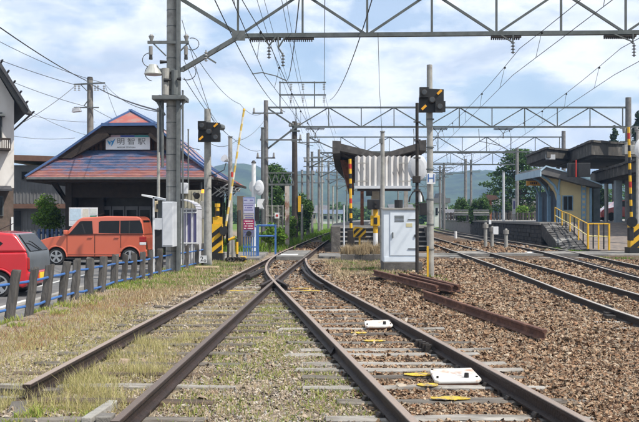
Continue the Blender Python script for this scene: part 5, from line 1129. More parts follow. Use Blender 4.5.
t_ = thing('crossing_signal', 'black lamp box on a yellow and black post left of the white cabinet', 'level crossing signal', (PX(375.5, 29.8), 29.8, -.2))
Y = 29.8
MB().cyl((PX(375.5, Y), Y, -.2), P(375.5, 208, Y), .07, None, 10).build('post', black, t_)
for y0, y1, m in ((215, 208, yellow), (233, 226, yellow), (250, 246, yellow), (246, 233, white)): MB().cyl(P(375.5, y0, Y), P(375.5, y1, Y), .08, None, 10).build('band', m, t_)
MB().bb(PX(367, Y), PX(379, Y), Y-.25, Y-.02, PZ(209.5, Y), PZ(199.5, Y)).build('lamp_box', black, t_, bevel=.02)
for py in (202.5, 206.5): MB().cyl(P(376, py, Y-.30), P(376, py, Y-.2), .05, None, 10).build('lamp', dark_iron, t_)
MB().bb(PX(370.5, Y), PX(379.5, Y), Y-.12, Y+.12, PZ(226, Y), PZ(215.5, Y)).build('yellow_case', yellow, t_, bevel=.015); MB().bb(PX(373.5, Y), PX(377, Y), Y-.14, Y-.121, PZ(224, Y), PZ(217.5, Y)).build('case_window', black, t_)
# right barrier
Y = 34.2
t_ = thing('crossing_barrier', 'raised red, yellow and black banded barrier arm with its machine at the right edge', 'level crossing barrier', (PX(633, Y), Y, -.05))
hazard_box(t_, PX(630.5, Y), PX(641, Y), Y, Y+.35, PZ(247.5, Y), PZ(224, Y), rows=2)
MB().bb(PX(629, Y), PX(642, Y), Y-.1, Y+.5, -.1, PZ(247.5, Y)).build('foot_block', black, t_); b = MB(); b.cyl(P(632, 222, Y-.25), P(632, 222, Y-.02), .20, None, 14); b.build('pivot', black, t_); MB().box(P(630.5, 234, Y-.12), (.2, .2, .5)).build('counterweight', black, t_, bevel=.03)
striped(t_, P(631.5, 224, Y), P(628.5, 127, Y), .055, (black, yellow, black, yellow, black, yellow, red, yellow), 16, 'arm_stripe')
Y = 30
t_ = thing('mirror_post', 'white rimmed round traffic mirror cut by the right edge', 'traffic mirror', (PX(646, Y), Y, -.1)); disc(t_, 634.5, 652, 138, 160, Y, white); MB().cyl((PX(645, Y), Y+.1, -.1), P(645, 138, Y+.1), .05, None, 10).build('pole', pole_concrete, t_)
simple_pole('plain grey post behind the round mirror at the right edge', 637.5, 130, 0, 38, .07, pole_concrete, zb=-.05)
# short signal bases between right-hand tracks
for px, y0, y1, Y, lb in ((485.5, 223, 247, 41.5, 'left'), (492, 226.5, 247.5, 41.8, 'middle'), (506, 229, 249, 40.5, 'right')):
    t_ = thing('lineside_post', 'short grey lineside post with a capped head between the right-hand tracks, %s one of three' % lb, 'post', (PX(px, Y), Y, -.18), 'short posts between the tracks')
    MB().cyl((PX(px, Y), Y, -.2), P(px, y0+4, Y), .085, .08, 10).build('post', pole_concrete, t_); MB().cyl(P(px, y0+5, Y), P(px, y0+1, Y), .13, .13, 10).build('head', concrete, t_); MB().cyl(P(px, y0+1, Y), P(px, y0-.5, Y), .07, .05, 8).build('cap', pole_concrete, t_)
MB().box(P(495.5, 230.5, 41.5), (.24, .15, .36)).build('white_box', white, None, label='small white box beside the middle lineside post', category='box', bevel=.01)
MB().box(P(490, 222, 41.5), (.1, .1, .2)).build('lamp_stub', white, None, label='tiny white lamp above the left lineside post', category='lamp')
for px, Y in ((455.5, 60), (502, 0)):
    if Y: MB().cyl((PX(px, Y), Y, -.2), (PX(px, Y), Y, .35), .11, .09, 8).build('white_stub', white, None, label='short white marker stub far between the right-hand tracks', category='marker')
for px, py in ((524.5, 246.5), (529, 252.7)):
    Y = (EYE+.12)*F/(py-HZ); MB().box(P(px, py, Y), (.5, .5, .07), rz=.4).build('white_cover', white, None, label='small white cover plate by the right-hand tracks, '+('farther one' if py < 250 else 'nearer one on the crossing path'), category='cover plate', bevel=.02)
# switch rods on track C, dark bits
for k in range(5): MB().box((4.0+k*.1, 12.4+k*.35, -.1), (.12, .16, .1)).build('rail_clamp', dark_iron, tC)
MB().bar((3.3, 13.8, -.14), (4.9, 13.2, -.14), .06).build('point_rod', dark_iron, tC); MB().bar((2.9, 15.6, -.14), (4.6, 15.2, -.14), .05).build('point_rod', dark_iron, tC)
MB().box(P(608, 326, 12.3)+Vector((0, 0, -.03)), (.75, .16, .08), rz=-.5).build('timber_block', wood_grey, None, label='dark timber scrap lying in brown ballast at the right', category='timber block')
MB().bar((PX(437, 33.0), 33.0, -.06), (8.0, 32.3, -.06), .1, .07).build('cable_trough', concrete, None, label='long grey trough edge along the crossing path right of the signal pole', category='cable trough')

# ------------------------------------------------------------------ old sleeper fence with blue rails
fn = thing('wooden_post_fence', 'row of leaning weathered timber posts joined by blue pipes beside the car park', 'fence', (-4.4, 17, -.3))
top = [(16, 271), (35, 268), (50, 265), (67, 262), (77, 259), (90, 258), (104, 256.5), (116, 254.7), (125.5, 254), (134.5, 253), (143, 252), (151, 250.4), (160, 249), (177, 246.5), (187, 245.5), (197, 244.5), (203.5, 243.5)]
bot = [(8, 321), (27, 318), (43, 312), (60, 306.5), (74, 303), (88, 299.5), (101, 295.5), (113, 290), (123, 287.5), (133, 285.5), (141.5, 283), (150, 281), (158, 279), (176, 274), (186, 272), (196, 269), (203, 267)]
rl = [[], []]
for k, ((tx, ty), (bx_, by)) in enumerate(zip(top, bot)):
    Y = 1.52*F/(by-HZ); p0 = P(bx_, by, Y)-Vector((0, 0, .12)); p1 = P(tx, ty, Y+.05); w = .125+random.uniform(-.015, .02); rnd = random.Random(k)
    ax = (p1-p0).normalized(); xx = Vector((1, 0, -ax.x)).normalized(); yy = ax.cross(xx); rings = []
    for i in range(6):
        c = p0.lerp(p1, i/5)+xx*rnd.uniform(-.008, .008); ww = w*(1-.08*i/5)*rnd.uniform(.95, 1.05)
        rings.append([c+xx*(a*ww/2)+yy*(d*ww/2)+(ax*rnd.uniform(-.035, .025) if i == 5 else Vector()) for a, d in ((-1, -.8), (-.75, -1), (.75, -1), (1, -.75), (1, .8), (.8, 1), (-.8, 1), (-1, .75))])
    MB().loft(rings).build('post', wood_grey, fn)
    for j, f in ((0, .78), (1, .34)): rl[j].append(p0.lerp(p1, f)+Vector((0, .10, 0)))
for j in (0, 1):
    pts = [rl[j][0]+(rl[j][0]-rl[j][1])*1.5]+rl[j]
    for a, c in zip(pts, pts[1:]):
        mid = a.lerp(c, .5)+Vector((0, 0, random.uniform(-.02, .01))); MB().tube([a, mid, c], .021, 7).build('pipe_rail', blue_paint, fn)
MB().bb(-5.6, -5.45, 9, 21, LOT, LOT+.10).build('parking_kerb', concrete, kind='structure')

# ------------------------------------------------------------------ cars
def car(label, cat, X0, Y0, zg, L_, W_, prof_low, prof_up, paint, wheels, r, wins, extras):
    """side view faces the camera, front to the left; profiles are (x from the front, z above ground)"""
    t_ = thing('parked_car', label, cat, (X0+L_/2, Y0+W_/2, zg)); belt = prof_up[0][1]
    def yin(z): return 0 if z <= belt else (z-belt)*.07
    def pt(x, z, s, off=0): 
        y_ = Y0+yin(z)-off if s < 0 else Y0+W_-yin(z)+off
        return Vector((X0+x, y_, zg+z))
    low = []
    # cut wheel arches out of the bottom edge
    arches = []
    for wx in wheels: arches += [(wx+(r+.05)*math.cos(a), r+(r+.05)*math.sin(a)) for a in [math.pi-math.pi*i/9 for i in range(10)]]
    bot_z = .2; i0 = [p for p in arches if p[1] >= bot_z]
    low = list(prof_low)+[(p[0], p[1]) for p in reversed(i0)]
    for nm, pr in (('body', low), ('cabin', prof_up)):
        b = MB(); n = len(pr); vs = [pt(x, z, -1) for x, z in pr]+[pt(x, z, 1) for x, z in pr]
        b.add(vs, [tuple(range(n)), tuple(range(2*n-1, n-1, -1))]+[(i, n+i, n+(i+1) % n, (i+1) % n) for i in range(n)])
        o = b.build(nm, paint, t_, bevel=.055, seg=4, angle=26)
    for wx in wheels:
        for s in (-1, 1):
            y_ = Y0+.02 if s < 0 else Y0+W_-.02; d = .17*s; c = Vector((X0+wx, y_, zg+r))
            w = MB().cyl(c, c-Vector((0, d, 0)), r, None, 28).build('wheel', rubber, t_, bevel=.02)
            MB().cyl(c+Vector((0, s*.004, 0)), c+Vector((0, s*.008, 0)), r*.70, None, 24).build('rim_well', black, w)
            MB().cyl(c+Vector((0, s*.009, 0)), c+Vector((0, s*.028, 0)), r*.16, r*.12, 12).build('hub', chrome, w)
            b = MB()
            for k in range(24):
                a0, a1 = 2*math.pi*k/24, 2*math.pi*(k+1)/24; f = lambda a: c+Vector((math.cos(a)*r*.68, s*.016, math.sin(a)*r*.68)); b.bar(f(a0), f(a1), .026)
            b.build('rim', chrome, w)
            for k in range(5 if r > .25 else 6):
                a = 2*math.pi*k/5+.3; b = MB(); q = Vector((math.cos(a), 0, math.sin(a))); u = Vector((-q.z, 0, q.x)); o_ = Vector((0, s*.018, 0))
                b.prism([c+o_+q*r*.10-u*.03, c+o_+q*r*.66-u*.045, c+o_+q*r*.66+u*.045, c+o_+q*r*.10+u*.03], (0, s*.012, 0)); b.build('spoke', chrome, w)
        MB().cyl((X0+wx, Y0+.2, zg+r), (X0+wx, Y0+W_-.2, zg+r), .04, None, 6).build('axle', black, t_)
        MB().bb(X0+wx-r-.1, X0+wx+r+.1, Y0+.26, Y0+.3, zg+.2, zg+r*2+.1).build('wheel_well', black, t_)
    for w_ in wins:
        o = MB().prism([pt(x, z, -1, .006) for x, z in w_], (0, .004, 0)); o.build('window', glass, t_, label=None)
        o = MB().prism([pt(x, z, 1, .002) for x, z in w_], (0, .004, 0)); o.build('window', glass, t_)
    MB().bb(X0+.1, X0+L_-.1, Y0+.2, Y0+W_-.2, zg+.18, zg+.35).build('underbody', black, t_)
    return t_, pt
orange = mat('orange_car_paint', (.54, .115, .06), (.52, .11, .055), 1, .3, spec=.5); coat(orange)
X0 = -10.02; Lc = 3.86
lowp = [(.10, .22), (.0, .36), (-.0+.01, .62), (.10, .86), (.45, .97), (.98, 1.05), (1.0, 1.06), (3.80, 1.06), (3.86, .95), (3.88, .42), (3.80, .24)]
upp = [(.98, 1.06), (1.46, 1.60), (1.62, 1.68), (2.5, 1.735), (3.55, 1.72), (3.70, 1.66), (3.76, 1.50), (3.83, 1.06)]
wins = [[(1.16, 1.09), (1.55, 1.545), (1.62, 1.56), (1.98, 1.56), (2.02, 1.10)], [(2.22, 1.14), (2.22, 1.52), (2.28, 1.56), (2.95, 1.57), (2.95, 1.12)], [(2.98, 1.12), (2.98, 1.57), (3.66, 1.58), (3.73, 1.46), (3.80, 1.12)]]
cube, pt = car('boxy orange van parked side-on facing left before the station', 'car', X0, 31.8, LOT, Lc, 1.67, lowp, upp, orange, (.72, 3.32), .30, wins, None)
seam = mat('door_gap', (.10, .025, .015), (.08, .02, .012), 3, .6)
for xs_ in ((1.10, 1.05), (2.08, 1.66), (3.0, 1.1)):
    MB().bar(pt(xs_[0], .26 if xs_[0] < 2.6 else .62, -1, .002), pt(xs_[0], min(xs_[1], 1.06), -1, .002), .022, .008).build('door_gap', seam, cube)
b = MB(); b.bar(pt(1.06, .40, -1, .006), pt(2.95, .40, -1, .006), .02, .03); b.build('side_moulding', orange, cube)
for x_ in (1.92, 2.86): MB().box(pt(x_, .98, -1, .02), (.16, .03, .035)).build('door_handle', orange, cube, bevel=.008)
MB().box(pt(1.08, 1.16, -1, .10), (.14, .18, .17)).build('wing_mirror', orange, cube, bevel=.03)
for zz_, m in ((.96, red), (.86, red), (.76, white)): MB().bb(X0+3.66, X0+3.875, 31.79, 31.93, LOT+zz_-.05, LOT+zz_+.045).build('tail_light', mat('tail_red', (.35, .02, .02), (.3, .02, .02), 3, .2) if m is red else white, cube, bevel=.012)
MB().bb(X0+3.8, X0+3.92, 31.82, 33.4, LOT+.28, LOT+.55).build('bumper', orange, cube, bevel=.04)
MB().bb(X0+.02, X0+.2, 31.84, 32.05, LOT+.62, LOT+.78).build('headlight', glass, cube, bevel=.02)
MB().prism([(X0+3.79, 32.0, LOT+1.1), (X0+3.79, 33.3, LOT+1.1), (X0+3.73, 33.2, LOT+1.58), (X0+3.73, 32.05, LOT+1.58)], (.02, 0, 0)).build('rear_window', glass, cube)
MB().prism([pt(x_, z_, -1, .004) for x_, z_ in ((2.03, 1.12), (2.03, 1.55), (2.16, 1.55), (2.16, 1.12))], (0, .003, 0)).build('window_frame', orange, cube)
MB().prism([pt(x_, z_, -1, .009) for x_, z_ in ((1.72, 1.12), (1.60, 1.46), (1.64, 1.47), (1.76, 1.12))], (0, .003, 0)).build('window_bar', rubber, cube)
MB().prism([pt(x_, z_, -1, .011) for x_, z_ in ((3.28, 1.12), (3.28, 1.57), (3.32, 1.57), (3.32, 1.12))], (0, .003, 0)).build('window_bar', rubber, cube)
MB().tube([pt(2.0, 1.74, -1, -.3), pt(2.35, 1.84, -1, -.3)], .008).build('aerial', black, cube)
MB().bar(pt(1.05, .235, -1, .004), pt(2.95, .235, -1, .004), .07, .03).build('sill', rubber, cube)
MB().bar(pt(2.05, 1.08, -1, .012), pt(3.78, 1.08, -1, .012), .02, .012).build('window_trim', rubber, cube)
MB().bar(pt(1.12, 1.08, -1, .012), pt(2.04, 1.08, -1, .012), .02, .012).build('window_trim', rubber, cube)
# wheel arch flares
for wx in (.72, 3.32):
    b = MB(); b.tube([pt(wx+.37*math.cos(a), .30+.37*math.sin(a), -1, .0) for a in [math.pi*i/12 for i in range(13)]], .028, 6); b.build('arch_flare', orange, cube)
# red hatchback cut by the left edge
redp = mat('red_car_paint', (.50, .012, .02), (.48, .012, .02), 1, .3, spec=.5); coat(redp)
zg = LOT-.02; X1r = -6.18; Lr = 3.4; X0r = X1r-Lr; q = lambda *a: a
lowr = [(.1, .2), (0, .35), (.02, .62), (.15, .78), (.75, .92), (.8, .95), (3.36, .98), (3.40, .78), (3.38, .30), (3.28, .2)]
upr = [(.76, .95), (1.35, 1.34), (1.6, 1.40), (2.6, 1.41), (3.05, 1.37), (3.14, 1.30), (3.38, .97)]
winr = [[(1.15, .99), (1.45, 1.28), (1.95, 1.32), (2.0, .99)], [(2.08, .99), (2.08, 1.32), (2.62, 1.31), (2.86, 1.16), (2.70, 1.02)]]
rc, pr_ = car('red hatchback, its tailgate coloured grey for reflection and dust, cut by the left edge', 'car', X0r, 19.1, zg, Lr, 1.46, lowr, upr, redp, (.62, 2.76), .28, winr, None)
gate = mat('tailgate_reflection_dust', (.10, .115, .13), (.08, .09, .10), 2, .3)  # grey reflection and dust put into the tailgate colour
gp = [(-.30, 1.36, .10), (.012, .96, .03), (.035, .78, .03), (.035, .54, .05)]; tb_ = MB()
tb_.loft([[(X1r+dx-.06, 19.1+iy, zg+z_), (X1r+dx, 19.1+iy, zg+z_), (X1r+dx, 20.56-iy, zg+z_), (X1r+dx-.06, 20.56-iy, zg+z_)] for dx, z_, iy in gp]); tb_.build('tailgate', gate, rc, bevel=.012)
MB().prism([(X1r-.27, 19.30, zg+1.33), (X1r-.27, 20.36, zg+1.33), (X1r+.002, 20.44, zg+.985), (X1r+.002, 19.22, zg+.985)], (.014, 0, .012)).build('rear_window', glass, rc)
MB().tube([(X1r+.03, 19.9, zg+1.0), (X1r-.08, 19.6, zg+1.17), (X1r-.1, 19.45, zg+1.2)], .012).build('wiper', black, rc)
MB().bb(X1r-.15, X1r+.10, 19.12, 20.54, zg+.28, zg+.56).build('bumper', redp, rc, bevel=.05)
MB().bb(X1r+.10, X1r+.115, 19.55, 19.9, zg+.36, zg+.52).build('number_plate', mat('plate_yellow', (.75, .55, .04), (.7, .5, .04), 3, .5), rc)
for y_ in (19.11, 20.35): MB().bb(X1r-.13, X1r+.02, y_, y_+.14, zg+.60, zg+.86).build('tail_light', mat('tail_red', (.35, .02, .02)), rc, bevel=.02)
MB().tube([pr_(2.60, 1.42, -1, -.35), pr_(2.95, 1.58, -1, -.35)], .008).build('aerial', black, rc)
MB().box(pr_(1.86, .86, -1, .015), (.16, .03, .035)).build('door_handle', black, rc, bevel=.008); MB().bar(pr_(2.05, .3, -1, .001), pr_(2.05, .96, -1, .001), .012, .006).build('door_gap', mat('door_gap_red', (.12, .01, .01), (.1, .01, .01), 3, .6), rc)
MB().box(pr_(2.62, .80, -1, .002), (.20, .006, .17)).build('fuel_flap', redp, rc, bevel=.004)
b = MB(); b.tube([pr_(2.76+.34*math.cos(a), .28+.34*math.sin(a), -1, 0) for a in [math.pi*i/12 for i in range(13)]], .024, 6); b.build('arch_flare', redp, rc)
# cars behind the right platform
def farcar(label, X, Y, zg, L_, m, grp=None):
    t_ = thing('parked_car', label, 'car', (X+L_/2, Y+.8, zg)); pr = [(0, .25), (0, .65), (.15, .8), (.85, .95), (1.4, 1.42), (2.7, 1.46), (3.3, 1.05), (L_, .95), (L_, .3)]
    MB().prism([(X+x, Y, zg+z) for x, z in pr], (0, 1.6, 0)).build('body', m, t_, bevel=.06); 
    for wx in (.7, L_-.7):
        for yy in (Y-.01, Y+1.45): MB().cyl((X+wx, yy, zg+.3), (X+wx, yy+.18, zg+.3), .3, None, 14).build('wheel', rubber, t_)
    MB().prism([(X+x, Y-.012, zg+z) for x, z in ((1.0, .98), (1.45, 1.36), (1.95, 1.38), (1.95, .98))], (0, .01, 0)).build('window', glass, t_); MB().prism([(X+x, Y-.012, zg+z) for x, z in ((2.02, .98), (2.02, 1.38), (2.65, 1.38), (3.05, 1.0))], (0, .01, 0)).build('window', glass, t_)
farcar('red car behind the blue-grey posts under the right canopy', 19.1, 61, PR, 4.0, redp); farcar('silver car to the right of the red one under the right canopy', 20.9, 68, PR, 4.0, chrome)
# ------------------------------------------------------------------ buildings at the left edge and beyond
Y = 40.0
hb = thing('white_house', 'pale plaster two storey house with a dark eave and balcony, cut by the left edge', 'house', (PX(14, Y), Y, -.3))
plaster = mat('plaster', (.62, .60, .57), (.53, .51, .48), 2, .9, .1, c3=(.33, .31, .28), c3scale=1, c3pos=(.56, .75), stretch=(1, 1, .4))
MB().prism([(PX(14, Y), Y, PZ(188, Y)), (PX(14, Y), Y, PZ(101, Y)), (PX(-30, Y), Y, PZ(26, Y)), (PX(-74, Y), Y, PZ(101, Y)), (PX(-74, Y), Y, PZ(188, Y))], (0, 9, 0)).build('upper_wall', plaster, hb)
MB().bb(PX(-74, Y), PX(13.5, Y), Y+.02, Y+9, -.3, PZ(188, Y)).build('lower_wall', mat('brown_cladding', (.14, .10, .08), (.09, .07, .055), 5, .85, .2), hb)
for s, m in ((1, 'r'), (-1, 'l')):
    xe_ = PX(26, Y) if s > 0 else PX(-86, Y); xr_ = PX(-30, Y)
    MB().prism([(xe_, Y-.9, PZ(112.5, Y)), (xe_-s*.02, Y-.9, PZ(108, Y)), (xr_, Y-.9, PZ(18.0, Y)), (xr_, Y-.9, PZ(26, Y))], (0, 10.6, 0)).build('roof_slope', mat('dark_tile', (.055, .055, .06), (.035, .035, .04), 5, .7, .3), hb)
for k in range(7):
    a = P(24-k*6.0, 110.5-k*10, Y-.92); MB().bar(a, a+Vector((0, 10.5, 0)), .07, .05).build('tile_row', MATS['dark_tile'], hb)
rf_ = MB().prism([P(25, 113.5, Y-.7), P(-28, 30, Y-.7), P(-28, 38, Y-.7), P(18, 112, Y-.7)], (0, .6, 0)).build('eave_soffit', mat('grey_eave', (.10, .10, .10), (.08, .08, .08), 3, .8), hb)
w_ = MB().bb(PX(-9, Y), PX(2.8, Y), Y-.06, Y-.002, PZ(140, Y), PZ(113, Y)).build('window', steel_grey, hb); MB().bb(PX(-8, Y), PX(2, Y), Y-.08, Y-.061, PZ(139, Y), PZ(114, Y)).build('pane', glass, w_)
MB().bb(PX(-9, Y), PX(5, Y), Y-.5, Y-.01, PZ(117.5, Y), PZ(115.5, Y)).build('window_hood', steel_grey, hb)
bal = thing_b = MB().bb(PX(-12, Y), PX(9.5, Y), Y-.7, Y-.66, PZ(141.5, Y), PZ(139.5, Y)).build('balcony_rail', wood_dark, hb)
MB().bb(PX(-12, Y), PX(9.5, Y), Y-.72, Y-.003, PZ(151.5, Y), PZ(149.5, Y)).build('balcony_floor', wood_dark, hb)
for k in range(11): MB().bb(PX(-11+k*2, Y), PX(-10.2+k*2, Y), Y-.70, Y-.66, PZ(149.5, Y), PZ(141, Y)).build('baluster', wood_dark, bal)
MB().prism([(PX(-20, Y), Y-.8, PZ(191.5, Y)), (PX(11, Y), Y-.8, PZ(191.5, Y)), (PX(11, Y), Y-.01, PZ(187.5, Y)), (PX(-20, Y), Y-.01, PZ(187.5, Y))], (0, 0, .07)).build('lower_eave', MATS['dark_tile'], hb)
w_ = MB().bb(PX(-9, Y), PX(4, Y), Y-.05, Y-.002, PZ(216, Y), PZ(196, Y)).build('window', steel_grey, hb); MB().bb(PX(-8, Y), PX(3, Y), Y-.07, Y-.051, PZ(215, Y), PZ(197, Y)).build('pane', glass, w_)
MB().bb(PX(11.3, Y), PX(13.3, Y), Y-.06, Y, PZ(232, Y), PZ(217, Y)).build('drain_box', white, hb)
hb.rotation_euler = (0, 0, R(24))
# grey sided building with the brown fascia behind
Y = 52.0
ob = thing('grey_building', 'grey corrugated two storey building with brown roof edge between the white house and the station', 'building', (-15, 54, -.3))
siding = mat('grey_siding', (.17, .175, .18), (.13, .135, .14), 2, .7)
x0, x1 = PX(8, Y), PX(120, Y)
MB().bb(x0, x1, Y+.1, Y+7, -.3, PZ(165, Y)).build('wall', siding, ob)
for k in range(32): MB().bb(x0+k*.205+.02, x0+k*.205+.07, Y+.07, Y+.099, PZ(203, Y) if k % 1 == 0 else 0, PZ(181, Y)).build('siding_rib', siding, ob)
for k in range(32): MB().bb(x0+k*.205+.02, x0+k*.205+.07, Y+.07, Y+.099, -.3, PZ(211, Y)).build('siding_rib', siding, ob)
brn = mat('brown_fascia', (.17, .095, .065), (.13, .07, .05), 3, .7)
MB().prism([(x0-.4, Y-.6, PZ(160.5, Y)), (x1, Y-.6, PZ(164, Y)), (x1, Y-.6, PZ(159, Y)), (x0-.4, Y-.6, PZ(155, Y))], (0, 8, 0)).build('roof', brn, ob)
MB().bb(x0-.2, x1, Y-.4, Y+.06, PZ(208.5, Y), PZ(204, Y)).build('lower_fascia', brn, ob)
for px in (21, 36.5): 
    w_ = MB().bb(PX(px, Y), PX(px+13.5, Y), Y, Y+.06, PZ(180, Y), PZ(171, Y)).build('window', steel_grey, ob); MB().bb(PX(px+.8, Y), PX(px+6.4, Y), Y-.03, Y-.001, PZ(179.4, Y), PZ(171.8, Y)).build('pane', glass, w_); MB().bb(PX(px+7.2, Y), PX(px+12.8, Y), Y-.03, Y-.001, PZ(179.4, Y), PZ(171.8, Y)).build('pane', glass, w_)
MB().bb(PX(14.5, Y), PX(20.5, Y), Y, Y+.06, -.3, PZ(211, Y)).build('door', black, ob)
MB().bb(-14.2, -13.7, 41, 41.1, -.3, .4).build('road_sign_board', white, None, label='small white and blue upright board at the corner of the white house', category='sign') if 0 else None
# low blue picket rail behind the cars
fr = thing('blue_picket_fence', 'low dark blue picket fence behind the cars in front of the shrub', 'fence', (PX(50, 37), 37, -.3))
for k in range(12): MB().bb(PX(38+k*4.4, 37), PX(40.2+k*4.4, 37), 36.95, 37.05, -.35, PZ(229, 37)).build('picket', mat('navy_paint', (.05, .09, .18), (.04, .07, .14), 3, .6), fr)
MB().bb(PX(36, 37), PX(92, 37), 37.06, 37.1, PZ(234, 37), PZ(231.5, 37)).build('rail', MATS['navy_paint'], fr)
# ------------------------------------------------------------------ far town
def house(label, px0, px1, pyw, pyr, Y, mw, mr, depth=8, flat=False, nwin=3):
    t_ = thing('house', label, 'house', (PX((px0+px1)/2, Y), Y, -.2)); x0, x1 = PX(px0, Y), PX(px1, Y); zw, zr = PZ(pyw, Y), PZ(pyr, Y); h = zw+.2
    MB().bb(x0, x1, Y, Y+depth, -.25, zw).build('wall', mw, t_)
    if flat: MB().bb(x0-.3, x1+.3, Y-.3, Y+depth+.3, zw+.003, zr).build('roof', mr, t_)
    else: MB().prism([(x0-.5, Y-.6, zw), (x0-.5, Y+depth+.6, zw), (x0-.5, Y+depth/2, zr)], (x1-x0+1, 0, 0)).build('roof', mr, t_)
    for k in range(nwin):
        xc = x0+(x1-x0)*(k+.5)/nwin; ww = (x1-x0)/nwin*.25; w_ = MB().bb(xc-ww, xc+ww, Y-.08, Y-.003, zw-h*.5, zw-h*.2).build('window', glass, t_)
    return t_
wht = mat('far_white_wall', (.55, .55, .54), (.46, .46, .45), .5, .9); tl = mat('far_blue_tile', (.12, .16, .22), (.09, .12, .17), .6, .7); tl2 = mat('far_grey_tile', (.14, .14, .15), (.10, .10, .11), .6, .8); bei = mat('far_beige_wall', (.38, .33, .26), (.32, .28, .22), .5, .9)
house('far white low building with a blue roof in the middle distance beside the line', 322, 341, 214, 209.5, 190, wht, tl)
house('far white house with a grey raised roof in the middle distance', 317, 326, 210, 205, 230, wht, tl2)
house('far pale house left of the line-side poles in the middle distance', 303, 316, 213, 207.5, 210, bei, tl2)
house('white town building with a turret roof right of the signal pole', 434.5, 448, 203, 198, 130, wht, tl2, flat=True)
MB().prism([P(438, 198, 131), P(446, 198, 131), P(444.5, 193, 131), P(439.5, 193, 131)], (0, 5, 0)).build('turret', tl2, [o for o in sc.objects if o.get('label') == 'white town building with a turret roof right of the signal pole'][0])
house('low white building with grey windows behind the bushes', 449, 462, 213, 209, 115, wht, tl2, nwin=2)
house('pale blue house behind the brown post left of the big tree', 489, 502, 205, 198, 100, mat('far_blue_wall', (.30, .40, .50), (.25, .34, .44), .5, .9), tl2)
house('beige house behind the big tree on the platform side', 520, 541, 203, 196, 95, bei, tl2)
house('low dark-roofed house left of the signal pole mirror', 392, 412, 211, 204, 170, wht, tl2)
house('small far house under the butterfly roof, between its posts', 384, 392, 213, 208, 160, bei, tl)
# platform edge fences and signs on the right
pf = thing('platform_fence', 'dark slatted fence along the back of the right platform behind the bushes', 'fence', (PX(480, 78), 78, PR))
for k in range(34):
    px = 447+k*2.9
    if 478 < px < 484: continue
    MB().bb(PX(px, 78), PX(px+1.7, 78), 78, 78.08, PR, PZ(212.5, 78)).build('picket', wood_dark if k % 2 else wood_grey, pf)
for py in (214, 218): MB().bb(PX(446, 78), PX(545, 78), 78.09, 78.15, PZ(py+.6, 78), PZ(py-.6, 78)).build('rail', wood_grey, pf)
simple_pole('slim pale pole standing on the right platform left of the yellow building', 503.5, 172, 222, 62, .09, pale, zb=PR)
t_ = thing('station_sign_post', 'narrow white upright board on the right platform left of the yellow building', 'sign', (PX(514, 60), 60, PR))
MB().bb(PX(512.5, 60), PX(515.6, 60), 60, 60.06, PZ(214, 60), PZ(198.5, 60)).build('board', white, t_); MB().bb(PX(513, 60), PX(513.6, 60), 60, 60.05, PR, PZ(214, 60)).build('leg', white, t_); MB().bb(PX(514.7, 60), PX(515.3, 60), 60, 60.05, PR, PZ(214, 60)).build('leg', white, t_)
MB().bb(PX(513.3, 60), PX(514.8, 60), 59.985, 59.997, PZ(209, 60), PZ(201, 60)).build('board_mark', ink, t_)
t_ = thing('shrine_post', 'red brown post with a small dark cap between the bushes and the big tree', 'post', (PX(491, 74), 74, PR))
MB().bb(PX(489.8, 74), PX(491.6, 74), 74, 74.15, PR, PZ(199, 74)).build('post', mat('red_brown', (.28, .10, .05), (.2, .08, .04), 4, .8), t_); MB().prism([P(485, 201, 73.6), P(499, 199, 73.6), P(496, 195.5, 73.6), P(488, 194.5, 73.6)], (0, 1, 0)).build('cap', mat('red_brown2', (.12, .06, .045), (.08, .045, .035), 4, .8), t_)
for px0, px1, k in ((455, 469, 0), (474, 490, 1)):
    t_ = thing('platform_bench', 'dark bench on the right platform in front of the %s' % ('left bush' if k == 0 else 'larger right bush'), 'bench', (PX((px0+px1)/2, 68), 68, PR))
    for j in range(3): MB().bb(PX(px0, 68), PX(px1, 68), 68.3, 68.35, PR+.42+j*.16, PR+.53+j*.16).build('back_slat', pole_concrete if j == 1 else steel_grey, t_)
    MB().bb(PX(px0, 68), PX(px1, 68), 67.9, 68.3, PR+.38, PR+.42).build('seat', steel_grey, t_)
    for u in (px0+1, px1-2): MB().bb(PX(u, 68), PX(u+1, 68), 67.95, 68.35, PR, PR+.38).build('leg', black, t_)

# ------------------------------------------------------------------ vegetation
def leafcloud(name, m, par, ells, n, size, flat=.6):
    """many leaf quads in and on a set of ellipsoids (cx,cy,cz,rx,ry,rz)"""
    w = np.array([e[3]*e[4]*e[5] for e in ells])**.75; w /= w.sum(); k = rng.choice(len(ells), n, p=w); E = np.array(ells)[k]
    d = rng.normal(size=(n, 3)); d /= np.linalg.norm(d, axis=1)[:, None]; r = rng.random(n)**.42; r *= 1+rng.normal(0, .09, n)
    C = E[:, :3]+d*r[:, None]*E[:, 3:]
    a = rng.normal(size=(n, 3)); a /= np.linalg.norm(a, axis=1)[:, None]; a = a*.6+d*.0; a[:, 2] *= flat
    b_ = np.cross(a, rng.normal(size=(n, 3))); b_ /= np.linalg.norm(b_, axis=1)[:, None]; a /= np.linalg.norm(a, axis=1)[:, None]
    s = size*rng.uniform(.6, 1.4, n)[:, None]
    V_ = np.stack([C-a*s, C-b_*s*.55+a*s*.1, C+a*s, C+b_*s*.55+a*s*.1], 1).reshape(-1, 3); return quickmesh(name, V_, np.arange(4*n), m, par, nv=4)
leaf_green = imat('leaf_green', [(.025, .055, .012), (.045, .10, .02), (.075, .15, .03), (.10, .18, .045)], .7, .3, .25)
leaf_bright = imat('leaf_bright', [(.06, .13, .015), (.10, .20, .02), (.16, .28, .03), (.22, .33, .05)], .7, .3, .3)
leaf_dark = imat('leaf_dark', [(.012, .028, .010), (.022, .045, .014), (.035, .065, .02), (.05, .085, .03)], .75, .25, .15)
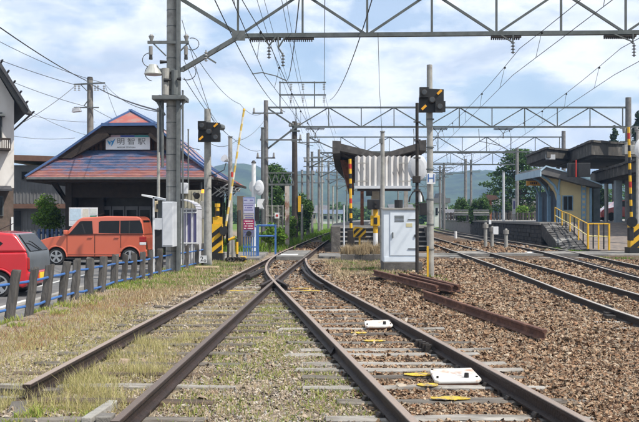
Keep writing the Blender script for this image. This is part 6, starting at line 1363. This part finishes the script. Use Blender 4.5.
bark = mat('bark', (.07, .055, .045), (.04, .032, .027), 8, .95, .8)
def tree(label, cat, name, base, h, ells, n, size, m, tr=.15, limbs=5):
    t_ = thing(name, label, cat, base); x, y, z = base; b = MB(); top_ = Vector((x, y, z+h*.8)); b.cyl((x, y, z-.1), top_, tr, tr*.35, 8)
    for k in range(limbs):
        e = ells[random.randrange(len(ells))]; p = Vector((x, y, z+h*random.uniform(.2, .6))); b.cyl(p, Vector(e[:3]), tr*.35, tr*.1, 6)
    b.build('trunk', bark, t_); leafcloud('crown', m, t_, ells, n, size); return t_
def blob(cx_, cy_, cz_, rx, ry, rz, k, jr=.55, js=.45):
    out = [];  
    for i in range(k):
        d = rng.normal(size=3); d /= np.linalg.norm(d); out.append((cx_+d[0]*rx*jr, cy_+d[1]*ry*jr, cz_+d[2]*rz*jr, rx*js*rng.uniform(.7, 1.2), ry*js*rng.uniform(.7, 1.2), rz*js*rng.uniform(.7, 1.2)))
    return out
# shrub behind the cars
Y = 39.0; c = P(50, 213, Y); tree('bright green leafy shrub behind the red hatchback in front of the grey building', 'shrub', 'shrub', (c.x, Y, -.3), 1.8, blob(c.x, Y, c.z, .88, .8, .86, 16), 5200, .055, leaf_bright, .05)
# right: big conifer like tree with drooping branches
Y = 84.0; x = PX(518, Y); ells = []
for k in range(12):
    z = PZ(151+k*5.2, Y); w = (.7+k*.38)*random.uniform(.7, 1.3)
    for s in (-1, 1):
        for j in range(3): ells.append((x+s*w*(.15+.35*j)+random.uniform(-.2, .2), Y+random.uniform(-1, 1), z-j*.10, .85, .9, .28))
tree('tall dark conifer with drooping branches rising left of the yellow building', 'tree', 'conifer_tree', (x, Y, -.2), 7.2, ells, 8500, .13, leaf_green, .22, 14)
c = P(461, 211, 72); tree('rounded green bush on the right platform, left one', 'bush', 'bush', (c.x, 72, PR), 1.8, blob(c.x, 72, c.z, .66, .7, 1.1, 12), 4200, .07, leaf_green, .06)
c = P(481, 209, 72); tree('larger rounded green bush on the right platform, right one', 'bush', 'bush', (c.x, 72, PR), 2.0, blob(c.x, 72, c.z, .95, .8, 1.25, 16), 6000, .07, leaf_green, .07)
c = P(472, 214, 74); tree('small green bush between the two larger bushes on the right platform', 'bush', 'bush', (c.x, 74, PR), 1.2, blob(c.x, 74, c.z, .55, .5, .8, 8), 2200, .07, leaf_green, .05)
c = P(524, 213, 80); tree('low bright green bush behind the white upright board', 'bush', 'bush', (c.x, 80, PR), 1.0, blob(c.x, 80, c.z, 1.2, .6, .75, 10), 3500, .07, leaf_bright, .05)
# trees right edge
def cedar(label, px, py0, py1, Y, wpx, n=3500, base=-.2):
    x = PX(px, Y); z0, z1 = PZ(py1, Y), PZ(py0, Y); e = []; m_ = 12
    for k in range(m_):
        f = k/(m_-1); z = z1+(z0-z1)*f; w = wpx*Y/F*(.18+.82*f**.8)*random.uniform(.75, 1.2)
        for j in range(3): e.append((x+random.uniform(-.5, .5)*w, Y+random.uniform(-.5, .5)*w, z+random.uniform(-.2, .2), w*.42, w*.42, (z1-z0)/m_*.75))
    return tree(label, 'tree', 'cedar_tree', (x, Y, base), z1-base, e, n, .22 if Y > 80 else .15, leaf_dark, .3, 8)
cedar('narrow dark tree top showing above the largest canopy roof', 614, 129, 175, 100, 13)
cedar('dark tree behind the far pole at the right edge', 637, 116, 180, 95, 16, 5000)
cedar('dark tree low behind the cars under the right canopy', 600, 186, 222, 85, 16)
cedar('dark conifer farther right beyond the frame edge', 652, 110, 200, 100, 22, 4000)
# trees behind crossing, left centre
c = P(277, 180, 62); tree('round green tree behind the lattice bridge beyond the crossing', 'tree', 'tree', (c.x, 62, -.2), 3.6, blob(c.x, 62, c.z+.1, 1.1, 1.1, 1.3, 16), 5500, .10, leaf_green, .15)
c = P(276, 208, 60); tree('lower green bush under the round tree behind the mesh fence', 'bush', 'bush', (c.x, 60, -.2), 2, blob(c.x, 60, c.z, 1.0, .8, 1.6, 12), 4000, .09, leaf_green, .08)
c = P(303, 213, 64); tree('dense green bush beside the dark timber pole', 'bush', 'bush', (c.x, 64, -.2), 2.5, blob(c.x, 64, c.z, .85, .8, 1.5, 14), 4500, .09, leaf_green, .08)
for i, (px, py, Y, rx, rz_) in enumerate(((284, 233, 46, .55, .35), (276, 236, 38, .5, .4), (270, 232, 36, .45, .5), (292, 228, 50, .5, .6))):
    c = P(px, py, Y); tree('leafy bush by the blue guard rail and fence, number %s from the left' % ('three', 'two', 'one', 'four')[i] if 0 else ('bright bush low between the mesh fence and the line', 'bright bush behind the right end of the blue guard rail', 'bright bush behind the left half of the blue guard rail', 'bright bush at the foot of the dark timber pole')[i], 'bush', 'bush', (c.x, Y, -.2), .6, blob(c.x, Y, max(c.z, .1), rx, .5, rz_, 8), 2200, .06, leaf_bright, .03)
# treeline masses near the horizon
for i, (x0_, x1_, Y, h) in enumerate(((-60, -30, 150, 6), (-22, -6, 190, 5), (3, 14, 240, 4.5), (18, 32, 180, 5), (34, 60, 130, 6), (60, 110, 170, 9))):
    e = [(x, Y+random.uniform(-4, 4), h*random.uniform(.2, .55), h*.45, 3, h*random.uniform(.35, .6)) for x in np.arange(x0_, x1_, h*.42)]
    leafcloud('woodland', leaf_green, None, e, 6000, .45); sc.objects[-1] if 0 else None
    o = [o for o in sc.objects if o.name.startswith('woodland')][-1]; 
for o in sc.objects:
    if o.name.startswith('woodland'): props(o, 'low belt of trees on the horizon', 'trees', None, 'stuff')
# more line-side poles and wires seen far down the line and beyond the right-hand platform
for i, (px, y0, Y, lb) in enumerate(((312, 152, 74, 'just right of the third gantry pole'), (302, 170, 88, 'between the dark timber pole and the third gantry pole'), (440, 166, 96, 'right of the signal pole, left one of a close pair'), (444, 163, 92, 'right of the signal pole, right one of a close pair'), (471, 160, 90, 'rising behind the two bushes'), (398, 178, 120, 'seen between the cabinet and the shelter roof'))):
    t_ = simple_pole('slim far pole '+lb, px, y0, 0, Y, .13, MATS['far_mast'], zb=-.18)
    for dz_ in (.5, 1.2): MB().bar((PX(px, Y)-.7, Y-.15, PZ(y0, Y)-dz_), (PX(px, Y)+.9, Y-.15, PZ(y0, Y)-dz_), .08).build('crossarm', steel_grey, t_)
# hills
hv = []; hf = []
def ridge(name, pts, Y, seed, depth):
    rnd = np.random.default_rng(seed); nx_, ny_ = 220, 26; px = np.linspace(-120, 760, nx_); V_ = []
    crest = np.interp(px, [p[0] for p in pts], [p[1] for p in pts]); ph = rnd.uniform(0, 6, 12)
    for j in range(ny_):
        f = j/(ny_-1)
        for i in range(nx_):
            zc = 1.3+(HZ-crest[i])*Y/F; yy = Y-depth+depth*f*1.0; x = (px[i]-319.5)*Y/F
            rr = math.sin(px[i]*.045+ph[0]+f*2.2)*.5+math.sin(px[i]*.10+ph[1]-f*3)*.28+math.sin(px[i]*.21+ph[2]+f*5)*.14
            z = zc*(math.sin(f*math.pi/2)**1.25)*(1+.26*rr*(1-f)*min(1, f*4))-2*(1-f)+(rnd.uniform(-1, 1)*1.2 if f > .05 else 0)
            V_.append((x, yy+40*rr, z))
    fi = []
    for j in range(ny_-1):
        for i in range(nx_-1): a = j*nx_+i; fi += [a, a+1, a+nx_+1, a+nx_]
    k0 = len(V_)
    o = quickmesh(name, V_, fi, mat('forest_hill', (.022, .045, .022), (.055, .09, .035), .035, .95, .8, .12, c3=(.012, .026, .014), c3scale=.016), nv=4, kind='structure'); o.data.shade_smooth()
ridge('hills', [(-120, 186), (60, 184), (150, 181), (205, 174), (225, 167), (240, 164), (258, 167), (275, 174), (300, 172), (330, 173), (352, 171), (372, 180), (400, 182), (432, 176), (450, 173), (475, 171), (500, 173), (530, 178), (580, 176), (640, 170), (760, 175)], 1150, 5, 420)
ridge('near_hills', [(-120, 202), (200, 200), (240, 196), (290, 199), (340, 203), (420, 203), (470, 199), (520, 204), (640, 198), (760, 200)], 720, 9, 200)

# grass and weeds: three-cornered blades gathered in tufts --------------------
def groundz(x, y): return np.where(x < -4.6, LOT, -.185)+.0
def blades(name, m, N_, region, hgt, wid, lean=.5, clump=.12, ncl=None, label='', keep=None, zfun=None):
    ncl = ncl or N_//18; cx_, cy_ = region(ncl); k = rng.integers(0, ncl, N_); x = cx_[k]+rng.normal(0, clump, N_); y = cy_[k]+rng.normal(0, clump, N_)
    hh = (hgt*rng.uniform(.35, 1.15, N_))*np.clip(rng.normal(1, .3, ncl), .4, 1.6)[k]; an = rng.uniform(0, 2*math.pi, N_); ln = rng.random(N_)*lean
    if keep is not None:
        q_ = keep(x, y); x, y, hh, an, ln = x[q_], y[q_], hh[q_], an[q_], ln[q_]
    n_ = len(x); z = np.full(n_, -.16) if zfun is None else zfun(x, y); u = np.stack([np.cos(an), np.sin(an), np.zeros(n_)], 1); tdir = rng.uniform(0, 2*math.pi, n_)
    t_ = np.stack([np.cos(tdir)*ln, np.sin(tdir)*ln, np.ones(n_)], 1)*hh[:, None]; b0 = np.stack([x, y, z], 1); w_ = wid*(y/9)**.35; w_ = w_[:, None] if hasattr(w_, '__len__') else w_
    mid = b0+t_*.55*np.array([.6, .6, 1.0])
    V_ = np.stack([b0-u*w_, b0+u*w_, mid+u*w_*.7, mid-u*w_*.7, b0+t_], 1).reshape(-1, 3); base = np.arange(n_)*5
    FI_ = np.stack([base, base+1, base+2, base, base+2, base+3, base+3, base+2, base+4], 1).ravel()
    return quickmesh(name, V_, FI_, m, None, nv=3, kind='stuff', label=label, category='grass')
g_green = imat('grass_green', [(.05, .12, .015), (.10, .20, .02), (.17, .28, .03), (.24, .34, .06)], .8, .2, .35)
g_olive = imat('grass_olive', [(.26, .26, .09), (.42, .37, .16), (.55, .47, .25), (.40, .40, .14), (.62, .53, .33)], .85, .15, .35)
g_dry = imat('grass_dry', [(.28, .20, .12), (.44, .35, .22), (.56, .47, .32), (.34, .26, .15)], .9, .1, .25)
g_red = imat('weeds_rust', [(.22, .11, .06), (.34, .20, .11), (.44, .30, .17), (.36, .31, .15), (.32, .32, .12)], .9, .1, .3)
g_yell = imat('grass_yellow_green', [(.12, .18, .03), (.22, .30, .05), (.32, .38, .08), (.42, .42, .14), (.36, .28, .12)], .8, .2, .35)
def xL(y): return np.interp(y, [p[0] for p in L1], [p[1] for p in L1])
def xL2(y): return np.interp(y, [p[0] for p in L2], [p[1] for p in L2])
def xR1(y): return np.interp(y, [p[0] for p in R1], [p[1] for p in R1])
def offrail(x, y, d=.07): return (abs(x-xL(y)) > d) & (abs(x-xL2(y)) > d) & (abs(x-xR1(y)) > d)
ry = lambda n, a, c, p=1.0: a+(c-a)*rng.random(n)**p
def reg(f0, f1, y0, y1, p=1.0):
    def f(n): y_ = ry(n, y0, y1, p); u = rng.random(n); return f0(y_)+(f1(y_)-f0(y_))*u, y_
    return f
fx = lambda y: np.interp(y, [7, 13.4, 22.3, 27], [-4.75, -4.5, -3.95, -3.7])
zl_ = lambda x, y: -.16+np.clip((-4.35-x)/.5, 0, 1)*(LOT+.125)
# strip between the fence and the siding: rust coloured weeds, olive grass nearer
blades('grass', g_red, 19000, reg(lambda y: fx(y)+.45, lambda y: fx(y)+1.6, 8, 24, 1.1), .055, .0036, 1.2, .13, ncl=700, label='rust coloured low weeds between the fence and the siding', keep=lambda x, y: x < xL(y)-.05)
blades('grass', g_olive, 12000, reg(lambda y: fx(y)+.9, lambda y: xL(y)-.1, 6.5, 14, 1.2), .062, .003, 1.2, .16, ncl=520, label='olive grass beside the siding', keep=lambda x, y: x < xL(y)-.05)
blades('grass', g_yell, 7500, reg(lambda y: fx(y)-.35, lambda y: fx(y)+.6, 9, 27), .075, .006, 1.0, .09, ncl=95, label='bright green tufts along the foot of the fence', zfun=zl_)
blades('grass', g_green, 9000, reg(lambda y: fx(y)+.1, lambda y: xL(y)-.5, 18, 29.5), .07, .006, 1.0, .16, ncl=220, label='green grass between the fence end and the crossing')
blades('grass', g_dry, 14000, reg(lambda y: fx(y)+.2, lambda y: xL(y)-.1, 15, 29.5), .08, .005, .9, .25, label='dry grass beside the siding toward the crossing', keep=lambda x, y: x < xL(y)-.05)
# tall yellow grass between the siding rails near the camera
blades('grass', g_olive, 8500, reg(lambda y: xL(y)-.25, lambda y: xL(y)+.75, 6.7, 10.8, 1.3), .115, .0024, .8, .07, ncl=95, label='tall yellowish grass standing between the siding rails near the camera', keep=offrail)
blades('grass', g_olive, 8000, reg(lambda y: xL(y)+.1, lambda y: xL2(y)-.1, 6.5, 16, 1.3), .05, .003, 1.1, .15, ncl=300, label='olive grass between the siding rails', keep=offrail)
blades('grass', g_dry, 16000, reg(lambda y: xL(y)+.0, lambda y: xR1(y)-.1, 6.5, 18, 1.2), .05, .0036, 1.2, .14, ncl=700, label='dry sparse grass on the siding and between the tracks', keep=offrail)
blades('grass', g_yell, 12000, reg(lambda y: xL2(y)+.1, lambda y: np.maximum(xR1(y)-.1, xL2(y)+.15), 5.6, 15, 1.3), .045, .0045, 1.2, .09, ncl=330, label='green weeds between the siding and the turnout track', keep=offrail)
blades('grass', g_yell, 1500, reg(lambda y: xL(y)-.9+0*y, lambda y: xL2(y)-.2, 6.0, 6.8), .055, .007, 1.2, .045, ncl=34, label='bright green leafy weeds at the bottom left beside broken slabs', keep=offrail)
blades('grass', g_green, 2500, reg(lambda y: xL(y)+.1, lambda y: xR1(y)-.1, 16, 29), .04, .005, 1.2, .12, ncl=60, label='green weeds on the far part of the siding', keep=offrail)
blades('grass', g_dry, 11000, reg(lambda y: .3+0*y, lambda y: 2.3+0*y, 20.5, 30), .10, .006, .9, .14, ncl=130, label='dry grass in front of the kerb block left of the cabinet')
blades('grass', g_green, 5000, reg(lambda y: .4+0*y, lambda y: 2.6+0*y, 21.5, 30), .09, .006, .9, .12, ncl=60, label='green grass in front of the kerb block left of the cabinet')
blades('grass', g_dry, 4500, reg(lambda y: .75+0*y, lambda y: 2.1+0*y, 29.05, 29.55), .30, .005, .6, .06, ncl=30, label='weeds growing on the concrete kerb block', zfun=lambda x, y: np.full(len(x), .09))
blades('grass', g_green, 800, reg(lambda y: 2.35+0*y, lambda y: 2.95+0*y, 19.4, 21.6), .10, .006, .9, .08, ncl=14, label='green weeds at the foot of the grey signal pole')
blades('grass', g_green, 1500, reg(lambda y: 3.2+0*y, lambda y: 3.8+0*y, 12, 20), .035, .005, 1.2, .06, ncl=22, label='few green weeds in the brown ballast')
blades('grass', g_green, 26000, reg(lambda y: np.interp(y, [36, 60, 95], [-6.0, -5.5, -4]), lambda y: xL(y)-.55, 36.5, 95), .22, .012, .8, .3, ncl=900, label='green grass left of the line beyond the crossing')
blades('grass', g_green, 22000, reg(lambda y: xL2(y)+.5, lambda y: xL2(y)+.5+np.clip((y-60)*.06, .1, 3), 52, 150), .35, .02, .8, .4, ncl=700, label='green grass right of the line beyond the crossing')
blades('grass', g_green, 4000, reg(lambda y: 9.8+0*y, lambda y: 11.6+0*y, 36.4, 41), .10, .008, .9, .15, ncl=60, label='green weeds at the foot of the stone slope')
blades('grass', g_green, 3000, reg(lambda y: 9.6+0*y, lambda y: 14+0*y, 29, 32), .08, .007, .9, .15, ncl=60, label='weeds in front of the crossing path at the right')

# ballast stones: chunky broken stones, nearest ones with more corners ---------
phi = (1+5**.5)/2
ICO = np.array([(-1, phi, 0), (1, phi, 0), (-1, -phi, 0), (1, -phi, 0), (0, -1, phi), (0, 1, phi), (0, -1, -phi), (0, 1, -phi), (phi, 0, -1), (phi, 0, 1), (-phi, 0, -1), (-phi, 0, 1)])/1.9
ICF = np.array([(0, 11, 5), (0, 5, 1), (0, 1, 7), (0, 7, 10), (0, 10, 11), (1, 5, 9), (5, 11, 4), (11, 10, 2), (10, 7, 6), (7, 1, 8), (3, 9, 4), (3, 4, 2), (3, 2, 6), (3, 6, 8), (3, 8, 9), (4, 9, 5), (2, 4, 11), (6, 2, 10), (8, 6, 7), (9, 8, 1)])
OCT = np.array([(1, 1, -.7), (-1, 1, -.5), (-1, -1, -.7), (1, -1, -.6), (.7, .6, .7), (-.6, .7, .6), (-.7, -.6, .75), (.6, -.7, .6)])*.8
OCF = np.array([(4, 5, 6), (4, 6, 7), (0, 4, 7), (0, 7, 3), (1, 5, 4), (1, 4, 0), (2, 6, 5), (2, 5, 1), (3, 7, 6), (3, 6, 2)])
def stones(name, x, y, size, m, z0, label, ico=True):
    n_ = len(x)
    if n_ == 0: return
    B, Fc = (ICO, ICF) if ico else (OCT, OCF); nb = len(B)
    Vv = B[None]*(1+np.clip(rng.normal(0, .20, (n_, nb, 1)), -.4, .4))*rng.uniform(.62, 1.3, (n_, 1, 3))*np.array([1, 1, .60])+rng.normal(0, .045, (n_, nb, 3)); s = size*np.exp(np.clip(rng.normal(0, .34, n_), -.8, .75)); Vv = Vv*s[:, None, None]*.5
    q = rng.normal(size=(n_, 4)); q[:, 1:3] *= .45; q /= np.linalg.norm(q, axis=1)[:, None]; w, a, b_, c_ = q.T
    Rm = np.stack([1-2*(b_*b_+c_*c_), 2*(a*b_-c_*w), 2*(a*c_+b_*w), 2*(a*b_+c_*w), 1-2*(a*a+c_*c_), 2*(b_*c_-a*w), 2*(a*c_-b_*w), 2*(b_*c_+a*w), 1-2*(a*a+b_*b_)], 1).reshape(n_, 3, 3)
    Vv = np.einsum('nij,nkj->nki', Rm, Vv); zz_ = z0(x, y)+s*rng.uniform(-.05, .28, n_); Vv = Vv+np.stack([x, y, zz_], 1)[:, None, :]
    fi = (Fc[None]+(np.arange(n_)*nb)[:, None, None]).ravel(); quickmesh(name, Vv.reshape(-1, 3), fi, m, None, nv=3, kind='stuff', label=label, category='stones')
st_brown = imat('stone_brown', [(.04, .025, .017), (.11, .064, .040), (.20, .118, .070), (.28, .178, .108), (.34, .245, .160), (.18, .14, .105), (.42, .34, .25), (.24, .125, .068)], .9, .2)
st_grey = imat('stone_grey', [(.09, .072, .058), (.21, .17, .13), (.31, .26, .20), (.40, .345, .275), (.29, .21, .15), (.50, .45, .38), (.18, .175, .17), (.34, .25, .18)], .9, .2)
allr = [L1, L2, R1, R2, C1, C2, D1, D2]
def clearrail(x, y, d=.085):
    k = np.ones(len(x), bool)
    for r in allr:
        xr_ = np.interp(y, [p[0] for p in r], [p[1] for p in r]); k &= ~((abs(x-xr_) < d) & (y >= r[0][0]) & (y <= r[-1][0]))
    return k
S_ = np.array(SLOTS)
def sleepermask(x, y, keep=.12):
    """True where a stone may stay: off the sleepers, or (rarely) on them"""
    hit = np.zeros(len(x), bool); o_ = np.argsort(y); ysr_ = y[o_]
    for x0_, x1_, ys_ in S_:
        i0, i1 = np.searchsorted(ysr_, ys_-.085), np.searchsorted(ysr_, ys_+.085); ii = o_[i0:i1]; hit[ii[(x[ii] > x0_+.02) & (x[ii] < x1_-.02)]] = True
    for pth, ya, yb_ in (((C1, C2), 9.5, 30), ((D1, D2), 16, 30)):
        c_ = (np.interp(y, [p[0] for p in pth[0]], [p[1] for p in pth[0]])+np.interp(y, [p[0] for p in pth[1]], [p[1] for p in pth[1]]))/2
    return ~hit | (rng.random(len(x)) < keep)
z_flat = lambda x, y: np.full(len(x), -.150)
def zmound(x, y):
    c_ = (np.interp(y, [p[0] for p in C1], [p[1] for p in C1])+np.interp(y, [p[0] for p in C2], [p[1] for p in C2]))/2
    return np.where(x > 2.5, -.112+np.where(abs(x-c_) > 1.1, .012*np.sin(x*2.1+y*.7), 0), np.where(x > 1.9, -.135, -.150))
def wedge(n, y0, y1, xa=-99, xb=99, p=1.0):
    y_ = np.sqrt(rng.random(n)*(y1*y1-y0*y0)+y0*y0); x = (rng.random(n)*2-1)*(.372+.06*(y_ > 9))*y_; k = (x > xa) & (x < xb) if not callable(xa) else (x > xa(y_)) & (x < xb(y_)); return x[k], y_[k]
xmid = lambda y: np.interp(y, [5, 18, 30], [.55, -.9, -.9]); big = lambda y: y*0+99
# brown side
for (y0, y1, dens, size, ico) in ((5.9, 9, 4200, .024, False), (9, 14, 2300, .029, False), (14, 21, 850, .040, False), (21, 32, 300, .055, False), (32, 50, 80, .085, False)):
    n_ = int(dens*.372*(y1*y1-y0*y0)); x, y_ = wedge(n_, y0, y1, xmid if y1 <= 21 else (lambda y: xL(y)-.3), big); k = clearrail(x, y_) & sleepermask(x, y_, .22); k &= ~((y_ > 29.6) & (y_ < 35.4)) & ~((x > 11) & (y_ > 35)) & (x < 11.2); x, y_ = x[k], y_[k]
    if y0 > 28: k = x < 9.9; x, y_ = x[k], y_[k]; k = ~((x > .2) & (x < 5) & (y_ > 35)); x, y_ = x[k], y_[k]
    stones('ballast', x, y_, size, st_brown, zmound, 'brown broken ballast stones round the right-hand tracks', ico)
# left side, thinner
for (y0, y1, dens, size, ico) in ((5.9, 9, 1900, .019, False), (9, 14, 800, .026, False), (14, 21, 260, .038, False), (21, 29.5, 80, .06, False)):
    n_ = int(dens*.372*(y1*y1-y0*y0)); x, y_ = wedge(n_, y0, y1, lambda y: xL(y)-.9, xmid); k = clearrail(x, y_) & sleepermask(x, y_, .25) & (rng.random(len(x)) < np.where(x < xL2(y_), .55, 1.0)); stones('ballast', x[k], y_[k], size, st_grey, z_flat, 'greyish stones and dirt round the siding', ico)
# a few larger stones lying about
x, y_ = wedge(420, 6, 20, lambda y: xL2(y)-.8, big); k = clearrail(x, y_, .13); stones('ballast', x[k], y_[k], .062, st_grey, z_flat, 'larger loose stones on the ballast', False)
for i in range(12):
    px, py = random.uniform(-4, 38), random.uniform(393, 424); Y = 1.46*F/(py-HZ); c = P(px, py, Y); s = random.uniform(.05, .11); rz_ = random.uniform(0, 3); n_ = random.choice((4, 5))
    pts = [(c.x+math.cos(k*2*math.pi/n_+rz_)*s*random.uniform(.8, 1.2), c.y+math.sin(k*2*math.pi/n_+rz_)*s*random.uniform(.8, 1.2), -.20+.05*math.sin(k+i)) for k in range(n_)]
    MB().prism(pts, (.01, .02, .045)).build('broken_slab', (concrete, concrete_dark, sleeper_m)[i % 3], None, label='broken concrete slab in the heap at the bottom left corner', category='slab', group='broken slabs at the bottom left')

# ------------------------------------------------------------------ the air
HAZE = .00045
if HAZE:
    hm = bpy.data.materials.new('haze'); hm.use_nodes = True; t = hm.node_tree; t.nodes.clear(); o_ = t.nodes.new('ShaderNodeOutputMaterial'); pv = t.nodes.new('ShaderNodeVolumePrincipled')
    pv.inputs['Density'].default_value = HAZE; pv.inputs['Color'].default_value = (.40, .62, 1.0, 1); pv.inputs['Anisotropy'].default_value = .2; t.links.new(pv.outputs[0], o_.inputs['Volume'])
    MB().bb(-6500, 6500, -400, 9200, -1.5, 125).build('haze', hm, None, kind='stuff', label='thin pale summer haze over the whole scene', category='haze')
